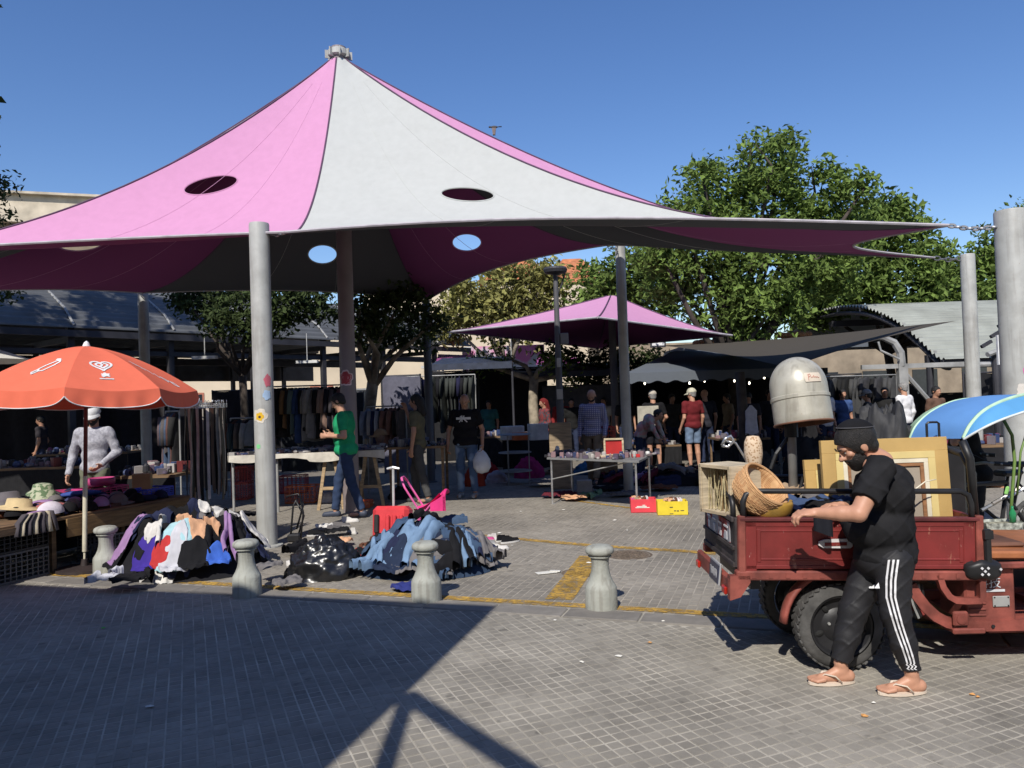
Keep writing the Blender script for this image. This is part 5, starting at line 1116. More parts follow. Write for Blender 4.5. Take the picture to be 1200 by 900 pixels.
# ---------------------------------------------------------------- bollards
M_boll = mat('painted_concrete', (0.36, 0.37, 0.33), 0.75, var=0.10, scale=5, bump=0.35, bscale=45, stain=0.55)
streak(M_boll, .35)
def bollard(x, y, label, tilt=0.0, s=1.0):
    q = at(x, y); t = thing('bollard', label, 'bollard', (q.x, q.y, 0), group='concrete bollards along the kerb'); t.rotation_euler = (tilt, 0, rnd.uniform(0, 6))
    mb = MB(); pr = [(0.128, -.02), (.130, .01), (.128, .165), (.122, .185), (.112, .20), (.098, .225), (.084, .26), (.074, .30), (.069, .34), (.070, .38), (.078, .415)]
    mb.lathe([(r * s, z * s) for r, z in pr], 30, wob=lambda a, j: 1 + .008 * math.sin(3 * a + j)); put('shaft', mb, M_boll, t, smooth=True, auto=50)
    mb = MB(); mb.lathe([(r * s, z * s) for r, z in [(.078, .412), (.092, .416), (.094, .425), (.086, .432), (.100, .437), (.113, .448), (.117, .468), (.110, .488), (.09, .502), (.05, .51), (.004, .512)]], 30, wob=lambda a, j: 1 + .012 * math.sin(2 * a + 1 + j * .3)); put('cap', mb, M_boll, t, smooth=True, auto=50)
    return t
bollard(125, 673, 'leftmost concrete bollard, in front of the hat table'); bollard(290, 698, 'concrete bollard just in front of the near grey pole', 0.02)
bollard(500, 704, 'concrete bollard in front of the heap of jeans'); bollard(705, 713, 'concrete bollard on the kerb nearest the red cart')

# ---------------------------------------------------------------- three-wheeled red cart
CO = Vector((1.335, 4.64, 0)); CA = R(-1.5); ce = Vector((math.cos(CA), math.sin(CA), 0)); cn = Vector((-math.sin(CA), math.cos(CA), 0))
CT = thing('cargo_tricycle', 'worn red three-wheeled cargo cart loaded with secondhand goods', 'cargo tricycle', CO, CA)
CW, CLn = 0.86, 1.42; pt = math.radians(-1.6)       # the bed dips towards the front
def cz(u, z): return z + (u - .6) * math.tan(pt)
M_red = mat('worn_red_paint', (0.21, 0.026, 0.024), 0.45, var=0.12, scale=5, bump=0.08, bscale=30, stain=0.8, rgb2=(0.14, 0.02, 0.018))
for m_ in (M_red,):
    N = m_.node_tree.nodes; L = m_.node_tree.links; b = N['Principled BSDF']; src = b.inputs['Base Color'].links[0].from_socket; tc = [n for n in N if n.type == 'TEX_COORD'][0]
    for sc2, th_, col_ in ((38, .66, (.42, .26, .22)), (11, .63, (.30, .12, .08))):
        mp = N.new('ShaderNodeMapping'); mp.inputs['Scale'].default_value = (1.6, 1, .5); nz = N.new('ShaderNodeTexNoise'); nz.inputs['Scale'].default_value = sc2; nz.inputs['Detail'].default_value = 7; nz.inputs['Roughness'].default_value = .7
        L.new(tc.outputs['Object'], mp.inputs[0]); L.new(mp.outputs[0], nz.inputs['Vector']); mr = N.new('ShaderNodeMapRange'); mr.inputs['From Min'].default_value = th_; mr.inputs['From Max'].default_value = th_ + .03; L.new(nz.outputs['Fac'], mr.inputs['Value'])
        mx = N.new('ShaderNodeMix'); mx.data_type = 'RGBA'; mx.inputs['B'].default_value = (*col_, 1); L.new(mr.outputs[0], mx.inputs['Factor']); L.new(src, mx.inputs['A']); src = mx.outputs['Result']
    L.new(src, b.inputs['Base Color'])
M_red2 = mat('faded_red_paint', (0.26, 0.065, 0.048), 0.65, var=.3, scale=7, bump=.15, stain=.8)
M_blk = mat('black_metal', (.022, .022, .024), .45, .2, var=.2, scale=8, bump=.05); M_rub = mat('tyre_rubber', (.075, .073, .070), .85, var=.25, scale=12, bump=.3, bscale=60, stain=.2); M_grime = mat('grimy_dark_panel', (.05, .04, .04), .7, var=.4, scale=6, bump=.2)
def cbox(mb, u0, u1, v0, v1, z0, z1, bev=0.0):
    c = Vector(((u0 + u1) / 2, (v0 + v1) / 2, cz((u0 + u1) / 2, (z0 + z1) / 2))); mb.box(c, (u1 - u0, v1 - v0, z1 - z0), ry(-pt), bev=bev); return mb
def side(v, sg):
    o = MB(); cbox(o, .03, CLn - .03, v - .012, v + .012, .62, .90); s_ = put('side_panel', o, M_red, CT)
    vf = v - sg * .016
    for (u0, u1, z0, z1) in ((.03, .10, .60, .92), (CLn - .10, CLn - .03, .60, .92), (.03, CLn - .03, .872, .905), (.03, CLn - .03, .62, .645), (.10, .125, .66, .86), (CLn - .125, CLn - .10, .66, .86), (.12, CLn - .12, .842, .856), (.12, CLn - .12, .672, .686)):
        o = MB(); cbox(o, u0, u1, min(vf, v), max(vf, v), z0, z1, .004); put('pressed_rib', o, M_red, s_)
    o = MB(); cbox(o, -.0, CLn, v - .028, v + .028, .905, .93, .006); put('top_rim', o, mat('dark_red_rim', (.10, .02, .02), .5, var=.3), s_)
    return s_
near = side(0, 1); side(CW, -1)
o = MB(); cbox(o, -.03, CLn + .03, -.03, .035, .555, .612, .008); put('lower_rail', o, M_red2, CT); o = MB(); cbox(o, -.03, CLn + .03, CW - .035, CW + .03, .555, .612, .008); put('lower_rail', o, M_red2, CT)
o = MB(); cbox(o, .0, CLn, .0, CW, .60, .615); put('bed_floor', o, M_grime, CT)
for i in range(14): o = MB(); cbox(o, .06 + i * .1, .085 + i * .1, -.034, -.028, .57, .60); put('rail_rivet_plate', o, M_red2, CT)
o = MB(); cbox(o, CLn - .02, CLn + .015, 0, CW, .62, .93); put('front_panel', o, M_red, CT)
# corner posts, hinge post
for u in (.012, CLn - .005):
    o = MB(); cbox(o, u - .022, u + .022, -.026, .02, .60, .94, .006); put('corner_post', o, M_red2, CT)
o = MB(); o.tube([(CLn + .03, -.03, cz(1.4, .66)), (CLn + .03, -.03, cz(1.4, .86))], .022, 10); o.box((CLn + .03, -.03, cz(1.4, .83)), (.05, .05, .05)); put('hinge_post', o, M_blk, CT)
# tailgate
o = MB(); cbox(o, -.02, .012, .02, CW - .02, .62, .92, .006); tg = put('tailgate', o, M_grime, CT)
for z0, z1 in ((.62, .65), (.725, .75), (.895, .925)): o = MB(); cbox(o, -.035, -.018, .03, CW - .03, z0, z1, .003); put('tailgate_rib', o, M_grime, tg)
o = MB(); o.box((-.024, CW * .5, cz(0, .82)), (.006, .62, .13)); dc = put('printed_decal', o, checker_mat('torn_red_white_decal', (.22, .03, .03), (.30, .30, .32), 7, kind='n'), tg)
for i in range(4): o = MB(); o.box((-.03, .2 + i * .15, cz(0, .79)), (.004, .06, .05)); o.box((-.03, .2 + i * .15, cz(0, .845)), (.004, .09, .012)); put('decal_letter', o, mat('decal_white', (.6, .6, .62), .6), tg)
o = MB(); cbox(o, -.075, -.035, -.02, CW + .02, .46, .565, .01); bp_ = put('rear_bumper', o, M_red2, CT)
o = MB(); o.prism([(-.075, .455), (-.01, .475), (.05, .56), (.05, .60), (-.07, .60)], -.03, .03, Matrix(((1, 0, 0), (0, 0, -1), (0, 1, 0)))); put('bumper_bracket', o, M_red2, CT)
o = MB(); o.box((-.09, .26, .57), (.012, .26, .14), ry(.12), bev=.008); pl_ = put('licence_plate', o, mat('plate_frame', (.45, .45, .45), .5, .3), CT)
o = MB(); o.box((-.098, .26, .57), (.004, .23, .11), ry(.12)); put('plate_face', o, mat('plate_blue_black', (.03, .035, .07), .4), pl_)
o = MB()
for k_, hh_ in enumerate((.055, .05, .055, .045, .052)): o.box((-.102, .19 + k_ * .034, .57), (.003, .014, hh_)); o.box((-.102, .197 + k_ * .034, .57 + .02 * (-1) ** k_), (.003, .02, .008))
put('worn_plate_characters', o, mat('decal_white', (.4, .4, .42), .6), pl_)
for v in (.06, CW - .06): o = MB(); o.box((-.085, v, .5), (.02, .08, .05), bev=.008); put('tail_light', o, mat('red_lens', (.4, .02, .01), .2), CT)
# guard hoops
def hoop(pts, r=.017): o = MB(); o.tube(pts, r, 10); return put('guard_rail', o, M_blk, CT, smooth=True)
def hp_(v, u0=.03, u1=CLn - .04, hz=1.085):
    return [(u0, v, cz(u0, .92)), (u0, v, cz(u0, hz - .06)), (u0 + .02, v, cz(u0, hz - .02)), (u0 + .06, v, cz(u0, hz)), (.7, v, cz(.7, hz)), (u1 - .06, v, cz(u1, hz)), (u1 - .015, v, cz(u1, hz - .025)), (u1, v, cz(u1, hz - .08)), (u1, v, cz(u1, .92))]
hoop(hp_(-.005)); hoop(hp_(CW + .005))
hoop([(-.01, .08, .92), (-.01, .08, 1.02), (-.01, .12, 1.06), (-.01, CW - .12, 1.06), (-.01, CW - .08, 1.02), (-.01, CW - .08, .92)])
hoop([(CLn + .01, .05, .9), (CLn - .01, .04, 1.25), (CLn - .04, .06, 1.36)], .024); hoop([(CLn + .04, .12, .8), (CLn + .05, .12, 1.15), (CLn + .01, .16, 1.27), (CLn, .4, 1.3), (CLn + .0, .75, 1.28), (CLn + .03, .8, .9)], .02)
# latch on the near side
o = MB(); o.prism([(x * .10, z * .028) for x, z in ((-1, -.2), (-.95, .6), (-.6, 1), (.8, 1), (1, .55), (1, -.6), (.85, -1), (-.7, -.8))], 0, .014, Matrix(((1, 0, 0), (0, 0, -1), (0, 1, 0)))); la = put('latch_handle', o, mat('chipped_white_paint', (.62, .60, .60), .5, var=.1, stain=.3), near)
la.location = (.56, -.02, cz(.56, .775)); o = MB(); o.box((.56, -.036, cz(.56, .775)), (.13, .004, .02)); put('latch_slot', o, M_red, near)
# wheels
def wheel(u, v, r, wd, label=None, dual=False):
    w_ = MB(); prof = []
    for k in range(15): a = math.pi * (k / 14) - math.pi / 2; prof.append((r - .075 * (1 - math.cos(a) ** .55 if math.cos(a) > 0 else 1), wd / 2 * math.sin(a) ** 1 if True else 0))
    Mx = rx(math.pi / 2); w_.lathe([(max(.02, a), b) for a, b in prof], 48, mat=Mx, c=(u, v, r), cap=False); ty = put('tyre', w_, M_rub, CT, smooth=True)
    for k in range(36):
        a = 2 * math.pi * k / 36
        for sg in (-1, 1):
            tr_ = MB(); M3 = ry(-a + math.pi / 2); p = M3 @ Vector((0, 0, 0)); c = Vector((u + math.cos(a) * (r - .007), v + sg * wd * .27, r + math.sin(a) * (r - .007)))
            tr_.box((0, 0, 0), (.030, wd * .40, .012), ry(-a + math.pi / 2) @ rz(sg * .5), bev=.003)
            if k == 0 and sg == -1: base_me = None
            tr_.v = [tuple(Vector(p_) + c) for p_ in tr_.v]
            if k % 1 == 0: _treads.append(tr_)
    return ty
_treads = []
def build_wheel(u, v, r, wd):
    global _treads
    _treads = []; ty = wheel(u, v, r, wd); m_ = MB()
    for t_ in _treads: m_.add(t_.v, t_.f)
    tr_ = put('tread_blocks', m_, M_rub, ty); stuff(tr_)
    Mx = rx(math.pi / 2); rm = MB(); rm.lathe([(r * .66, -wd * .42), (r * .70, -wd * .46), (r * .66, -wd * .36), (r * .60, -wd * .18), (r * .40, -wd * .10), (r * .30, -wd * .22), (r * .2, -wd * .26), (.004, -wd * .27)], 40, mat=rx(math.pi / 2) @ Matrix.Scale(-1, 3, (0, 0, 1)), c=(u, v, r), cap=False); rim = put('rim', rm, M_blk, CT, smooth=True, auto=35)
    for k in range(5):
        a = 2 * math.pi * k / 5 + .4; o = MB(); o.cyl((u + math.cos(a) * r * .26, v - wd * .32, r + math.sin(a) * r * .26), (u + math.cos(a) * r * .26, v - wd * .18, r + math.sin(a) * r * .26), .009, n=6); put('wheel_nut', o, M_lsteel, rim)
        o = MB(); o.ell((u + math.cos(a + .6) * r * .5, v - wd * .14, r + math.sin(a + .6) * r * .5), (.02, .012, .03), 8, 6, ry(-a - .6 + math.pi / 2)); put('rim_slot', o, mat('rim_shade', (.008, .008, .008), .8), rim)
    return ty
build_wheel(.60, .085, .265, .13); build_wheel(.60, CW - .085, .265, .13); build_wheel(2.72, CW / 2, .25, .10)
# red mudguard arms, axle, chassis
o = MB(); o.tube([(.60 + .33 * math.cos(a), .085, .265 + .33 * math.sin(a)) for a in np.linspace(math.pi * .98, math.pi * .62, 8)], .045, 8, flat=.5); put('mudguard', o, M_red2, CT, smooth=True)
o = MB(); o.tube([(.6, .05, .265), (.6, CW - .05, .265)], .03, 10); put('axle', o, M_blk, CT)
def band(pts, hw, v0, v1, name, mt=None):      # flat bar bent in the side plane
    o = MB(); n = len(pts); vs = []
    for i, (u, z) in enumerate(pts):
        a, b = pts[max(i - 1, 0)], pts[min(i + 1, n - 1)]; d = Vector((b[0] - a[0], b[1] - a[1])).normalized(); nn = Vector((-d.y, d.x)) * hw
        vs += [(u + nn.x, v0, z + nn.y), (u - nn.x, v0, z - nn.y), (u - nn.x, v1, z - nn.y), (u + nn.x, v1, z + nn.y)]
    o.add(vs, [(4 * i + k, 4 * i + (k + 1) % 4, 4 * i + 4 + (k + 1) % 4, 4 * i + 4 + k) for i in range(n - 1) for k in range(4)] + [(0, 1, 2, 3), (4 * n - 4, 4 * n - 1, 4 * n - 2, 4 * n - 3)]); return put(name, o, mt or M_red2, CT)
for v in (.04, CW - .1): band([(1.03, .50), (1.06, .44), (1.11, .37), (1.17, .31), (1.24, .27), (1.32, .25), (1.5, .245), (2.4, .245)], .032, v, v + .045, 'chassis_rail')
for u in (1.3, 1.5, 1.7, 2.0): o = MB(); o.cyl((u, .036, .245), (u, .03, .245), .011, n=6); put('bolt', o, M_blk, CT)
for u, z in ((1.0, .5), (1.3, .225), (1.7, .225), (2.1, .225)): o = MB(); o.box((u, CW / 2, z), (.05, CW - .2, .05)); put('cross_member', o, M_red2, CT)
for u0 in (.1, .7, 1.2): o = MB(); o.box((u0, CW / 2, .53), (.06, CW - .1, .06)); put('bed_bearer', o, M_blk, CT)
o = MB(); o.box((.85, .35, .42), (.35, .25, .2), bev=.02); put('motor_housing', o, M_grime, CT)
# bracket loop below the bed, under the man's elbow side
band([(1.165, .575), (1.185, .50), (1.22, .445), (1.26, .42), (1.32, .415), (1.40, .415), (1.415, .44), (1.415, .56)], .018, -.03, .01, 'foot_bracket')
o = MB(); o.box((1.30, .02, .30), (.09, .03, .09), bev=.01); o.cyl((1.30, 0, .30), (1.30, .04, .30), .03); put('spring_shackle', o, M_red2, CT); o = MB(); o.box((1.33, -.01, .235), (.19, .03, .035), bev=.008); put('step_plate', o, M_red2, CT)
for i in range(5): o = MB(); o.tube([(1.02 + i * .02, .06, .50), (1.04 + i * .018, .05, .38 - .02 * (i % 2)), (1.07 + i * .015, .05, .30 + .01 * i)], .007, 5); put('cable', o, [M_lsteel, M_blk, mat('old_red', (.3, .05, .04))][i % 3], CT)
# battery box with lettering
o = MB(); o.box((1.50, .20, .425), (.30, .30, .33), bev=.012); bb = put('battery_box', o, M_red2, CT)
wl = mat('decal_white', (.6, .6, .62), .6)
text('box_lettering', '科技', .075, wl, bb, (1.49, .045, .50), (math.pi / 2, 0, 0)); o = MB(); o.box((1.51, .046, .455), (.15, .004, .014)); put('lettering_bar', o, wl, bb)
o = MB(); o.box((1.56, .044, .39), (.10, .006, .065), bev=.003); rp_ = put('rating_plate', o, M_lsteel, bb)
for i in range(4): o = MB(); o.ell((1.52 + .08 * (i % 2), .04, .365 + .05 * (i // 2)), .005, 6, 4); put('rivet', o, M_blk, rp_)
for i in range(3): o = MB(); o.box((1.42, .046, .31 + i * .035), (.10, .008, .012), bev=.003); put('pressed_line', o, M_red2, bb)
# black padded box by the hinge with white diamonds
o = MB(); o.grid(lambda u, v: Vector((1.42 + .11 * math.cos(u * 2 * math.pi) * (1 - abs(2 * v - 1) ** 4 * .5), -.02 + .055 * math.sin(u * 2 * math.pi) * (1 - abs(2 * v - 1) ** 4 * .5), .60 + (v - .5) * .11 + .008 * math.sin(u * 20))), 24, 10, closeu=True); pb = put('padded_cover', o, M_blk, CT, smooth=True)
for dx, dz in ((0, 0), (-.018, .018), (.018, .018), (-.018, -.018), (.018, -.018), (.09, .01)): o = MB(); o.box((1.405 + dx, -.078, .60 + dz), (.013, .004, .013), ry(.78)); put('white_diamond', o, wl, pb)
# seat board, front fork, handlebar
M_orng = mat('orange_brown_vinyl', (.36, .13, .05), .55, var=.2, scale=5, bump=.2, stain=.5)
o = MB(); o.box((1.95, .42, .655), (.98, .78, .05), ry(.03), bev=.012); put('seat_board', o, M_orng, CT); o = MB(); o.box((1.60, .46, .70), (.38, .62, .035), bev=.015); put('seat_pad', o, mat('dark_brown_vinyl', (.16, .07, .04), .6, var=.2, stain=.4), CT)
o = MB(); o.box((2.0, .02, .61), (1.0, .03, .04), bev=.008); put('seat_edge_rail', o, M_red2, CT)
o = MB(); o.box((2.05, CW / 2, .20), (1.1, .7, .02)); put('footboard', o, M_red2, CT)
o = MB(); o.tube([(2.30, .02, .21), (2.28, .02, .42), (2.33, .02, .60)], .03, 8); put('seat_strut', o, M_red2, CT)
o = MB(); o.tube([(2.72, CW / 2 - .08, .25), (2.62, CW / 2 - .08, .7), (2.55, CW / 2, 1.0)], .022, 8); o.tube([(2.5, .1, 1.05), (2.58, CW / 2, 1.0), (2.5, CW - .1, 1.05)], .016, 8); put('front_fork', o, M_blk, CT)

# ---------------------------------------------------------------- cart load
def cl(u, v, z=0): return CO + ce * u + cn * v + Vector((0, 0, z))
M_pale = wood((.52, .42, .28)); M_ply = wood((.58, .49, .35))
# crate of sticks
t = thing('wooden_crate', 'pale wooden crate with one open side full of sticks, on the cart tail', 'crate', cl(.035, .30, .93), R(24)); sz = (.24, .26, .31)
for (c, s) in (((0, 0, .008), (.24, .30, .016)), ((0, 0, .305), (.24, .30, .014)), ((0, .144, .155), (.24, .012, .29)), ((.115, 0, .155), (.012, .276, .29))): o = MB(); o.box(c, s, bev=.002); put('crate_board', o, M_ply, t)
o = MB(); o.box((0, -.145, .155), (.24, .012, .29), bev=.002); put('crate_board', o, M_ply, t)
for c, s in (((-.122, -.143, .155), (.012, .024, .31)), ((-.122, .143, .155), (.012, .024, .31)), ((-.122, 0, .01), (.012, .3, .022)), ((-.122, 0, .30), (.012, .3, .022))): o = MB(); o.box(c, s, bev=.002); put('frame_strip', o, M_pale, t)
for i in range(30): o = MB(); y0 = rnd.uniform(-.12, .12); x0 = rnd.uniform(-.10, -.02); o.tube([(x0, y0, .02), (x0 + rnd.uniform(-.02, .02), y0 + rnd.uniform(-.05, .05), rnd.uniform(.24, .29))], rnd.uniform(.002, .005), 5); put('stick', o, wood((.50, .42, .24) if i % 3 else (.30, .2, .1)), t)
# basket
t = thing('wicker_basket', 'round woven basket tipped on its side beside the crate of sticks', 'basket', cl(.15, .12, 1.075)); t.rotation_euler = Vector((.50, -.52, .62)).to_track_quat('Z', 'Y').to_euler(); t.scale = (1.05,) * 3; Mb = checker_mat('woven_cane', (.42, .22, .10), (.58, .36, .18), 30)
o = MB(); pr = [(.10, -.08), (.135, -.05), (.152, .0), (.155, .06), (.150, .085), (.140, .087), (.142, .05), (.138, .0), (.12, -.045), (.09, -.07), (.004, -.072)]; o.lathe(pr, 44, wob=lambda a, j: 1 + .008 * math.sin(22 * a + (j % 2) * math.pi)); put('woven_wall', o, Mb, t, smooth=True)
for k in range(16): o = MB(); z = -.065 + k * .0095; r = .150 + .003 * math.sin(k) if z > -.03 else .120 + (z + .065) * .85; o.tube([((r + .004 + .002 * math.sin(16 * a + k * math.pi)) * math.cos(a), (r + .004 + .002 * math.sin(16 * a + k * math.pi)) * math.sin(a), z) for a in np.linspace(0, 2 * math.pi, 65)], .0026, 4, cap=False); put('cane_hoop', o, Mb, t, smooth=True)
o = MB(); o.tube([(.147 * math.cos(a), .147 * math.sin(a), .086) for a in np.linspace(0, 2 * math.pi, 45)], .009, 6, cap=False); put('basket_rim', o, Mb, t, smooth=True)
o = MB(); o.lathe([(.004, -.09), (.09, -.08), (.135, -.03), (.145, .02), (.14, .04), (.13, .02), (.12, -.02), (.004, -.07)], 30, cap=False); tag(put('bowl', o, mat('yellow_brown_glaze', (.34, .20, .04), .3, var=.2, scale=10), loc=cl(.22, .12, .985), smooth=True), 'yellow-brown bowl lying under the woven basket in the cart', 'bowl')
# yellow picture frames
def pframe(name, label, u, v, z, w_, h_, rzv, tilt, bands, inner, cat='picture frame'):
    t = thing(name, label, cat, cl(u, v, z), CA + rzv); t.rotation_euler = (tilt, 0, CA + rzv); x0 = w_ / 2; z0 = h_; zb = 0; off = 0
    for i, (bw_, mt, dp) in enumerate(bands):
        X = x0 - off; Zt = h_ - off; Zb = off
        for (c, s) in (((0, 0, Zt - bw_ / 2), (2 * X, dp, bw_)), ((0, 0, Zb + bw_ / 2), (2 * X, dp, bw_)), ((-X + bw_ / 2, 0, (Zt + Zb) / 2), (bw_, dp, Zt - Zb - 2 * bw_)), ((X - bw_ / 2, 0, (Zt + Zb) / 2), (bw_, dp, Zt - Zb - 2 * bw_))): o = MB(); o.box(c, s, bev=.002); put('frame_bar', o, mt, t)
        off += bw_
    o = MB(); o.box((0, .0, h_ / 2), (w_ - 2 * off + .01, .006, h_ - 2 * off + .01)); put('canvas', o, inner, t); return t
M_ochre = mat('ochre_frame_paint', (.50, .33, .12), .5, var=.08, scale=4, bump=.08); M_och2 = mat('light_yellow_paint', (.66, .52, .22), .5, var=.06); M_crm = mat('cream_slip', (.70, .64, .50), .6); M_brn = wood((.30, .14, .06)); M_canv = mat('bare_canvas', (.33, .28, .22), .9, var=.06, bump=.2, bscale=300)
pframe('framed_painting', 'large ochre and cream picture frame with bare canvas, standing behind the bearded man', 1.00, .22, .62, .80, .755, R(2), R(-4), ((.085, M_ochre, .035), (.045, M_och2, .045), (.028, M_crm, .038), (.022, M_brn, .03)), M_canv)
pframe('framed_painting', 'second ochre picture frame partly hidden behind the bearded man', .76, .40, .62, .40, .62, R(4), R(-6), ((.07, M_ochre, .03), (.03, M_och2, .04)), mat('gold_brown_print', (.42, .28, .10), .7, var=.3, scale=9))
# white lead looping over the frame
o = MB(); o.tube([cl(.95, .10, .98), cl(1.02, .09, 1.01), cl(1.10, .09, 1.07), cl(1.17, .10, 1.115), cl(1.24, .11, 1.125)], [.006, .006, .005, .004, .003], 6); tag(put('white_stick', o, M_crm, world=True, smooth=True), 'thin pale cane leaning across the bare canvas of the large frame', 'cane')
# salon hair dryer
hb = cl(.42, .50, 0); M_gal = mat('aged_pale_enamel', (.50, .48, .41), .38, .15, var=.12, scale=7, bump=.15, bscale=20, stain=.55, rgb2=(.40, .38, .31))
streak(M_gal, .3); hz0 = P(941, 497, hb.y).z; hx = P(941, 470, hb.y).x; t = thing('hood_hair_dryer', 'old domed salon hair dryer on a pole, standing in the cart', 'hair dryer', (hx, hb.y, .62)); zz0 = hz0 - .62
tl_ = rx(R(-9)) @ ry(R(-3)); r_ = .188
prof = [(r_ * .97, 0), (r_, .012), (r_ * 1.0, .05), (r_ * .99, .16), (r_ * 1.02, .165), (r_ * 1.02, .185), (r_ * .985, .19), (r_ * .985, .24)] + [(r_ * .985 * math.cos(a), .25 + .205 * math.sin(a)) for a in np.linspace(.05, math.pi / 2 - .03, 12)]
o = MB(); o.lathe(prof, 48, mat=tl_, c=(0, 0, zz0), cap=False); hd = put('dome', o, M_gal, t, smooth=True, auto=40)
o = MB(); o.lathe([(r_ * .97, .0), (r_ * .90, .01), (r_ * .86, .08), (r_ * .7, .16), (.004, .2)], 40, mat=tl_, c=(0, 0, zz0), cap=False); put('lining', o, mat('rusty_brown_lining', (.16, .07, .04), .8, var=.3), hd, smooth=True)
o = MB(); o.tube([tuple(tl_ @ Vector((r_ * 1.0 * math.cos(a), r_ * math.sin(a), .004)) + Vector((0, 0, zz0))) for a in np.linspace(0, 2 * math.pi, 49)], .007, 6, cap=False); put('lip', o, mat('rusty_brown_lining', (.16, .07, .04), .8, var=.3), hd, smooth=True)
def ondome(x, z): a = math.asin(max(-1, min(1, x / r_))); zc = z - .25; k_ = math.sqrt(max(.05, 1 - (max(0, zc) / .205) ** 2)); return tl_ @ Vector((r_ * k_ * math.sin(a), -r_ * .99 * k_ * math.cos(a), z)) + Vector((0, 0, zz0))
def ov(u, v, f=0): x = .035 + (u - .5) * .115; z = .285 + (v - .5) * .062; p = ondome(x, z); return p + (p - Vector((0, 0, p.z))).normalized() * (.004 + f)
o = MB(); o.grid(lambda u, v: ov(.5 + (u - .5) * (1 - .10 * abs(2 * v - 1) ** 3), v), 16, 6); bd = put('name_badge', o, mat('cream_badge', (.60, .52, .42), .5, var=.08), hd, smooth=True)
o = MB()
for ln in ([(.22, .15), (.25, .8)], [(.20, .75), (.33, .85), (.36, .62), (.24, .5)], [(.36, .42)] + [(.38 + .05 * k_, .42 + (.10 if k_ % 2 else 0) * (2.4 if k_ == 3 else 1)) for k_ in range(9)] + [(.84, .40)]): o.tube([ov(a_, b_, .002) for a_, b_ in ln], .0016, 5)
put('badge_script', o, mat('faded_red_ink', (.5, .12, .08), .6), bd)
o = MB(); o.tube([(0, .10, .0), (0, .10, zz0 + .02), (0, .06, zz0 + .08)], [.03, .03, .03], 14); o.v = [(a - .05, b, c) for a, b, c in o.v]; put('pole', o, M_lsteel, t, smooth=True)
o = MB(); o.tube([(-.05, .1, zz0 - .09), (-.05, .1, zz0 + .03)], .045, 12); o.tube([(-.05, .1, zz0 - .06), (-.16, .1, zz0 - .20), (-.20, .1, zz0 - .3)], .014, 6); put('collar', o, M_blk, t)
# wire and folding-chair tangle behind the man's head
t = thing('folding_chair', 'folded black metal chair leaning in the cart beside the hair dryer pole', 'chair', cl(.62, .5, .62), CA)
for dx in (-.02, .22):
    o = MB(); o.tube([(dx - .28, 0, .02), (dx - .05, 0, .32), (dx + .06, 0, .62)], .012, 8); put('leg', o, M_blk, t); o = MB(); o.tube([(dx + .05, .03, .02), (dx - .08, .03, .30), (dx - .02, .03, .5)], .012, 8); put('leg', o, M_blk, t)
for i in range(6): o = MB(); o.tube([(-.18 + i * .045, 0, .1 + i * .07), (.04 + i * .045, 0, .1 + i * .07)], .008, 6); put('slat', o, M_blk, t)
# golden ornament behind the crate
t = thing('mannequin_leg', 'speckled gold ornamental vase standing behind the crate of sticks', 'vase', cl(.28, .62, .62)); zt_ = P(905, 510, 5.3).z - .62
o = MB(); o.lathe([(.05, 0), (.045, zt_ - .26), (.035, zt_ - .24), (.05, zt_ - .2), (.062, zt_ - .12), (.058, zt_ - .04), (.04, zt_), (.004, zt_ + .005)], 20); t.name = 'ornamental_vase'; put('body', o, checker_mat('gold_speckle', (.36, .22, .12), (.62, .48, .34), 60, kind='blot'), t, smooth=True)
o = MB(); p0 = cl(.15, .55, 1.0); o.tube([P(851, 517, 5.3), P(862, 519, 5.3), P(872, 535, 5.3), p0 + Vector((.2, 0, -.05))], .008, 6); o.tube([P(846, 522, 5.3), P(850, 514, 5.3), P(856, 511, 5.3), P(860, 517, 5.3), P(853, 524, 5.3), P(846, 522, 5.3)], .012, 6); tag(put('shower_tap', o, metal((.7, .7, .7), .2), world=True, smooth=True), 'chrome tap fitting sticking up behind the crate of sticks', 'tap')
# dark tarpaulin heap beyond the cart
from mathutils import noise as NZ
def lump(name, label, cat, c, rx_, ry_, h_, mt, seed, amp=.12, fr=3.0, grp=None, parent=None, nu=40, nv=16):
    o = MB()
    def fn(u, v):
        a = u * 2 * math.pi; ph = v * math.pi / 2; d = Vector((math.cos(a) * math.cos(ph), math.sin(a) * math.cos(ph), math.sin(ph)))
        n_ = NZ.noise(d * fr + Vector((seed, 0, 0))) + .5 * (1 - 2 * abs(NZ.noise(d * fr * 2.3 + Vector((0, seed, 0))))); k_ = 1 + amp * n_
        return Vector((d.x * rx_ * k_, d.y * ry_ * k_, max(0, d.z) * h_ * k_))
    o.grid(fn, nu, nv, closeu=True)
    ob = put(name, o, mt, loc=c, smooth=True); tag(ob, label, cat, grp); return ob
M_tarp = mat('black_tarpaulin', (.028, .028, .03), .7, var=.2, bump=.3, bscale=15, scale=4)
b_ = lump('tarpaulin_heap', 'dark grey tarpaulin heap on a trolley behind the bearded man', 'tarpaulin', cl(1.62, 1.65, 0), .36, .40, 1.52, M_tarp, 3.1, .16, 3.5, nu=64, nv=30)
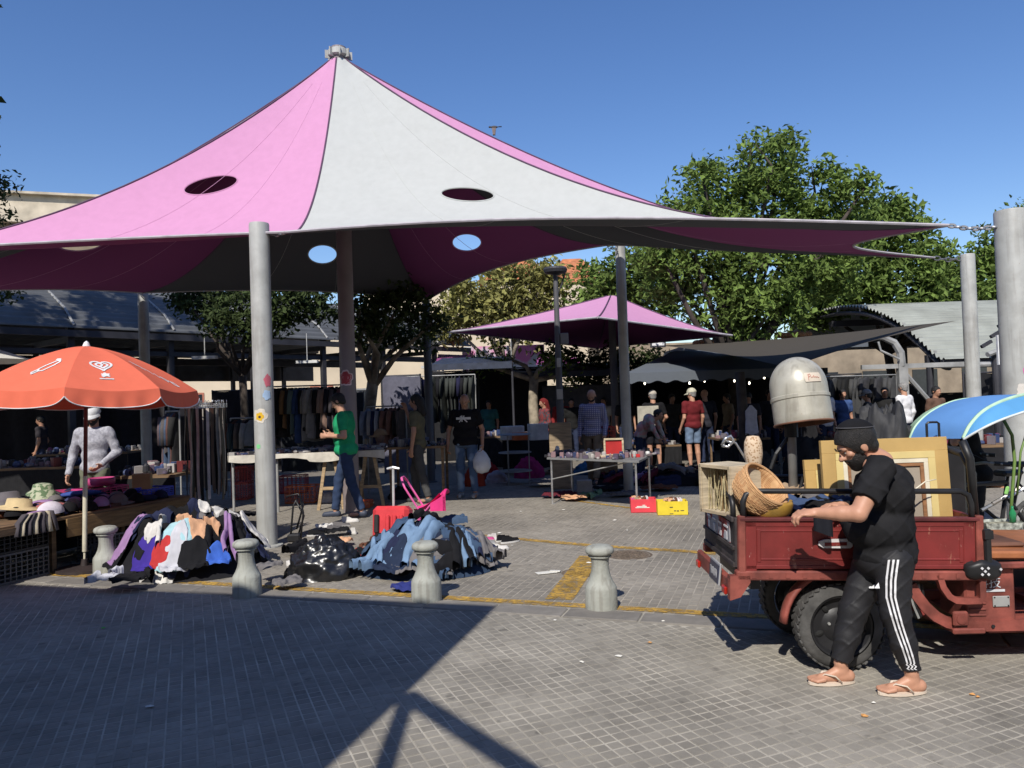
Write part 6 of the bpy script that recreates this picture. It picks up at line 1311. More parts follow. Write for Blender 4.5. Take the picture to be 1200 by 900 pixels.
# ---------------------------------------------------------------- blue beach tent beyond the cart
BT = thing('beach_tent', 'open blue pop-up beach tent with pale green piping propped on the load behind the frame', 'beach tent', P(1140, 600, 5.9)); BT.location.z = 0
M_bt = canopy_fabric('blue_tent_cloth', (.13, .30, .62), .10); M_bt2 = canopy_fabric('lighter_blue_tent_cloth', (.12, .36, .66), .10); M_grn = mat('pale_green_piping', (.50, .72, .50), .6)
def crv(pts):
    pr = smooth_prof([(p.x, p.y) for p in pts], 8); zz_ = smooth_prof([(p.z, 0) for p in pts], 8); return [Vector((a.x, a.y, b.x)) for a, b in zip(pr, zz_)]
def mk(pxs, Ys): return crv([P(x, y, Y) for (x, y), Y in zip(pxs, Ys)])
A0 = mk([(1066, 514), (1074, 498), (1092, 482), (1118, 470), (1146, 467), (1180, 470)], [6.0, 6.0, 6.1, 6.3, 6.6, 7.2])
A1 = mk([(1129, 514), (1138, 497), (1154, 481), (1178, 469), (1206, 462), (1240, 460)], [5.5, 5.5, 5.55, 5.7, 6.0, 6.5])
A2 = mk([(1129, 515), (1146, 505), (1166, 495), (1190, 486), (1216, 479), (1250, 478)], [5.48, 5.42, 5.4, 5.5, 5.7, 6.0])
Am = mk([(1058, 516), (1064, 502), (1082, 489), (1110, 480), (1146, 478), (1180, 482)], [6.6, 6.7, 6.8, 7.0, 7.2, 7.6])
def loft(a, b, nv=8, bulge=.05):
    n = len(a); o = MB()
    def fn(u, v): i = min(int(round(u * (n - 1))), n - 1); p = a[i].lerp(b[i], v); p.z += bulge * math.sin(math.pi * v) * math.sin(math.pi * min(1, u * 1.1)); return p
    o.grid(fn, n - 1, nv); return o
put('tent_panel', loft(A0, A1, 8, .03), M_bt, BT, world=True, smooth=True); put('tent_panel', loft(A1, A2, 6, .02), M_bt2, BT, world=True, smooth=True); put('tent_panel', loft(Am, A0, 6, .03), mat('pale_green_cloth', (.42, .62, .42), .7), BT, world=True, smooth=True)
for c in (A0, A1, A2): o = MB(); o.tube(c, .016 if c is A1 else .009, 6); put('piping', o, M_grn if c is not A2 else mat('white_piping', (.7, .75, .75), .6), BT, world=True, smooth=True)
o = MB(); o.tube([P(1176, 492, 5.9), P(1186, 510, 5.9), P(1189, 540, 5.9), P(1186, 580, 5.9), P(1183, 620, 5.9)], .012, 6); o.tube([P(1205, 500, 5.9), P(1196, 530, 5.9), P(1192, 580, 5.9)], .008, 6); put('tent_rod', o, mat('green_fibre_rod', (.15, .25, .06), .5), BT, world=True, smooth=True)
o = MB(); o.box((P(1180, 575, 5.9)), (.03, .02, .07), ry(.3), bev=.01); put('rod_clip', o, mat('lime_plastic', (.25, .55, .15), .5), BT, world=True)
# suitcase handle
q = P(1098, 512, 5.6); t = thing('trolley_suitcase', 'black suitcase with raised telescopic handle, showing above the ochre frame', 'suitcase', (q.x, 5.65, 0)); o = MB(); o.box((0, 0, .95), (.36, .22, .60), bev=.03); put('case', o, M_blk, t); hz_ = P(1098, 495, 5.6).z
o = MB(); o.tube([(-.045, 0, 1.2), (-.045, 0, hz_ - .01), (-.03, 0, hz_), (.03, 0, hz_), (.045, 0, hz_ - .01), (.045, 0, 1.2)], .009, 6); put('handle', o, M_blk, t)
o = MB(); o.box((0, 0, .33), (.5, .4, .62), bev=.02); tag(put('stacked_carton', o, mat('brown_carton', (.25, .17, .10), .9), loc=(q.x, 5.7, 0)), 'brown carton under the black suitcase behind the cart', 'carton')
# ---------------------------------------------------------------- bicycle at the right edge
def bicycle(loc, a, label):
    t = thing('bicycle', label, 'bicycle', loc, a)
    for x in (-.5, .55):
        o = MB(); o.tube([(x + .33 * math.cos(k * math.pi / 16), 0, .35 + .33 * math.sin(k * math.pi / 16)) for k in range(33)], .02, 8, cap=False); wh = put('wheel', o, M_rub, t, smooth=True)
        for k in range(12): o = MB(); an_ = k * math.pi / 6; o.tube([(x, .02 * (-1) ** k, .35), (x + .31 * math.cos(an_), 0, .35 + .31 * math.sin(an_))], .002, 3); put('spoke', o, M_lsteel, wh)
    fr = [((-.5, 0, .35), (-.05, 0, .32)), ((-.05, 0, .32), (-.18, 0, .85)), ((-.18, 0, .85), (.38, 0, .86)), ((-.05, 0, .32), (.42, 0, .76)), ((-.5, 0, .35), (-.15, 0, .75)), ((.38, 0, .9), (.55, 0, .35))]
    o = MB()
    for p, q_ in fr: o.tube([p, q_], .017, 8)
    put('frame', o, M_blk, t); o = MB(); o.box((-.2, 0, .93), (.24, .13, .05), bev=.02); o.cyl((-.18, 0, .84), (-.2, 0, .92), .012); put('saddle', o, M_blk, t)
    o = MB(); o.tube([(.25, -.30, 1.05), (.33, -.2, 1.06), (.37, 0, 1.02), (.33, .2, 1.06), (.25, .30, 1.05)], .012, 8); o.cyl((.38, 0, .88), (.37, 0, 1.03), .014); put('handlebar', o, M_lsteel, t)
    for s_ in (-1, 1): o = MB(); o.tube([(.20, s_ * .32, 1.045), (.29, s_ * .26, 1.055)], .018, 8); put('grip', o, M_blk, t); 
    o = MB(); o.tube([(.30, -.24, 1.06), (.45, -.1, 1.15), (.47, 0, .9)], .004, 4); o.tube([(.30, .24, 1.06), (.48, .1, 1.18), (.45, 0, .85)], .004, 4); put('brake_cable', o, M_blk, t)
    o = MB(); o.lathe([(.07, -.006), (.075, 0), (.07, .006)], 20, mat=rx(math.pi / 2), c=(-.05, -.04, .32)); o.tube([(-.05, -.05, .32), (.05, -.06, .2)], .01, 6); put('crank', o, M_lsteel, t); return t
bicycle((4.05, 6.55, 0), R(200), 'black bicycle with silver handlebar nearest the thickest pole'); bicycle((4.6, 7.3, 0), R(175), 'black bicycle standing behind the front one at the right edge')
lump('rubbish_bag', 'black rubbish bag piled against the bicycles at the right edge', 'bag', P(1168, 650, 6.0).xy.to_3d(), .30, .25, .42, M_tarp, 7.7, .2, 4)
q = P(1171, 625, 5.7); t = thing('plastic_tub', 'clear plastic food tub full of scraps on the load behind the cart', 'tub', (q.x, q.y, q.z)); o = MB(); o.grid(lambda u, v: Vector(((.12 + .02 * v) * max(-1, min(1, 1.3 * math.cos(u * 6.283))), (.08 + .015 * v) * max(-1, min(1, 1.3 * math.sin(u * 6.283))), .09 * v)), 28, 3, closeu=True); put('tub_wall', o, mat('clear_plastic', (.5, .52, .46), .15, var=.4, scale=30), t)
o = MB(); o.box((0, 0, .045), (.2, .13, .06)); put('contents', o, mat('food_scraps', (.4, .38, .28), .7, var=.5, scale=25), t)
o = MB(); o.box((q.x, q.y, q.z / 2 - .005), (.5, .4, q.z - .01), bev=.01); tag(put('stacked_box', o, mat('grey_bin', (.06, .06, .06), .7), world=True), 'dark box under the clear tub behind the cart seat', 'box')
o = MB(); o.lathe([(.022, 0), (.024, .07), (.009, .10), (.009, .12), (.003, .12)], 14); tag(put('green_bottle', o, mat('green_glass', (.03, .25, .10), .1), loc=P(1187, 612, 5.7), smooth=True), 'green glass bottle beside the clear tub', 'bottle')
for i, (x, y, c_) in enumerate(((1150, 598, (.4, .4, .4)), (1163, 590, (.55, .5, .45)), (1180, 583, (.5, .52, .55)))): o = MB(); a_ = P(x, y, 6.0); o.tube([a_, a_ + Vector((.12, .02, .05)), a_ + Vector((.22, 0, .12))], .014, 6); tag(put('metal_bar', o, metal(c_, .4), world=True), ['short grey bar lying low among the bicycle parts', 'pale bar crossing the bicycle handlebar', 'steel bar uppermost among the bicycle parts'][i], 'bar')

# ---------------------------------------------------------------- cloth: heaps and single garments
def heapfn(c, rx_, ry_, h_, rot, seed, pw=1.3):
    cr, sr = math.cos(rot), math.sin(rot)
    def f(x, y):
        dx, dy = x - c[0], y - c[1]; u = (dx * cr + dy * sr) / rx_; v = (-dx * sr + dy * cr) / ry_; d = u * u + v * v
        b = max(0, 1 - d ** 1.35) * h_ if d < 1 else 0; return max(0, b * (1 + .45 * NZ.noise(Vector((x * 2.6, y * 2.6, seed))) + .22 * NZ.noise(Vector((x * 6.5, y * 6.5, seed))))) 
    return f
def wfold(x, y, a=1.0): return a * (.022 * (1 - 2 * abs(NZ.noise(Vector((x * 5, y * 7, 1.3))))) + .014 * (1 - 2 * abs(NZ.noise(Vector((x * 13, y * 9, 4.1))))))
def strip(mb, path, wd, f, lift, seed, th=.05):
    n = 22; pts = []
    for i in range(n + 1):
        t = i / n * (len(path) - 1); k_ = min(int(t), len(path) - 2); fr = t - k_; pts.append(Vector(path[k_]).lerp(Vector(path[k_ + 1]), fr))
    vs = []; m_ = 10
    for i, p in enumerate(pts):
        d = (pts[min(i + 1, n)] - pts[max(i - 1, 0)]).normalized(); s = Vector((-d.y, d.x)); w_ = wd * (1 + .25 * NZ.noise(Vector((i * .3, seed, 0))))
        for k in range(m_ + 1):
            a = math.pi * k / m_; x = p.x + s.x * w_ / 2 * math.cos(a); y = p.y + s.y * w_ / 2 * math.cos(a); nn = NZ.noise(Vector((x * 14, y * 14, seed))) ; n2 = 1 - abs(NZ.noise(Vector((x * 24, y * 9, seed + 5)))) * 2
            vs.append((x, y, f(x, y) + wfold(x, y) + lift + th * math.sin(a) ** .6 * (.75 + .25 * nn + .3 * n2) - (.03 if k in (0, m_) else 0)))
    mb.add(vs, [(i * (m_ + 1) + k, i * (m_ + 1) + k + 1, (i + 1) * (m_ + 1) + k + 1, (i + 1) * (m_ + 1) + k) for i in range(n) for k in range(m_)])
def sheet(mb, c, L, Wd, ang, f, lift, seed, amp=.05):
    nu, nv = 26, 20; ca, sa = math.cos(ang), math.sin(ang); vs = []
    for j in range(nv + 1):
        for i in range(nu + 1):
            u, v = 2 * i / nu - 1, 2 * j / nv - 1; k_ = 1 - .22 * (u * v) ** 2 * 1.5; ex = 1 + .22 * NZ.noise(Vector((u * 1.7, v * 1.7, seed))); lx, ly = L / 2 * u * k_ * ex, Wd / 2 * v * k_ * ex * (1 + .15 * math.sin(3 * u + seed))
            x, y = c[0] + lx * ca - ly * sa, c[1] + lx * sa + ly * ca; r1 = 1 - 2 * abs(NZ.noise(Vector((lx * 5 + seed, ly * 9, seed)))); r2 = 1 - 2 * abs(NZ.noise(Vector((lx * 17, ly * 13 + seed, 2.0)))); eg = max(abs(u), abs(v))
            vs.append((x, y, f(x, y) + wfold(x, y) + lift + amp * .22 * r1 + amp * .16 * r2 + .004 * math.sin(lx * 90 * r1) - (.03 if eg > .99 else 0)))
    wd_ = nu + 1; mb.add(vs, [(j * wd_ + i, j * wd_ + i + 1, (j + 1) * wd_ + i + 1, (j + 1) * wd_ + i) for j in range(nv) for i in range(nu)])
def garment(kind, c, ang, size, f, lift, rgb, seed, name, label, group, mt=None, parent=None):
    mb = MB(); d = Vector((math.cos(ang), math.sin(ang))); s = Vector((-d.y, d.x)); c2 = Vector(c)
    if kind == 'sheet': sheet(mb, c, size, size * .7, ang, f, lift, seed)
    elif kind == 'trousers':
        for sg in (-1, 1): strip(mb, [c2 - d * size * .5 + s * sg * .06 * size, c2 + s * sg * .09 * size, c2 + d * size * .35 + s * sg * (.16 + .1 * NZ.noise(Vector((seed, sg, 0)))) * size, c2 + d * size * .6 + s * sg * (.15 + .3 * NZ.noise(Vector((seed, sg, 3)))) * size], .165 * size, f, lift, seed + sg, .06)
    elif kind == 'shirt':
        sheet(mb, c, size * .6, size * .5, ang, f, lift, seed)
        for sg in (-1, 1): strip(mb, [c2 + d * .2 * size + s * sg * .15 * size, c2 + d * .25 * size + s * sg * .38 * size, c2 + d * (.25 + .25 * NZ.noise(Vector((seed, sg, 1)))) * size + s * sg * .58 * size], .15 * size, f, lift + .005, seed + sg)
    a = np.array(mb.v); low = a[:, 2].min()
    if low < .004: mb.v = [(x, y, max(z, .004 + .001 * ((i * 7) % 5))) for i, (x, y, z) in enumerate(mb.v)]
    o = put(name, mb, mt or fab(rgb), world=True, smooth=True); tag(o, label, 'clothing', group); return o
CNAME = {(.012, .012, .014): 'black', (.02, .025, .06): 'navy', (.5, .5, .54): 'pale grey', (.35, .55, .60): 'pale aqua', (.60, .34, .20): 'peach', (.45, .04, .04): 'red', (.05, .13, .5): 'bright blue', (.05, .03, .25): 'deep blue', (.16, .15, .15): 'dark grey', (.6, .58, .55): 'off-white', (.30, .18, .35): 'lilac', (.16, .25, .38): 'light denim', (.05, .085, .15): 'mid denim', (.02, .03, .06): 'dark denim', (.12, .05, .03): 'brown', (.35, .25, .16): 'tan', (.12, .02, .03): 'maroon', (.16, .28, .20): 'sage green', (.55, .10, .25): 'pink', (.03, .20, .45): 'blue'}
def heap(place, c, rx_, ry_, h_, rot, seed, cols, n, gsize=(.35, .6), kinds=('sheet', 'shirt', 'trousers'), base=(.015, .015, .018), basename='clothes_heap'):
    f = heapfn(c, rx_, ry_, h_, rot, seed); mb = MB()
    mb.grid(lambda u, v: (lambda x, y: Vector((x, y, max(.003, f(x, y) - .02))))(c[0] + rx_ * v * math.cos(u * 6.2832) * math.cos(rot) - ry_ * v * math.sin(u * 6.2832) * math.sin(rot), c[1] + rx_ * v * math.cos(u * 6.2832) * math.sin(rot) + ry_ * v * math.sin(u * 6.2832) * math.cos(rot)), 48, 20, closeu=True)
    b = put(basename, mb, fab(base), world=True, smooth=True); tag(b, 'tangled dark bulk of the %s' % place, 'heap of clothes'); rr = random.Random(int(seed * 100))
    for i in range(n):
        a = rr.uniform(0, 6.283); q = rr.uniform(.05, .92) ** .5; u, v = q * math.cos(a) * rx_, q * math.sin(a) * ry_; x = c[0] + u * math.cos(rot) - v * math.sin(rot); y = c[1] + u * math.sin(rot) + v * math.cos(rot)
        col = rr.choice(cols); k_ = rr.choice(kinds); nm = CNAME.get(col, 'coloured')
        garment(k_, (x, y), rr.uniform(0, 6.28), rr.uniform(*gsize), f, .012 + .0035 * i, col, seed + i * 1.37, 'crumpled_garment', 'crumpled %s garment in the %s' % (nm, place), '%s garments in the %s' % (nm, place))
    return f
BK, NV, PG, AQ, PC, RD, BB, DB, DG, OW, LL_, LD, MD, DD, BR, TN, MR, SG_, PK, BL = list(CNAME)
c1_ = at(222, 668); f1 = heap('big heap beside the near grey pole', (c1_.x - .02, c1_.y + .10), .84, .70, .50, -.25, 1.7, [BK, BK, BK, NV, DG, BK, DG, LL_, NV, OW], 34)
def placed(f, lst, place):
    for i, (x, y, kind, sz, ang, col, lab, lift) in enumerate(lst):
        # march down the view ray until the heap is met
        o_ = Vector((0, 0, H)); d = (P(x, y, 5) - o_).normalized(); t_ = 4.5
        while t_ < 16:
            p = o_ + d * t_
            if p.z <= f(p.x, p.y) + .03: break
            t_ += .02
        garment(kind, (p.x, p.y), ang, sz, f, lift + .05 + .004 * i, col, i * 3.3 + x * .01, 'garment', lab, None)
placed(f1, [(207, 640, 'sheet', .42, .9, AQ, 'pale aqua cloth spread on the front of the big heap by the near pole', .07), (232, 632, 'shirt', .36, 1.9, PC, 'peach-coloured shirt high on the big heap by the near pole', .08), (205, 668, 'sheet', .36, 1.5, PG, 'pale striped shirt low on the big heap by the near pole', .08), (188, 664, 'sheet', .2, .3, RD, 'small red cloth low on the big heap by the near pole', .085), (170, 668, 'sheet', .30, -.5, DB, 'deep blue garment at the left of the big heap by the near pole', .07),
            (256, 672, 'strip' if False else 'sheet', .24, .7, BB, 'bright blue scarf low on the right of the big heap', .085), (268, 640, 'trousers', .26, -1.2, LL_, 'lilac trousers hanging down the right of the big heap', .08), (240, 612, 'sheet', .13, .1, OW, 'white cap-like cloth on top of the big heap', .08), (285, 612, 'sheet', .45, -.3, BK, 'black jacket covering the crest of the big heap', .06), (228, 676, 'sheet', .30, .3, BK, 'black cloth at the foot of the big heap', .07), (150, 690, 'sheet', .34, .2, BK, 'black skirt trailing off the left foot of the big heap', .03), (128, 690, 'strip' if False else 'shirt', .32, 2.6, PG, 'grey patterned shirt trailing past the leftmost bollard', .03),
            (300, 640, 'sheet', .3, .4, OW, 'off-white shirt between the big heap and the near pole', .06), (315, 678, 'sheet', .28, .4, DG, 'grey bag-like cloth right of the second bollard', .05), (180, 640, 'shirt', .3, .2, OW, 'cream garment with red edging on the left slope of the big heap', .075)], '')
c2_ = at(495, 672); f2 = heap('heap of jeans by the third bollard', (c2_.x + .02, c2_.y + .20), .70, .52, .32, -.15, 5.2, [DD, MD, LD, DD, DG, BK, MD, DD, NV], 38, (.28, .46), ('trousers', 'sheet', 'sheet'), base=(.03, .05, .09))
placed(f2, [(470, 645, 'sheet', .42, 3.6, LD, 'light blue jeans stretched over the left of the jeans heap', .06), (500, 640, 'trousers', .5, 4.2, LD, 'light blue jeans with folded waist on the front of the jeans heap', .08), (520, 622, 'trousers', .5, .3, MD, 'mid blue jeans folded at the top of the jeans heap', .07), (535, 640, 'trousers', .5, -1.1, BK, 'black trousers sliding off the right of the jeans heap', .06), (480, 672, 'sheet', .35, .4, DG, 'dark grey trousers behind the third bollard', .05), (440, 664, 'trousers', .4, 4.0, LD, 'pale jeans leg trailing off the left front of the jeans heap', .05), (548, 655, 'trousers', .35, -1.4, LD, 'pale denim leg trailing off the right of the jeans heap', .04)], '')
flat = lambda x, y: 0.0
def gp(x, y): q = G(x, y); return (q.x, q.y)
garment('sheet', gp(478, 692), -.15, .30, flat, .03, (.03, .04, .18), 2.2, 'garment', 'rolled royal blue cloth lying left of the third bollard', None)
garment('sheet', gp(545, 665), .5, .2, flat, .03, PG, 6.2, 'garment', 'pale grey cloth end on the paving right of the jeans heap', None); garment('trousers', gp(560, 650), -.4, .35, flat, .03, NV, 4.1, 'garment', 'navy garment on the paving at the right end of the jeans heap', None)
for i, (x, y, k_, s_, a_, col, lb) in enumerate([(380, 655, 'sheet', .32, .2, LL_, 'lilac cloth between the rubbish bag and the near pole'), (385, 648, 'sheet', .42, .1, DB, 'deep blue garment behind the shiny black bag'), (400, 640, 'sheet', .30, .5, PC, 'peach garment behind the shiny black bag'), (432, 645, 'shirt', .36, .4, BR, 'brown garment between the black bag and the suitcase'), (425, 655, 'sheet', .34, 1.2, RD, 'red garment behind the light jeans'), (448, 638, 'sheet', .3, .2, MR, 'maroon garment below the red suitcase'), (395, 628, 'sheet', .34, .1, BK, 'black item on the paving before the long table'), (380, 622, 'sheet', .24, .7, OW, 'off-white item on the paving left of the suitcase'), (345, 668, 'shirt', .3, .7, OW, 'off-white shirt left of the shiny black bag'), (338, 690, 'sheet', .28, .7, DG, 'crumpled grey bag at the foot of the near pole'), (348, 650, 'trousers', .4, 1.2, BK, 'black garment by the pole, behind the black bag')]):
    garment(k_, gp(x, y), a_, s_, lambda x_, y_: .03, .03, col, 9.1 + i * 2.3, 'garment', lb, None)
# shiny black bag
t_ = lump('rubbish_bag', 'full shiny black plastic bag between the near pole and the jeans', 'bag', (gp(378, 678)[0], gp(378, 678)[1] + .12, 0), .36, .27, .36, mat('black_bin_film', (.012, .012, .013), .30, var=.2, bump=.45, bscale=10, spec=.7), 12.4, .15, 3.6, nu=72, nv=30)
# red suitcase
q = gp(461, 634); t = thing('suitcase', 'red hard suitcase with a raised silver handle behind the jeans', 'suitcase', (q[0], q[1], 0), R(-8)); M_sc = mat('coral_plastic', (.62, .05, .06), .35, var=.1, scale=6, bump=.1, bscale=20)
o = MB(); o.box((0, 0, .23), (.46, .26, .40), rx(-.15), bev=.05); sc_ = put('shell', o, M_sc, t)
for i in range(3): o = MB(); o.box((-.02 + i * .085, -.16, .22), (.05, .03, .26), rx(-.15), bev=.012); put('shell_rib', o, M_sc, sc_)
o = MB(); o.box((-.16, -.15, .24), (.06, .03, .22), rx(-.15), bev=.01); put('label_pocket', o, M_blk, t)
o = MB(); o.tube([(.0, .05, .42), (.0, .08, .88)], .016, 8); o.tube([(-.08, .08, .885), (0, .08, .90), (.08, .08, .885)], [.014, .02, .014], 8); put('pull_handle', o, mat('white_tube', (.62, .62, .6), .3, .3), t)
# pink doll stroller
q = gp(498, 628); t = thing('doll_stroller', 'bright pink toy stroller behind the jeans heap', 'stroller', (q[0], q[1] + .1, 0), R(-5)); M_pk = mat('hot_pink_cloth', (.72, .03, .20), .8, var=.1, bump=.2); M_pt = mat('pink_tube', (.70, .12, .35), .4)
o = MB(); o.grid(lambda u, v: Vector((-.12 + .34 * u, -.14 + .28 * v, .30 + .20 * u ** 2 + .05 * abs(2 * v - 1) ** 2)), 12, 8); put('seat_cloth', o, M_pk, t, smooth=True)
o = MB(); o.grid(lambda u, v: Vector((.10 + .20 * math.sin(u * 2.2), (-.16 + .32 * v), .42 + .16 * math.sin(u * 1.7) * (1 - .3 * (2 * v - 1) ** 2))), 14, 10); o.grid(lambda u, v: Vector((.10 + .20 * math.sin(u * 2.2), -.16 - .001, .32 + (.10 + .16 * math.sin(u * 1.7) * .7) * v)), 12, 4); put('hood', o, M_pk, t, smooth=True)
for sg in (-1, 1):
    o = MB(); o.tube([(.22, sg * .15, .05), (-.05, sg * .15, .34), (-.22, sg * .15, .62), (-.25, sg * .13, .68)], .013, 6); o.tube([(-.20, sg * .15, .05), (.10, sg * .15, .40)], .011, 6); put('frame_tube', o, M_pt, t)
    for x in (-.2, .22): o = MB(); o.lathe([(.05, -.015), (.055, 0), (.05, .015)], 16, mat=rx(math.pi / 2), c=(x, sg * .15, .055)); put('wheel', o, M_pt, t)
o = MB(); o.tube([(-.25, -.13, .68), (-.28, -.06, .74), (-.28, .06, .74), (-.25, .13, .68)], .016, 6); put('push_handle', o, M_pt, t)
# folded black stroller frame by the pole
q = gp(345, 640); t = thing('folded_stroller', 'folded black stroller frame leaning beside the near grey pole', 'stroller', (q[0], q[1], 0)); 
for pts in ([(-.05, 0, .05), (0, 0, .5), (.08, 0, .62), (.12, 0, .4), (.08, 0, .1)], [(-.1, .05, .6), (.05, .05, .63), (.12, .02, .5), (.02, .05, .2)], [(0, .1, .05), (.1, .1, .35), (.0, .1, .55)]): o = MB(); o.tube(pts, .012, 6); put('frame_tube', o, M_blk, t, smooth=True)
o = MB(); o.box((0, .02, .1), (.16, .12, .1), bev=.02); put('frame_base', o, M_blk, t)
# shoes
def shoe(loc, a, col, label, group=None):
    t = thing('shoe', label, 'shoe', loc, a, group); o = MB()
    def fn(u, v): an_ = u * 2 * math.pi; x = .13 * math.cos(an_); w_ = .042 + .008 * math.cos(an_); return Vector((x * (1 - .15 * v), w_ * math.sin(an_) * (1 - .55 * v), .02 + v * (.055 if x < 0 else .035) * (1 - .2 * math.cos(an_))))
    o.grid(fn, 20, 5, closeu=True); put('upper', o, fab(col), t, smooth=True); o = MB(); o.lathe([(1, 0), (1, .02)], 20, mat=Matrix(((.135, 0, 0), (0, .048, 0), (0, 0, 1)))); put('sole', o, mat('pale_sole', (.6, .58, .55), .7), t); return t
for i, (x, y, col, lb, a_) in enumerate([(598, 636, BK, 'black shoe rightmost on the paving beyond the jeans heap', .6), (590, 634, BK, 'black shoe next to the rightmost one', .9), (583, 645, OW, 'white trainer lying on its own right of the jeans heap', .2), (574, 640, OW, 'white trainer in the little shoe cluster', 1.2), (568, 635, PK, 'pink-white child shoe at the back of the shoe cluster', .4), (577, 632, OW, 'pale shoe at the back right of the shoe cluster', 2.0), (570, 648, OW, 'white box-like shoe at the front of the shoe cluster', .0), (410, 606 + 6, OW, 'white shoe on the paving by the orange crate', .1), (392, 622, DG, 'grey trainer before the long table', .8), (412, 625, OW, 'off-white trainer before the long table', 2.2), (372, 628, BK, 'black trainer beside the off-white trainer', .3), (400, 618, DG, 'dark sandal behind the trainers', .5)]):
    q = gp(x, y); shoe((q[0], q[1], 0.004), a_, col, lb)
# ---------------------------------------------------------------- hat table, parasol, crates
A_ = Vector((-5.32, 7.10, 0)); B_ = Vector((-4.22, 10.0, 0)); te = (B_ - A_).normalized(); tn = Vector((-te.y, te.x, 0)); TLn = (B_ - A_).length; tz = .60
HT = thing('market_table', 'long low plank table covered with hats and caps under the parasol', 'table', A_ + te * TLn / 2, math.atan2(te.y, te.x)); M_plank = wood((.20, .125, .065))
for i in range(9): o = MB(); o.box((0, .10 + i * .2, tz - .02), (TLn, .194, .035), bev=.003); put('plank', o, M_plank, HT)
o = MB(); o.box((.62, -.012, tz - .13), (1.75, .02, .20)); put('front_board', o, wood((.26, .16, .07)), HT); o = MB(); o.box((-1.2, -.008, tz - .06), (.9, .018, .07)); put('front_board', o, M_plank, HT)
for u in (-1.3, -.3, .6, 1.35):
    for v in (.15, 1.7): o = MB(); o.box((u, v, tz / 2 - .02), (.05, .05, tz - .04)); put('leg', o, M_plank, HT)
o = MB(); o.grid(lambda u, v: Vector((-1.45 + 2.9 * u, 1.15 + .01 * math.sin(u * 90), tz - .04 - (tz - .06) * v)), 60, 2); put('skirt_cloth', o, fab((.02, .018, .02)), HT)
def tp_(u, v, z=0.0): p = A_ + te * (TLn / 2 + u) + tn * v; return Vector((p.x, p.y, tz + z))
IM = np.eye(3)
def hat(u, v, kind, col, rot, label, group=None, z=0.0, s=1.0):
    s *= 1.12
    p = tp_(u, v, z); 
    if kind == 'cap': mb = cap_mesh((0, 0, -.035), IM, s)
    elif kind == 'bucket': mb = MB(); mb.lathe([(.165 * s, .015), (.16 * s, .03), (.105 * s, .065), (.095 * s, .13), (.07 * s, .145), (.002, .148)], 26, wob=lambda a, j: 1 + .05 * math.sin(3 * a) * (j < 2), cap=False)
    elif kind == 'straw': mb = MB(); mb.lathe([(.20 * s, .02), (.19 * s, .028), (.11 * s, .05), (.10 * s, .12), (.02, .13)], 26, wob=lambda a, j: 1 + .04 * math.sin(2 * a) * (j < 2), cap=False)
    elif kind == 'flat': mb = MB(); mb.ell((0, 0, .03), (.14 * s, .11 * s, .045), 18, 8); mb.grid(lambda u_, v_: Vector((.13 * math.sin((u_ - .5) * 2), .09 + .05 * v_, .03 - .015 * v_)), 10, 3)
    o = put('hat', mb, fab(col) if not isinstance(col, bpy.types.Material) else col, smooth=True, loc=p); o.rotation_euler = (rnd.uniform(-.12, .12), rnd.uniform(-.12, .12), rot); tag(o, label, 'hat', group); return o
M_camo = checker_mat('camouflage_cloth', (.10, .16, .08), (.40, .42, .30), 16, kind='n')
hc_ = [(DG, 'dark grey'), (BK, 'black'), (NV, 'navy'), (LL_, 'mauve'), (BR, 'brown'), (DG, 'dark grey'), (BK, 'black'), ((.05, .06, .14), 'dusky blue')]
rr = random.Random(11)
for i in range(13):
    for j in range(6):
        col, nm = rr.choice(hc_); u = -1.35 + i * .215 + rr.uniform(-.03, .03); v = .14 + j * .26 + rr.uniform(-.04, .04)
        if (i < 4 and j < 2) : continue
        hat(u, v, rr.choice(['cap', 'cap', 'cap', 'flat']), col, math.atan2(te.y, te.x) - math.pi / 2 + rr.uniform(-.9, .9), '%s hat among the rows laid out on the hat table' % nm, '%s hats on the hat table' % nm, z=rr.uniform(-.01, .05), s=.88)
hat(-.34, .14, 'cap', (.62, .58, .66), 2.4, 'white cap with lilac brim at the front edge of the hat table', None, .03, 1.15); hat(.42, 1.22, 'bucket', M_camo, 0, 'camouflage bucket hat, the upper one of the stacked pair', None, .12); hat(.36, 1.12, 'bucket', M_camo, 0, 'camouflage bucket hat, the lower one of the stacked pair', None, .05, 1.15)
hat(-.42, .50, 'straw', (.58, .46, .26), 0, 'beige sun visor hat at the left end of the hat table', None, .08, 1.05); hat(.15, 1.45, 'bucket', (.13, .12, .13), 0, 'crumpled dark grey bucket hat behind the beige visor hat', None, .05, 1.2); hat(.75, 1.0, 'flat', (.05, .09, .32), .5, 'royal blue cap package in the middle of the hat table', None, .07, 1.6); hat(-.12, .38, 'flat', (.38, .13, .13), .9, 'dusty red visor left of the white cap', None, .05, 1.3)
# gloves fanned over the table corner
for i in range(7):
    a_ = -1.2 + i * .22; p = tp_(-.62 + i * .03, .02, .05); o = MB(); d = te * math.sin(a_) * .9 - tn * math.cos(a_) * .25
    pts = [p - d * .02 + Vector((0, 0, .03)), p + d * .12 + Vector((0, 0, .03)), p + d * .22 + Vector((0, 0, -.05)), p + d * .26 - Vector((0, 0, .17)) - tn * .03]; o.tube(pts, [.03, .035, .034, .026], 8, flat=.4); tag(put('glove', o, fab((.50, .44, .33) if i % 2 else (.09, .08, .09)), world=True, smooth=True), ('cream' if i % 2 else 'dark') + ' glove in the fan hanging over the hat table corner', 'glove', ('cream' if i % 2 else 'dark') + ' gloves fanned on the hat table')
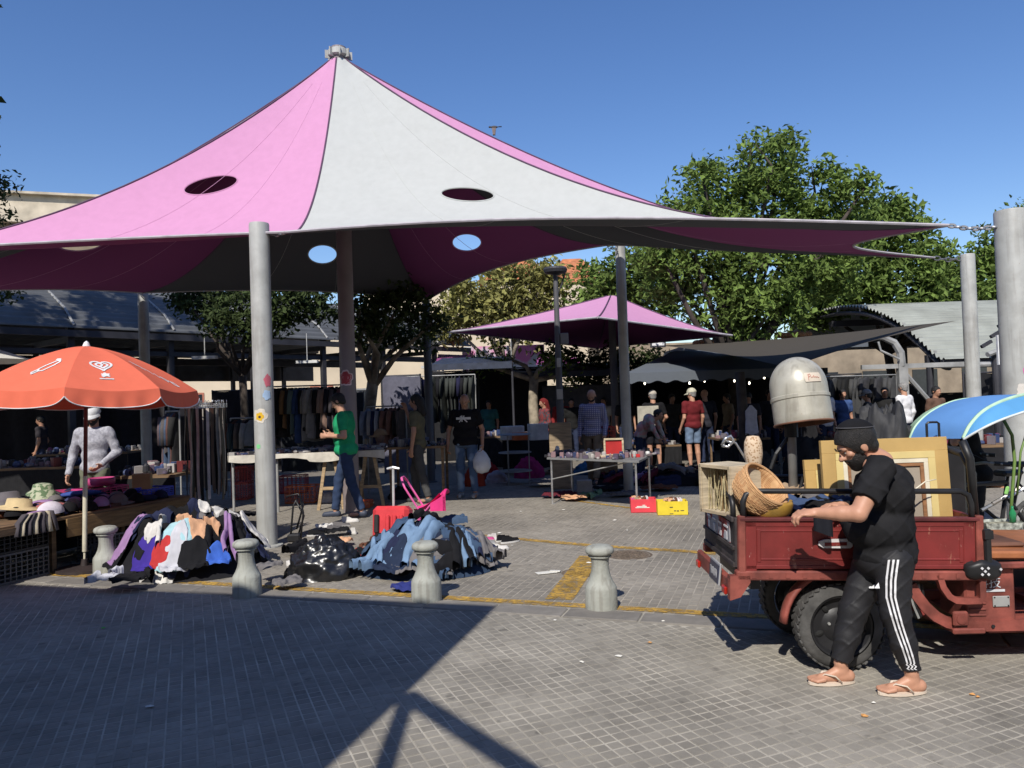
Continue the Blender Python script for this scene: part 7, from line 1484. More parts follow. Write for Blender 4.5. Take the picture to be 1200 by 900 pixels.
# crates
def crate(loc, a, s, col, label, group=None, nx=6, nz=4, mt=None, dark=False):
    t = thing('plastic_crate', label, 'crate', loc, a, group); m_ = mt or plas(col, .5); lx, ly, lz = s; w_ = .012
    for (ax, L_, off) in (('x', lx, ly / 2), ('y', ly, lx / 2)):
        for sg in (-1, 1):
            o = MB(); n = nx if ax == 'x' else max(2, int(nx * ly / lx))
            for i in range(n + 1):
                q = -L_ / 2 + L_ * i / n; c = (q, sg * off, lz / 2) if ax == 'x' else (sg * off, q, lz / 2); o.box(c, (w_, w_ * .7, lz - .002 * i) if ax == 'x' else (w_ * .7, w_, lz - .002 * i))
            for k in range(nz + 1):
                z = .01 + (lz - .02) * k / nz; hh_ = .02 if k in (0, nz) else .008; o.box((0, sg * off, z) if ax == 'x' else (sg * off, 0, z), (L_ - .01, w_, hh_) if ax == 'x' else (w_, L_ - .01, hh_))
            put('crate_wall', o, m_, t)
    o = MB(); o.box((0, 0, .008), (lx - .02, ly - .02, .012)); put('crate_floor', o, m_, t); return t
an_ = math.atan2(te.y, te.x); M_gcr = mat('grey_crate_plastic', (.13, .13, .13), .6, var=.1)
def cr_at(x, y): q = gp(x, y); return Vector((q[0], q[1], 0.004))
c = cr_at(42, 682); crate(c + tn * .40, an_, (.60, .40, .30), (.1, .1, .1), 'grey lattice crate at the front left under the hat table', mt=M_gcr, nx=10, nz=6); crate(c + tn * .40 + Vector((0, 0, .305)), an_, (.60, .40, .05 + .24), (.1, .1, .1), 'grey crate stacked on the front left crate under the hat table', mt=mat('black_crate_plastic', (.03, .03, .03), .6), nx=10, nz=6)
c = cr_at(165, 655); crate(c + tn * .45, an_, (.58, .38, .30), (.1, .1, .1), 'grey lattice crate under the hat table behind the leftmost bollard', mt=M_gcr, nx=10, nz=6)
# parasol
q = gp(99, 668); PS = thing('parasol', 'red parasol with white ice-cream prints over the hat table', 'parasol', (q[0], q[1], 0)); PS.rotation_euler = (R(-1), R(1.2), 0)
M_par = canopy_fabric('orange_red_parasol_cloth', (.76, .17, .10), .10); M_wp = mat('white_print', (.7, .7, .7), .8); zt = 2.42; zr_ = 1.93; rP = 1.13
o = MB(); o.cyl((0, 0, 0), (0, 0, .20), .012); o.tube([(0, 0, .2), (0, 0, 1.02)], .024, 14); put('lower_pole', o, mat('cream_tube', (.62, .58, .45), .4), PS); o = MB(); o.tube([(0, 0, 1.02), (0, 0, 2.42)], .021, 14); put('upper_pole', o, mat('dark_red_tube', (.16, .03, .03), .5), PS)
o = MB(); o.lathe([(.28, 0), (.28, .03), (.04, .05), (.03, .12), (.003, .12)], 28); put('base', o, mat('dark_base', (.03, .02, .02), .7), PS); o = MB(); o.lathe([(.03, 2.42), (.04, 2.44), (.025, 2.48), (.003, 2.5)], 14); put('finial', o, M_wp, PS)
def parf(a, v):    # a angle, v 0..1 centre to rim
    k = (a * 8 / (2 * math.pi)) % 1.0; r = rP * v * (math.cos(math.pi / 8) / math.cos((k - .5) * math.pi / 4)) if v > 0 else 0; r = r * (1 - .0); sag = .02 * math.sin(math.pi * k) * v
    return Vector((r * math.cos(a), r * math.sin(a), zt + .02 - (zt - zr_) * v ** 1.55 - sag))
a0p = R(-70)
for g_ in range(8):
    b0 = a0p + g_ * math.pi / 4; o = MB(); o.grid(lambda u, v: parf2(b0, u, v), 14, 16) if False else None
    def pf(u, v, b0=b0):
        an2 = b0 + u * math.pi / 4; r = rP * v * math.cos(math.pi / 8) / math.cos((u - .5) * math.pi / 4); sag = .035 * math.sin(math.pi * u) * v
        return Vector((r * math.cos(an2), r * math.sin(an2), zt + .02 - (zt - zr_) * v ** 1.6 - sag))
    o = MB(); o.grid(lambda u, v: pf(u, v), 14, 16); gr_ = put('gore', o, M_par, PS, smooth=True)
    def vf(u, v): p = pf(u, 1); dr = Vector((p.x, p.y, 0)).normalized(); cut = .10 * (abs(2 * u - 1) ** 8); return p + dr * (.02 * v + .008 * math.sin(u * 28) * v) + Vector((0, 0, -.165 * v * (1 - cut * 5 * .9)))
    o = MB(); o.grid(vf, 40, 4); va = put('valance', o, M_par, PS, smooth=True); o = MB(); o.tube([vf(k / 40, 1) for k in range(41)], .006, 5); put('trim', o, M_wp, va)
    o = MB(); o.tube([pf(0, .03 + .97 * k / 8) - Vector((0, 0, .012)) for k in range(9)], .006, 5); put('rib', o, M_lsteel, PS)
    def pr(lines, w_=.016, g0=gr_, name='print', m_=M_wp):
        o = MB()
        for ln in lines:
            for i in range(len(ln) - 1):
                (u0, v0), (u1, v1) = ln[i], ln[i + 1]; P0, P1 = pf(u0, v0), pf(u1, v1); nn = (pf(u0 + .01, v0) - P0).cross(pf(u0, v0 + .01) - P0).normalized(); nn = nn if nn.z > 0 else -nn; d = (P1 - P0); s_ = d.cross(nn).normalized() * w_ / 2; L_ = d.normalized() * w_ * .25
                o.add([P0 - s_ - L_ + nn * .006, P0 + s_ - L_ + nn * .006, P1 + s_ + L_ + nn * .006, P1 - s_ + L_ + nn * .006], [(0, 1, 2, 3)])
        put(name, o, m_, g0)
    def bez(cx, cy, pts): return [(cx + x, cy - y) for x, y in pts]
    if g_ == 0:      # swirl heart
        hl = []; 
        for k in range(34): tt = k / 33 * 2 * math.pi * .94 + .35; hl.append((.16 * math.sin(tt) ** 3 * 1.25, .072 * (13 * math.cos(tt) - 5 * math.cos(2 * tt) - 2 * math.cos(3 * tt) - math.cos(4 * tt)) / 13))
        pr([bez(.47, .62, hl), bez(.47, .62, [(x * .55 + .01, y * .55) for x, y in hl[3:]]), bez(.45, .615, [(x * .2, y * .25) for x, y in hl[4:20]])], .022)
        pr([[(.42, .80), (.47, .75), (.52, .80), (.42, .77), (.53, .765), (.43, .81)], [(.38, .84), (.56, .84)]], .02)
        pr([[(.455, .755), (.49, .795)], [(.47, .80), (.5, .76)]], .014, name='yellow_print', m_=mat('yellow_print', (.7, .55, .1), .8))
    if g_ == 7:      # ice cream on a stick
        loop = [(-.10, -.03), (-.07, -.065), (.0, -.055), (.12, .035), (.17, .09), (.15, .12), (.07, .11), (-.05, .03), (-.10, -.03)]
        pr([[(.52 + x, .66 - y) for x, y in loop], [(.42, .70), (.37, .745), (.40, .77), (.46, .72)], [(.56, .50), (.57, .53)], [(.61, .50), (.61, .53)], [(.65, .515), (.64, .54)]], .02)
    if g_ == 1:      # lettering along the gore
        G_ = {'s': [[(0, 0), (.8, .1), (.9, .6), (.5, 1), (.1, .6), (0, 0)]], 't': [[(0, 0), (.9, 0), (.9, 1)], [(.2, 0), (.1, 1), (-.1, 1)]], 'r': [[(0, 0), (.8, 0), (.85, 1)]], 'i': [[(.5, 0), (.5, .5)]], 'v': [[(.5, 0), (.5, 1)]], 'o': [[(0, 0), (.1, 1), (.9, 1), (.9, 0)], [(.5, 0), (.1, .8)]]}
        for k, ch in enumerate('strvso'):
            u0 = .22 + k * .085; v0 = .52 + k * .062; pr([[(u0 + x * .06, v0 + y * .07 + x * .03) for x, y in ln] for ln in G_[ch]], .014)
    if g_ == 6: pr([[(.55 + .12 * math.cos(t_), .66 + .05 * math.sin(t_)) for t_ in np.linspace(0, 6.28, 16)], [(.48, .68), (.6, .64), (.66, .66)], [(.25, .82), (.32, .77), (.42, .79), (.34, .83)]], .02)
# white parasol behind left
q = at(-35, 560, 11); t = thing('parasol', 'plain white parasol showing behind the red one at the left edge', 'parasol', (q.x, q.y, 0)); o = MB(); o.lathe([(.9, P(0, 418, 11).z - .05), (.4, P(0, 418, 11).z + .12), (.003, P(0, 400, 11).z + .12)], 8, cap=False); put('canopy', o, canopy_fabric('white_cloth', (.7, .68, .62), .1), t); o = MB(); o.cyl((0, 0, 0), (0, 0, 2.4), .02); put('pole', o, M_wp, t)
# ---------------------------------------------------------------- more stalls: racks, tables, crates, cloth backdrops
def hanging(loc, ang, L, wd, th, rgb, seed, label, group, cat='clothing', mt=None, sleeves=True, name='hanging_garment'):
    o = MB(); z0 = 0.0
    def fn(u, v):
        a = u * 2 * math.pi; z = -L * v; ramp = min(1, .18 + v * L / .12) if v * L < .1 else 1.0; w_ = wd * (ramp * (.82 + .18 * v)) * (1 + .08 * NZ.noise(Vector((v * 3, seed, 0)))); t_ = th * (.5 + .7 * v) * (1 + .5 * NZ.noise(Vector((u * 6, v * 4, seed))))
        return Vector((w_ * math.cos(a), t_ * math.sin(a) + .02 * NZ.noise(Vector((v * 5, seed, math.cos(a) * 2))), z + (.02 * math.sin(a * 3 + seed) if v > .95 else 0)))
    o.grid(fn, 18, 10, closeu=True)
    if sleeves:
        for sg in (-1, 1): o.tube([(sg * wd * .80, 0, -.06), (sg * wd * 1.0, .01, -.25), (sg * wd * 1.02, .02, -.5)], [.055, .05, .04], 8)
    M3 = rz(ang); o.v = [tuple(M3 @ Vector(p)) for p in o.v]; ob = put(name, o, mt or fab(rgb), loc=loc, smooth=True); tag(ob, label, cat, group); return ob
def rail(p0, p1, z, label):
    p0, p1 = Vector(p0), Vector(p1); t = thing('clothes_rail', label, 'clothes rail', ((p0 + p1) / 2).xy.to_3d()); o = MB(); o.tube([Vector((p0.x, p0.y, z)), Vector((p1.x, p1.y, z))], .014, 8); put('bar', o, M_lsteel, t, world=True)
    for p in (p0, p1): o = MB(); o.cyl((p.x, p.y, 0), (p.x, p.y, z), .014, n=8); put('upright', o, M_lsteel, t, world=True)
    return t
rr = random.Random(21)
def fillrail(p0, p1, z, n, cols, L, what, place, wd=.22, ang0=None, th=.03, sleeves=True):
    p0, p1 = Vector(p0), Vector(p1); d = p1 - p0; a0 = math.atan2(d.y, d.x) + math.pi / 2
    for i in range(n):
        q = p0.lerp(p1, (i + .5 + rr.uniform(-.2, .2)) / n); col, nm = cols[i % len(cols)] if len(cols) >= n else rr.choice(cols)
        hanging((q.x, q.y, z - .03), (ang0 if ang0 is not None else a0) + rr.uniform(-.25, .25), rr.uniform(*L), wd * rr.uniform(.85, 1.1), th, col, rr.uniform(0, 99), '%s %s hanging on %s' % (nm, what, place), '%s %ss on %s' % (nm, what, place), sleeves=sleeves)
        o = MB(); o.tube([(0, 0, .03), (.015, 0, .045), (.02, 0, .02), (0, 0, -.02), (0, 0, -.04)], .003, 4)
dk = [((.015, .015, .018), 'black'), ((.05, .055, .05), 'dark green'), ((.02, .02, .05), 'dark navy'), ((.06, .035, .03), 'dark brown')]
# main coat rail behind the long table
a, b = at(322, 560, 14.6), at(412, 560, 14.9); zr = P(365, 452, 14.8).z; rail(a, b, zr, 'clothes rail full of coats behind the long table')
fillrail(a, b, zr, 21, [((.04, .05, .045), 'dark green'), ((.015, .015, .018), 'black'), ((.05, .045, .04), 'dark brown'), ((.02, .02, .02), 'black'), ((.22, .13, .06), 'ochre'), ((.03, .03, .03), 'black'), ((.12, .16, .14), 'grey-green'), ((.03, .06, .14), 'denim blue'), ((.04, .07, .16), 'denim blue'), ((.02, .02, .02), 'black'), ((.22, .21, .19), 'light grey'), ((.30, .28, .25), 'light grey'), ((.26, .25, .24), 'light grey'), ((.02, .02, .02), 'black'), ((.30, .22, .18), 'beige'), ((.32, .21, .17), 'beige'), ((.02, .02, .03), 'black'), ((.1, .09, .1), 'dark grey'), ((.02, .02, .02), 'black'), ((.2, .1, .1), 'dusty red'), ((.02, .02, .02), 'black')], (.75, 1.05), 'coat', 'the rail behind the long table', wd=.24, ang0=R(62))
a, b = at(432, 560, 14.6), at(478, 560, 14.2); zr = P(455, 476, 14.3).z; rail(a, b, zr, 'short clothes rail right of the canopy mast')
fillrail(a, b, zr, 9, [((.20, .24, .32), 'pale blue'), ((.3, .3, .3), 'pale grey'), ((.02, .03, .08), 'navy'), ((.3, .32, .36), 'pale grey'), ((.02, .02, .02), 'black'), ((.22, .12, .09), 'brown'), ((.22, .12, .09), 'brown'), ((.02, .02, .02), 'black'), ((.1, .08, .07), 'dark brown')], (.55, .75), 'shirt', 'the short rail by the mast', ang0=R(60), wd=.2)
a, b = at(272, 560, 13.8), at(300, 560, 13.6); zr = P(285, 490, 13.7).z; rail(a, b, zr, 'low clothes rail left of the near pole'); fillrail(a, b, zr, 6, [((.02, .02, .02), 'black'), ((.08, .04, .03), 'dark brown'), ((.03, .05, .06), 'dark teal'), ((.1, .08, .07), 'dark brown'), ((.02, .02, .02), 'black'), ((.25, .25, .24), 'pale grey')], (.4, .55), 'garment', 'the low rail left of the pole', ang0=R(60), wd=.2)
a, b = at(196, 560, 12.2), at(212, 560, 12.0); zr = P(205, 482, 12.1).z; rail(a, b, zr, 'rail of handbags and jeans left of the belt rack'); fillrail(a, b, zr, 6, [((.12, .09, .1), 'mauve grey'), ((.06, .09, .15), 'denim blue'), ((.1, .09, .09), 'dark grey'), ((.07, .1, .16), 'denim blue'), ((.12, .06, .05), 'brown'), ((.03, .03, .03), 'black')], (.6, .95), 'garment', 'the rail left of the belts', wd=.13)
a, b = at(480, 545, 19), at(560, 545, 19); zr = P(520, 440, 19).z; rail(a, b, zr, 'tall clothes rail in the shade behind the bald man'); fillrail(a, b, zr, 16, dk, (1.0, 1.4), 'coat', 'the tall shaded rail', ang0=R(75))
# belts
RK = thing('belt_rack', 'round rack of leather belts beside the hat table', 'rack', at(244, 600, 9.3)); rk = RK.location.copy(); zb = P(244, 476, 9.3).z
o = MB(); o.cyl((0, 0, 0), (0, 0, zb + .05), .02); put('rack_pole', o, M_lsteel, RK); o = MB(); o.tube([(.17 * math.cos(k * math.pi / 8), .17 * math.sin(k * math.pi / 8), zb) for k in range(17)], .008, 5, cap=False); o.tube([(-.17, 0, zb), (.17, 0, zb)], .008, 5); o.tube([(0, -.17, zb), (0, .17, zb)], .008, 5); put('ring', o, M_lsteel, RK)
o = MB(); o.lathe([(.22, 0), (.22, .02), (.02, .04)], 20); put('rack_base', o, M_blk, RK)
for k in range(34):
    a_ = k * 2 * math.pi / 34 + rr.uniform(-.05, .05); r = .17 + (k % 3) * .035; x, y = rk.x + r * math.cos(a_), rk.y + r * math.sin(a_); L_ = rr.uniform(.95, 1.12); w_ = .017
    col, nm = rr.choice([((.012, .012, .013), 'black')] * 7 + [((.16, .15, .14), 'grey'), ((.045, .02, .012), 'dark brown'), ((.45, .40, .34), 'cream')]) if k not in (28, 25) else ((.55, .48, .42), 'cream')
    t = thing('belt', '%s leather belt hanging with the others on the belt rack' % nm, 'belt', (x, y, zb - .02), a_ + math.pi / 2, '%s belts on the belt rack' % nm)
    o = MB(); pts = [(0, .01 * math.sin(i * .7 + k), -L_ * i / 10) for i in range(11)]; nb = MB()
    for i in range(10): p, q = Vector(pts[i]), Vector(pts[i + 1]); o.add([p + Vector((-w_, -.002, 0)), p + Vector((w_, -.002, 0)), q + Vector((w_, -.002, 0)), q + Vector((-w_, -.002, 0)), p + Vector((-w_, .002, 0)), p + Vector((w_, .002, 0)), q + Vector((w_, .002, 0)), q + Vector((-w_, .002, 0))], [(0, 1, 2, 3), (7, 6, 5, 4), (0, 3, 7, 4), (1, 5, 6, 2)])
    put('strap', o, mat('belt_leather', col, .35, var=.15, scale=8, bump=.05), t); o = MB(); o.tube([(-.024, 0, .0), (.024, 0, .0), (.024, 0, .05), (-.024, 0, .05), (-.024, 0, 0)], .004, 5, cap=False); o.tube([(0, 0, .0), (0, .004, .05)], .003, 4); o.tube([(0, 0, .05), (0, 0, .075), (.012, 0, .09), (.02, 0, .075)], .0025, 4); put('buckle', o, metal((.65, .65, .66), .25), t)
# long trestle table
LT = at(378, 592); a = at(268, 575, 12.3); b = at(452, 575, 12.55); zt_ = P(360, 531, 12.4).z
t = thing('trestle_table', 'long trestle table with pale cloth edge behind the man in green', 'table', ((a + b) / 2).xy.to_3d()); o = MB(); d = (b - a).normalized(); nn = Vector((-d.y, d.x, 0))
for k in range(3): o = MB(); c = (a + b) / 2 + nn * (.2 + .36 * k); o.box((c.x, c.y, zt_ - .03), ((b - a).length, .34, .03), rz(math.atan2(d.y, d.x))); put('table_board', o, M_plank, t, world=True)
o = MB(); n = 60; o.grid(lambda u, v: a.lerp(b, u) - nn * (.01 + .012 * math.sin(u * 40) * v) + Vector((0, 0, zt_ + .005 - (.10 + .03 * math.sin(u * 13) + .03 * (u > .5)) * v)), n, 3); put('cloth_edge', o, fab((.62, .58, .50)), t, world=True, smooth=True)
for u in (.02, .30, .64, .90):
    p = a.lerp(b, u) + nn * .1; o = MB()
    if u > .5:
        for sg in (-1, 1): o.box((p.x + sg * .13, p.y, zt_ / 2), (.05, .035, zt_ + .02), ry(-sg * .16)); put('trestle_leg', o, wood((.42, .30, .17)), t, world=True); o = MB()
        o.box((p.x, p.y, .35), (.3, .03, .05)); put('trestle_brace', o, wood((.42, .30, .17)), t, world=True)
    else: o.cyl((p.x, p.y, 0), (p.x, p.y, zt_), .02); put('leg', o, M_lsteel, t, world=True)
def goods(c, sx, sy, z, n, ang, cols, label, hmax=.10, smin=.03, smax=.10):
    o = {}; 
    for i in range(n):
        k = rr.randrange(len(cols)); mb = o.setdefault(k, MB()); x, y = rr.uniform(-sx / 2, sx / 2), rr.uniform(-sy / 2, sy / 2); s = [rr.uniform(smin, smax), rr.uniform(smin, smax), rr.uniform(.012, hmax)]; M3 = rz(ang + rr.uniform(-1, 1)); p = rz(ang) @ Vector((x, y, 0))
        ty = rr.random()
        if ty < .45: mb.box((c[0] + p.x, c[1] + p.y, z + s[2] / 2), s, M3, bev=.004)
        elif ty < .75: mb.lathe([(s[0] * .3, 0), (s[0] * .5, s[2] * .3), (s[0] * .45, s[2] * .8), (s[0] * .2, s[2])], 10, c=(c[0] + p.x, c[1] + p.y, z))
        else: mb.ell((c[0] + p.x, c[1] + p.y, z + s[2] * .4), (s[0] * .6, s[1] * .5, s[2] * .5), 10, 6, M3)
    g_ = thing('small_goods', label, 'goods', (c[0], c[1], z))
    for k, mb in o.items(): stuff(put('small_goods', mb, cols[k], g_, world=True))
    g_['kind'] = 'stuff'; return g_
gc = [plas(c) for c in ((.03, .03, .035), (.10, .08, .12), (.30, .28, .27), (.12, .10, .10), (.05, .07, .16), (.25, .16, .17), (.02, .02, .02), (.16, .14, .16), (.40, .38, .36))]
c = (a + b) / 2 + nn * .55; goods(c, (b - a).length - .1, 1.0, zt_, 420, math.atan2(d.y, d.x), gc, 'dense clutter of sunglasses, wallets and trinkets on the long trestle table', .07, .04, .13)
a2 = at(456, 575, 13.0); b2 = at(520, 575, 13.4); t = thing('market_table', 'dark cloth-covered table continuing the long table behind the woman in olive', 'table', ((a2 + b2) / 2).xy.to_3d()); o = MB(); c = (a2 + b2) / 2 + Vector((0, .5, 0)); o.box((c.x, c.y, zt_ - .02), (1.0, 1.0, .04)); put('table_top', o, M_plank, t, world=True)
for sx in (-.45, .45):
    for sy in (-.4, .4): o = MB(); o.box((c.x + sx, c.y + sy, zt_ / 2 - .02), (.045, .045, zt_ - .04)); put('leg', o, M_plank, t, world=True)
goods(c, .95, .95, zt_, 90, 0, gc, 'pile of small shaded goods on the table behind the woman in olive', .14)
# mannequin head with cap on the table
q = P(445, 512, 13.5); t = thing('mannequin_bust', 'display head wearing a tan cap on the long table', 'display head', (q.x, q.y, zt_)); o = MB(); o.ell((0, 0, .17), (.085, .10, .12), 16, 10); o.cyl((0, 0, 0), (0, 0, .1), .06); put('head', o, mat('brown_display_head', (.22, .12, .08), .6), t, smooth=True); o = cap_mesh((0, 0, .17), np.array(rz(math.pi * .6)), 1.15); put('cap', o, fab((.28, .18, .10)), t, smooth=True)
# orange crates under the long table and others
def cr2(x, y, s, col, label, a_=.0, yy=None): q = gp(x, y); return crate(Vector((q[0], q[1] + s[1] / 2, .004)), a_, s, col, label)
cr2(352, 590, (.52, .36, .30), (.60, .14, .03), 'orange plastic crate under the long table right of the near pole', -.05); cr2(281, 586, (.30, .34, .30), (.50, .07, .04), 'dull red crate left of the near pole'); q = gp(281, 586); crate(Vector((q[0], q[1] + .17, .31)), 0, (.30, .34, .30), (.40, .04, .03), 'red crate stacked on the dull red one left of the near pole')
cr2(418, 596, (.42, .34, .10), (.62, .16, .06), 'shallow orange crate at the heels of the man in green')
q = gp(338, 580); crate(Vector((q[0], q[1] + .4, .004)), .1, (.5, .35, .34), (.45, .03, .03), 'dark red crate behind the orange crate')
lump('cardboard_bundle', 'rounded brown cardboard bundle in the shallow orange crate', 'carton', Vector((gp(412, 590)[0] - .0, gp(412, 590)[1] + .2, .02)), .18, .15, .42, mat('brown_carton', (.35, .22, .12), .9), 4.4, .08)
lump('white_bag', 'small white bag on the paving under the long table', 'bag', Vector((gp(385, 588)[0], gp(385, 588)[1], 0)), .16, .12, .16, fab((.62, .60, .58)), 4.9, .15)
# metal-legged table on the right
cs = [Vector((.52, 12.35, 0)), Vector((1.80, 11.15, 0)), Vector((2.22, 12.35, 0)), Vector((.95, 13.5, 0))]; zt2 = .72
t = thing('folding_table', 'long folding table with metal legs and bric-a-brac beside the man in checked shirt', 'table', (sum(cs, Vector()) / 4)); 
o = MB(); o.add([c + Vector((0, 0, zt2)) for c in cs] + [c + Vector((0, 0, zt2 + .03)) for c in cs], [(3, 2, 1, 0), (4, 5, 6, 7), (0, 1, 5, 4), (1, 2, 6, 5), (2, 3, 7, 6), (3, 0, 4, 7)]); put('table_top', o, mat('grey_table_top', (.20, .20, .20), .6, var=.1), t, world=True)
ctr = sum(cs, Vector()) / 4
for c in cs: o = MB(); p = c.lerp(ctr, .08); o.cyl((p.x, p.y, 0), (p.x, p.y, zt2), .016); put('leg', o, metal((.65, .65, .66), .3), t, world=True)
o = MB(); o.tube([cs[0].lerp(ctr, .08) + Vector((0, 0, .4)), cs[1].lerp(ctr, .2) + Vector((0, 0, zt2))], .01, 6); o.tube([cs[0].lerp(ctr, .1), cs[3].lerp(ctr, .1)], .012, 6); put('brace', o, M_lsteel, t, world=True)
ag = math.atan2(-1.2, 1.28); goods(ctr, 1.6, 1.1, zt2 + .03, 190, ag, gc, 'jumble of dark bric-a-brac on the metal-legged folding table', .11, .03, .09)
q = P(719, 519, 11.9); t = thing('display_box', 'red pin board in a pale wooden frame standing on the folding table', 'box', (q.x, q.y, zt2 + .03), -.1)
o = MB(); o.box((0, 0, .16), (.26, .03, .24), rx(-.1)); fr_ = put('red_board', o, mat('red_felt', (.40, .02, .02), .9), t); 
for c_, s_ in (((0, -.02, .285), (.30, .03, .03)), ((0, -.02, .04), (.30, .03, .03)), ((-.14, -.02, .16), (.03, .03, .22)), ((.14, -.02, .16), (.03, .03, .22))): o = MB(); o.box(c_, s_, bev=.004); put('frame_bar', o, M_pale, t)
o = MB(); o.box((-.03, .06, .02), (.42, .30, .035), bev=.004); put('tray', o, M_pale, t)
q = P(653, 524, 12.9); o = MB(); o.lathe([(.04, 0), (.045, .03), (.03, .05), (.04, .10), (.025, .14), (.004, .15)], 16); tag(put('figurine', o, mat('white_china', (.7, .7, .68), .25), loc=(q.x, q.y, zt2 + .03), smooth=True), 'small white china figurine on the left of the folding table', 'figurine')
for i, x in enumerate((752, 759)): q = P(x, 532, 12.0); o = MB(); o.lathe([(.03, 0), (.035, .05), (.03, .07), (.004, .075)], 14); tag(put('white_cup', o, mat('white_china', (.7, .7, .68), .25), loc=(q.x, q.y, zt2 + .03), smooth=True), ['left', 'right'][i] + ' one of two white cups at the right end of the folding table', 'cup')
o = MB(); q = P(745, 535, 11.8); o.box((0, 0, .025), (.12, .08, .05), bev=.006); tag(put('red_tin', o, plas((.5, .03, .03)), loc=(q.x, q.y, zt2 + .03)), 'small red tin on the folding table edge', 'tin')
# standing board and crates behind
q = at(658, 549, 14.4); o = MB(); o.box((0, 0, .62), (.42, .05, 1.24), rx(-.08), bev=.01); tag(put('wooden_board', o, wood((.32, .24, .15)), loc=q), 'upright wooden panel leaning behind the left end of the folding table', 'panel')
q = at(706, 545, 15.4); t = crate(Vector((q.x, q.y, .74)), 0, (.5, .4, .36), (.42, .03, .02), 'red crate on a stand behind the man in checked shirt'); o = MB(); o.box((q.x, q.y, .37), (.55, .45, .73)); tag(put('crate_stand', o, M_plank, world=True), 'brown box stand under the red crate', 'stand')
o = MB(); q = P(684, 543, 13.9); o.box((0, 0, .10), (.26, .2, .2)); tag(put('white_carton', o, mat('white_carton', (.5, .48, .45), .9), loc=(q.x, 13.9, 0)), 'white carton on the ground behind the folding table', 'carton')
# red and yellow crates with lettering
for (x, y, w_, col, lb, txt, tc) in ((756, 601, .37, (.68, .05, .07), 'red open carton crate with a faint white print beside the table leg', 'Fresh', (.7, .65, .6)), (790, 604, .42, (.72, .55, .03), 'yellow open carton crate right of the red one', 'TAPUZ', (.05, .05, .04))):
    q = gp(x, y); t = thing('produce_crate', lb, 'crate', (q[0], q[1] + .14, .004), R(-6)); m_ = plas(col, .6); h_ = .19
    for c_, s_ in (((0, -.13, h_ / 2), (w_, .012, h_)), ((0, .13, h_ / 2), (w_, .012, h_)), ((-w_ / 2 + .006, 0, h_ / 2), (.012, .248, h_)), ((w_ / 2 - .006, 0, h_ / 2), (.012, .248, h_))): o = MB(); o.box(c_, s_, bev=.003); wl_ = put('crate_wall', o, m_, t)
    o = MB(); o.box((0, 0, .006), (w_ - .03, .245, .01)); put('crate_floor', o, m_, t); o = MB()
    for (mx_, mz_, mw_, mh_) in (((-.03, .085, .14, .02), (-.02, .072, .20, .012), (.0, .105, .04, .012)) if x < 770 else ((-.02, .11, .045, .012), (.03, .06, .03, .012), (.07, .058, .03, .014), (.13, .062, .05, .010), (-.02, .02, .05, .008))): o.box((mx_, -.138, mz_), (mw_, .003, mh_))
    put('faint_print', o, mat('letter_ink', tc, .8), t)
    for i in range(5): garment('sheet', (q[0] + rr.uniform(-.12, .12), q[1] + .14 + rr.uniform(-.06, .06)), rr.uniform(0, 3), .16, lambda x_, y_: .15, .02 + i * .004, (PK, OW, TN, BR, PC)[i], x + i, 'folded_cloth', '%s cloth stuffed in the %s' % (CNAME[(PK, OW, TN, BR, PC)[i]], 'red carton crate' if x < 770 else 'yellow carton crate'), None)
# garments spread on the ground at the right stalls
for i, (x, y, k_, s_, a_, col, lb) in enumerate([(655, 583, 'sheet', .60, .1, MR, 'dark red blanket at the left foot of the folding table'), (672, 587, 'sheet', .42, -.2, PC, 'straw-coloured cloth at the foot of the dark red blanket'), (690, 584, 'shirt', .5, -.5, SG_, 'sage green garment beside the straw-coloured cloth'), (715, 575, 'sheet', .6, .2, BK, 'black cloth under the folding table'), (722, 570, 'sheet', .5, .4, MR, 'maroon cloth under the folding table'), (735, 565, 'sheet', .62, .0, BL, 'bright blue cloth bundle under the folding table'),
        (728, 582, 'sheet', .5, .3, DG, 'dark grey cloth at the right foot of the folding table'), (772, 575, 'sheet', .7, .2, BR, 'brown fur-like coat behind the red and yellow crates'), (790, 568, 'trousers', .6, -.8, DG, 'grey trousers sliding off the ground heap'), (780, 560, 'shirt', .5, .4, LL_, 'lilac striped shirt on the ground heap'), (800, 556, 'sheet', .4, .3, PK, 'pink cloth on the ground heap'), (812, 552, 'sheet', .5, .9, BK, 'black cloth at the back of the ground heap'), (765, 562, 'sheet', .5, 1.2, TN, 'dusty tan cloth on the ground heap'), (640, 590 - 20, 'sheet', .7, .1, DG, 'grey mat behind the dark red blanket'), (625, 556, 'sheet', 1.0, .0, TN, 'striped rug lying on the plaza beside the red-scarfed woman'), (612, 548, 'sheet', .9, .1, PG, 'pale sheet lying behind the striped rug')]):
    f_ = heapfn(gp(785, 568), .85, .6, .26, 0, 3.3) if x > 750 else (heapfn(gp(735, 570), .5, .3, .2, 0, 2) if 710 < x < 745 else (lambda a_1, b_1: .02)); garment(k_, gp(x, y), a_, s_, f_, .03 + .003 * i, col, 31 + i * 1.9, 'garment', lb, None)
heap('ground heap behind the yellow crate', gp(795, 566), .95, .6, .24, 0, 3.3, [BK, NV, DG, MR, BK, LL_, BR], 16, (.3, .5)); heap('cloth pile under the folding table', gp(722, 566), .7, .35, .16, 0, 8.8, [BK, MR, NV, BR, BL], 8, (.3, .45))
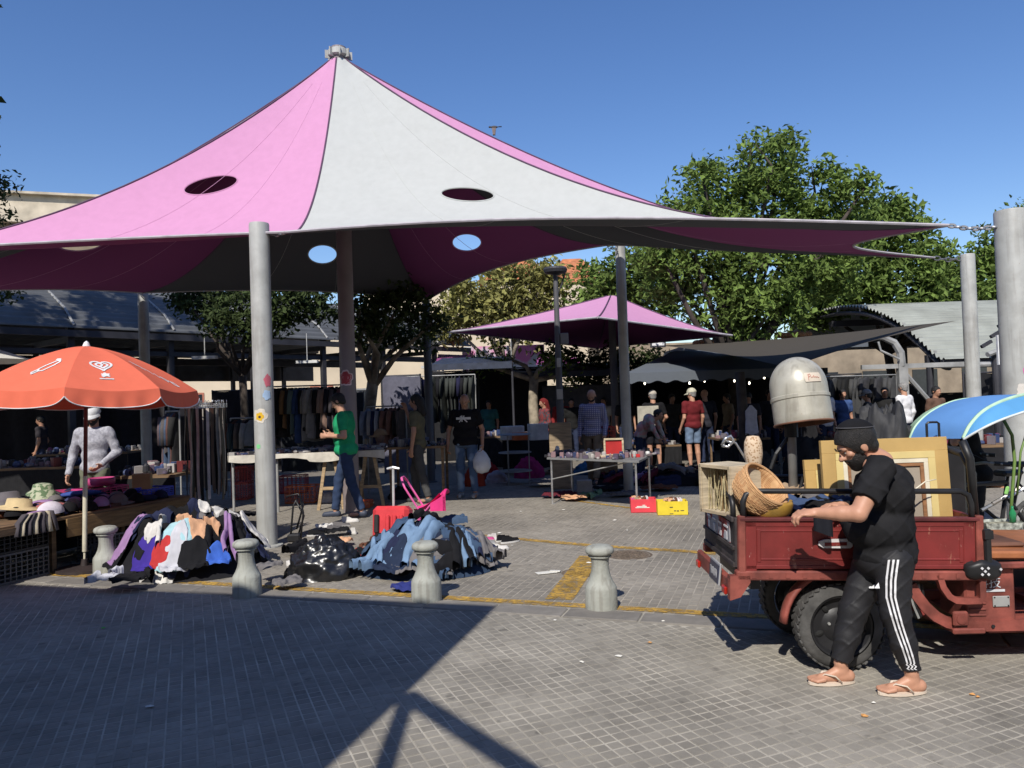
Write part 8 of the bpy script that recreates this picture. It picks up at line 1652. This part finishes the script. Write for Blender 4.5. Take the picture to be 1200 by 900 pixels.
# blue / pink crates and cartons at the right end of the hat table
q = tp_(.95, .9, 0); crate(tp_(1.25, .35, .01), an_, (.42, .30, .12), (.03, .06, .55), 'bright blue crate at the right end of the hat table'); o = MB(); o.box((0, 0, .10), (.22, .18, .2), bev=.004); tag(put('cardboard_box', o, mat('tan_carton', (.45, .30, .14), .9), loc=tp_(1.30, .55, .10)).__setattr__('rotation_euler', (0, 0, .3)) or bpy.data.objects['cardboard_box'], 'tan cardboard box standing on the blue crate', 'carton')
crate(tp_(1.1, 1.05, .01), an_, (.55, .35, .14), (.62, .06, .22), 'pink crate behind the blue one on the hat table'); o = MB(); o.lathe([(.14, 0), (.17, .02), (.17, .1), (.16, .1), (.15, .03)], 24); tag(put('pink_basin', o, plas((.30, .03, .10)), loc=tp_(.9, 1.5, .02), smooth=True), 'pink plastic basin at the back of the hat table', 'basin'); o = MB(); o.lathe([(.14, 0), (.17, .02), (.17, .1), (.16, .1), (.15, .03)], 24); tag(put('pink_basin', o, plas((.45, .06, .18)), loc=tp_(1.15, 1.1, .16), smooth=True), 'pink plastic basin in the pink crate', 'basin')
# shelf tables further left
def dim_table(x0, x1, Y, z, dep, lb, n=60, glb=None, cloth=(.02, .02, .022)):
    a = at(x0, 560, Y); b = at(x1, 560, Y); c = (a + b) / 2 + Vector((0, dep / 2, 0)); w_ = (b - a).length; t = thing('market_table', lb, 'table', c.xy.to_3d()); o = MB(); o.box((0, 0, z - .02), (w_, dep, .04)); put('table_top', o, M_plank, t)
    o = MB(); o.grid(lambda u, v: Vector((-w_ / 2 + w_ * u, -dep / 2 - .005 - .01 * math.sin(u * 70) * v, z - .04 - (z - .08) * v)), 60, 2); put('table_cloth', o, fab(cloth), t)
    for sx in (-1, 1):
        for sy in (-1, 1): o = MB(); o.box((sx * (w_ / 2 - .05), sy * (dep / 2 - .06), z / 2 - .03), (.04, .04, z - .06)); put('leg', o, M_plank, t)
    goods(c, w_ - .1, dep - .1, z, n, 0, gc + [plas((.2, .03, .08)), plas((.15, .03, .03)), plas((.03, .05, .13))], glb or ('assorted small goods on the ' + lb.split(' with ')[0].split(' in ')[0]), .16, .04, .13); return t
dim_table(128, 205, 10.6, .82, .8, 'long shaded table with clear boxes behind the hat table', 80, 'clear boxes and trinkets on the shaded table behind the hat table')
dim_table(-30, 95, 12.5, .85, .9, 'dark table at the far left in the shade', 80, 'shaded oddments on the dark table at the far left'); dim_table(40, 150, 16.5, .85, .9, 'second dark stall table in the shed shade, left', 70, 'oddments on the second dark stall table in the shed')
dim_table(590, 650, 17.5, .8, .9, 'stall table with white and orange boxes beside the crooked pale trunk', 60, 'white and orange boxes on the table beside the crooked trunk'); dim_table(560, 600, 19, .8, .9, 'far stall table behind the bald man in black', 40, 'oddments on the far stall table behind the bald man')
dim_table(745, 800, 18.2, .5, 1.2, 'low table of goods at the marquee edge', 80, 'bright oddments on the low table at the marquee edge'); dim_table(845, 905, 16.5, .7, 1.0, 'stall table in the marquee shade left of the hair dryer', 60, 'oddments on the stall table left of the hair dryer'); dim_table(985, 1050, 14.5, .75, 1.0, 'stall table behind the bearded man at the vault', 60, 'oddments on the stall table at the vault'); dim_table(1090, 1230, 12.5, .7, 1.0, 'stall table behind the thickest pole', 80, 'oddments on the stall table behind the thickest pole')
for i, (x, Y, w_, z0, h_, col, lb) in enumerate([(655 - 12, 16.8, .4, .8, .35, (.6, .58, .55), 'white box on the table beside the crooked trunk'), (600, 17.3, .5, .8, .30, (.62, .6, .56), 'open white carton on the same table, left'), (600 + 10, 17.0, .35, .8, .16, (.65, .15, .04), 'orange tray before the white cartons'), (760, 17.4, .5, 1.0, .45, (.45, .42, .34), 'framed picture held up beside the person in black shorts')]):
    q = P(x if i else 630, 500, Y); o = MB(); o.box((0, 0, h_ / 2), (w_, .04 if i == 3 else .3, h_), rz(.2), bev=.006); tag(put('carton' if i < 3 else 'picture', o, mat('box_%d' % 0, col, .8, var=.15), loc=(q.x, Y, z0)), lb, 'carton' if i < 3 else 'picture')
# three-tier shelf stand near the red-scarfed woman
q = at(604, 545, 15.5); t = thing('shelf_stand', 'round three-tier shelf stand left of the red-scarfed woman', 'shelf', q)
for z in (.25, .62, .98): o = MB(); o.lathe([(.32, 0), (.34, .01), (.32, .025), (.003, .025)], 24, c=(0, 0, z)); put('shelf', o, M_lsteel, t)
for k in range(3): a_ = k * 2.09; o = MB(); o.cyl((.28 * math.cos(a_), .28 * math.sin(a_), 0), (.28 * math.cos(a_), .28 * math.sin(a_), 1.0), .012); put('post', o, M_lsteel, t)
for i, (x, y, rx_, h_, col, lb) in enumerate([(573, 562, .22, .34, (.30, .02, .02), 'dark red bag on the ground right of the bald man'), (582, 566, .22, .22, (.4, .36, .42), 'pale plastic sack beside the dark red bag'), (620, 560, .30, .42, (.35, .03, .12), 'crimson bundle behind the striped rug'), (690, 556, .3, .25, (.04, .12, .22), 'dark blue bundle behind the man in checked shirt'), (556, 570, .2, .4, (.45, .06, .03), 'orange-red bag behind the legs of the bald man'), (470, 585, .22, .2, (.03, .03, .03), 'black bundle behind the suitcase handle'), (1090, 560, .5, .5, (.025, .025, .03), 'dark heap of goods behind the ochre frame'), (955, 565, .5, .8, (.02, .02, .022), 'dark heap of goods behind the hair dryer pole'), (890, 570, .4, .6, (.03, .03, .03), 'dark covered pile behind the crate of sticks'), (1180, 570, .35, .25, (.5, .25, .15), 'peach-coloured cloth bundle beneath the beach tent'), (60, 600, .3, .5, (.06, .05, .06), 'grey sack behind the hats at far left')]):
    q = gp(x, y); lump('cloth_bundle', lb, 'bundle', Vector((q[0], q[1] + .1, 0)), rx_, rx_ * .8, h_, fab(col), 20 + i * 3.1, .18, 3.5)
# cloth backdrops and storage walls closing the shaded stalls
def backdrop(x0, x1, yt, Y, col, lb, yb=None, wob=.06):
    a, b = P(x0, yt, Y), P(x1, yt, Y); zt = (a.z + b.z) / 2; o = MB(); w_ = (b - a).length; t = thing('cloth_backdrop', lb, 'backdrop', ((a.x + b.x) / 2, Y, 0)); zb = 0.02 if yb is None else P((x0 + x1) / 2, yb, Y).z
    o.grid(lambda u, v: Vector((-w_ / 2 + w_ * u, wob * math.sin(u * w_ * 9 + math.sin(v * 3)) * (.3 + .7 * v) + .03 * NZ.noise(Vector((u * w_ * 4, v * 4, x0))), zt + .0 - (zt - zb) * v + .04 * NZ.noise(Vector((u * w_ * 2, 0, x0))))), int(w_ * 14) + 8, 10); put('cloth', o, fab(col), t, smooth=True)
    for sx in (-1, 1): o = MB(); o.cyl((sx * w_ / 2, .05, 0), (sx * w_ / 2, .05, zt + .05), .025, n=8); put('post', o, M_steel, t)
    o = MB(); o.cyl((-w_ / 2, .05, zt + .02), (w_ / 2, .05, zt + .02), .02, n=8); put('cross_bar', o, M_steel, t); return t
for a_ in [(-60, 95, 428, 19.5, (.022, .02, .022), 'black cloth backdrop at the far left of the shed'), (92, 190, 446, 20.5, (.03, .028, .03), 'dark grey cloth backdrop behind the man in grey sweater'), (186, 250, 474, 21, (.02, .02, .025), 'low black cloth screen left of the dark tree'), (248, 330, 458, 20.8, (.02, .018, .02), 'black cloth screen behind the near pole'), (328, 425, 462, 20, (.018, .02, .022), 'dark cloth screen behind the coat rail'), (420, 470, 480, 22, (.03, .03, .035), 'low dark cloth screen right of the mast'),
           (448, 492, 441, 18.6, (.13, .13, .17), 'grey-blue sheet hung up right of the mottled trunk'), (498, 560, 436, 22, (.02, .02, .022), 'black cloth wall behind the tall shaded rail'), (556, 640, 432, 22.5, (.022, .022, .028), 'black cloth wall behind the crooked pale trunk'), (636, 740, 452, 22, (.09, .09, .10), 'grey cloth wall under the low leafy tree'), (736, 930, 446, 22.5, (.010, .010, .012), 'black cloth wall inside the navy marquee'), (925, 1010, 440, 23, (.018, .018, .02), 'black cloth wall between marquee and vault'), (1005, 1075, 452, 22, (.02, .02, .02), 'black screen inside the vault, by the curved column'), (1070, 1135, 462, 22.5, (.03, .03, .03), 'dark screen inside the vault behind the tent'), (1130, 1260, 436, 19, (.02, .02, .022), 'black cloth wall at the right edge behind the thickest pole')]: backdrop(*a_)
# shelter roofs over the middle stalls
for (x0, x1, y, Y, dep, lb) in ((505, 600, 427, 19.5, 3.5, 'dark tarpaulin roof over the middle stalls'), (600, 735, 437, 21.5, 3.0, 'dark tarpaulin roof over the stalls behind the street lamp')):
    a, b = P(x0, y, Y), P(x1, y, Y); t = thing('stall_roof', lb, 'awning', (a.x, Y, 0)); o = MB(); o.grid(lambda u, v: Vector((a.x + (b.x - a.x) * u, Y + dep * v, a.z + .35 * v - .05 * math.sin(u * 9) * math.sin(v * 3))), 20, 6); o.grid(lambda u, v: Vector((a.x + (b.x - a.x) * u, Y - .01, a.z - .16 * v)), 20, 1); put('tarpaulin', o, mat('navy_tarp', (.03, .04, .07), .6, var=.2), t, world=True, smooth=True)
    for x in (a.x, b.x):
        for yy in (Y + .1, Y + dep - .1): o = MB(); o.cyl((x, yy, 0), (x, yy, a.z), .03); put('post', o, M_steel, t, world=True)
# jackets hanging inside the vault
a, b = at(965, 550, 18), at(1055, 550, 18.5); zr = P(1010, 440, 18).z; rail(a, b, zr, 'rail of dark jackets under the vault roof'); fillrail(a, b, zr, 12, [((.05, .05, .055), 'charcoal'), ((.02, .02, .02), 'black'), ((.07, .07, .07), 'grey')], (.9, 1.3), 'jacket', 'the rail under the vault', ang0=R(40), wd=.26)
# pale street building behind the vault and cars-height clutter
o = MB(); c = P(1050, 450, 48); o.box((c.x, c.y, 2.4), (46, 3, 4.8)); t = thing('street_building', 'low cream building seen through the open vault on the right', 'building', (c.x, c.y, 0)); put('wall', o, M_old2, t, world=True)
for i in range(14): o = MB(); o.box((c.x - 20 + i * 3, c.y - 1.52, 1.8), (1.5, .1, 1.8)); put('window', o, M_win, t, world=True)
# white cloth scraps tied to the marquee pole and shaded leafy trunk strip
q = P(868, 430, 15.0); t = thing('wooden_post', 'dark rough wooden post holding the marquee with a pale rag tied to it', 'post', (q.x, 15.0, 0)); o = MB(); o.tube([(0, 0, 0), (.02, 0, 1.0), (-.02, 0, q.z - .1)], [.11, .10, .09], 10); put('post_shaft', o, M_dbark, t, smooth=True)
hanging((q.x + .12, 14.85, P(872, 475, 15).z), .2, .55, .14, .04, (.45, .45, .52), 3.3, 'pale rag hanging from the wooden marquee post', None, sleeves=False, name='rag')
# load in the cart: cloths
for i, (u, v, k_, s_, a_, col, lb) in enumerate([(.45, .30, 'sheet', .45, .2, NV, 'navy cloth in the middle of the cart load'), (.52, .16, 'trousers', .42, -.3, (.05, .08, .16), 'dark blue jeans lying across the cart load'), (.38, .22, 'sheet', .26, .8, (.14, .17, .28), 'faded blue cloth beside the woven basket'), (.64, .22, 'sheet', .18, .4, OW, 'small white paper in the cart load'), (.60, .08, 'sheet', .34, .1, BK, 'black bag hanging under the man\'s hand'), (.30, .55, 'sheet', .5, .5, BK, 'black cloth at the back of the cart load'), (.52, .58, 'sheet', .4, .2, TN, 'peach-brown cloth by the hair dryer pole'), (.8, .5, 'sheet', .6, .2, DG, 'dark cloth before the second frame'), (1.15, .55, 'sheet', .5, .2, BK, 'black cloth behind the large frame')]):
    q = cl(u, v); hh_ = .925 - .06 * abs(u - .5); garment(k_, (q.x, q.y), a_, s_, lambda x_, y_: hh_, .02 + .012 * i, col, 50 + i * 1.7, 'garment', lb, None)
o = MB(); q = cl(.58, .45, .62); o.box((0, 0, .13), (.95, .62, .26), rz(CA), bev=.02); tag(put('packed_box', o, mat('dark_box', (.04, .035, .03), .8), loc=q), 'dark box filling the bottom of the cart load', 'box')
o = MB(); p0, p1 = cl(.50, -.03, 0), None; o.grid(lambda u, v: Vector((P(953 + 22 * u, 604, 4.5).x, 4.50 + .02 * math.sin(u * 6), P(960, 600 + 22 * v + 8 * u * v, 4.5).z)), 8, 6); tag(put('black_bag', o, fab((.015, .016, .022)), world=True, smooth=True), 'small black pouch held under the man\'s hand over the cart side', 'bag')
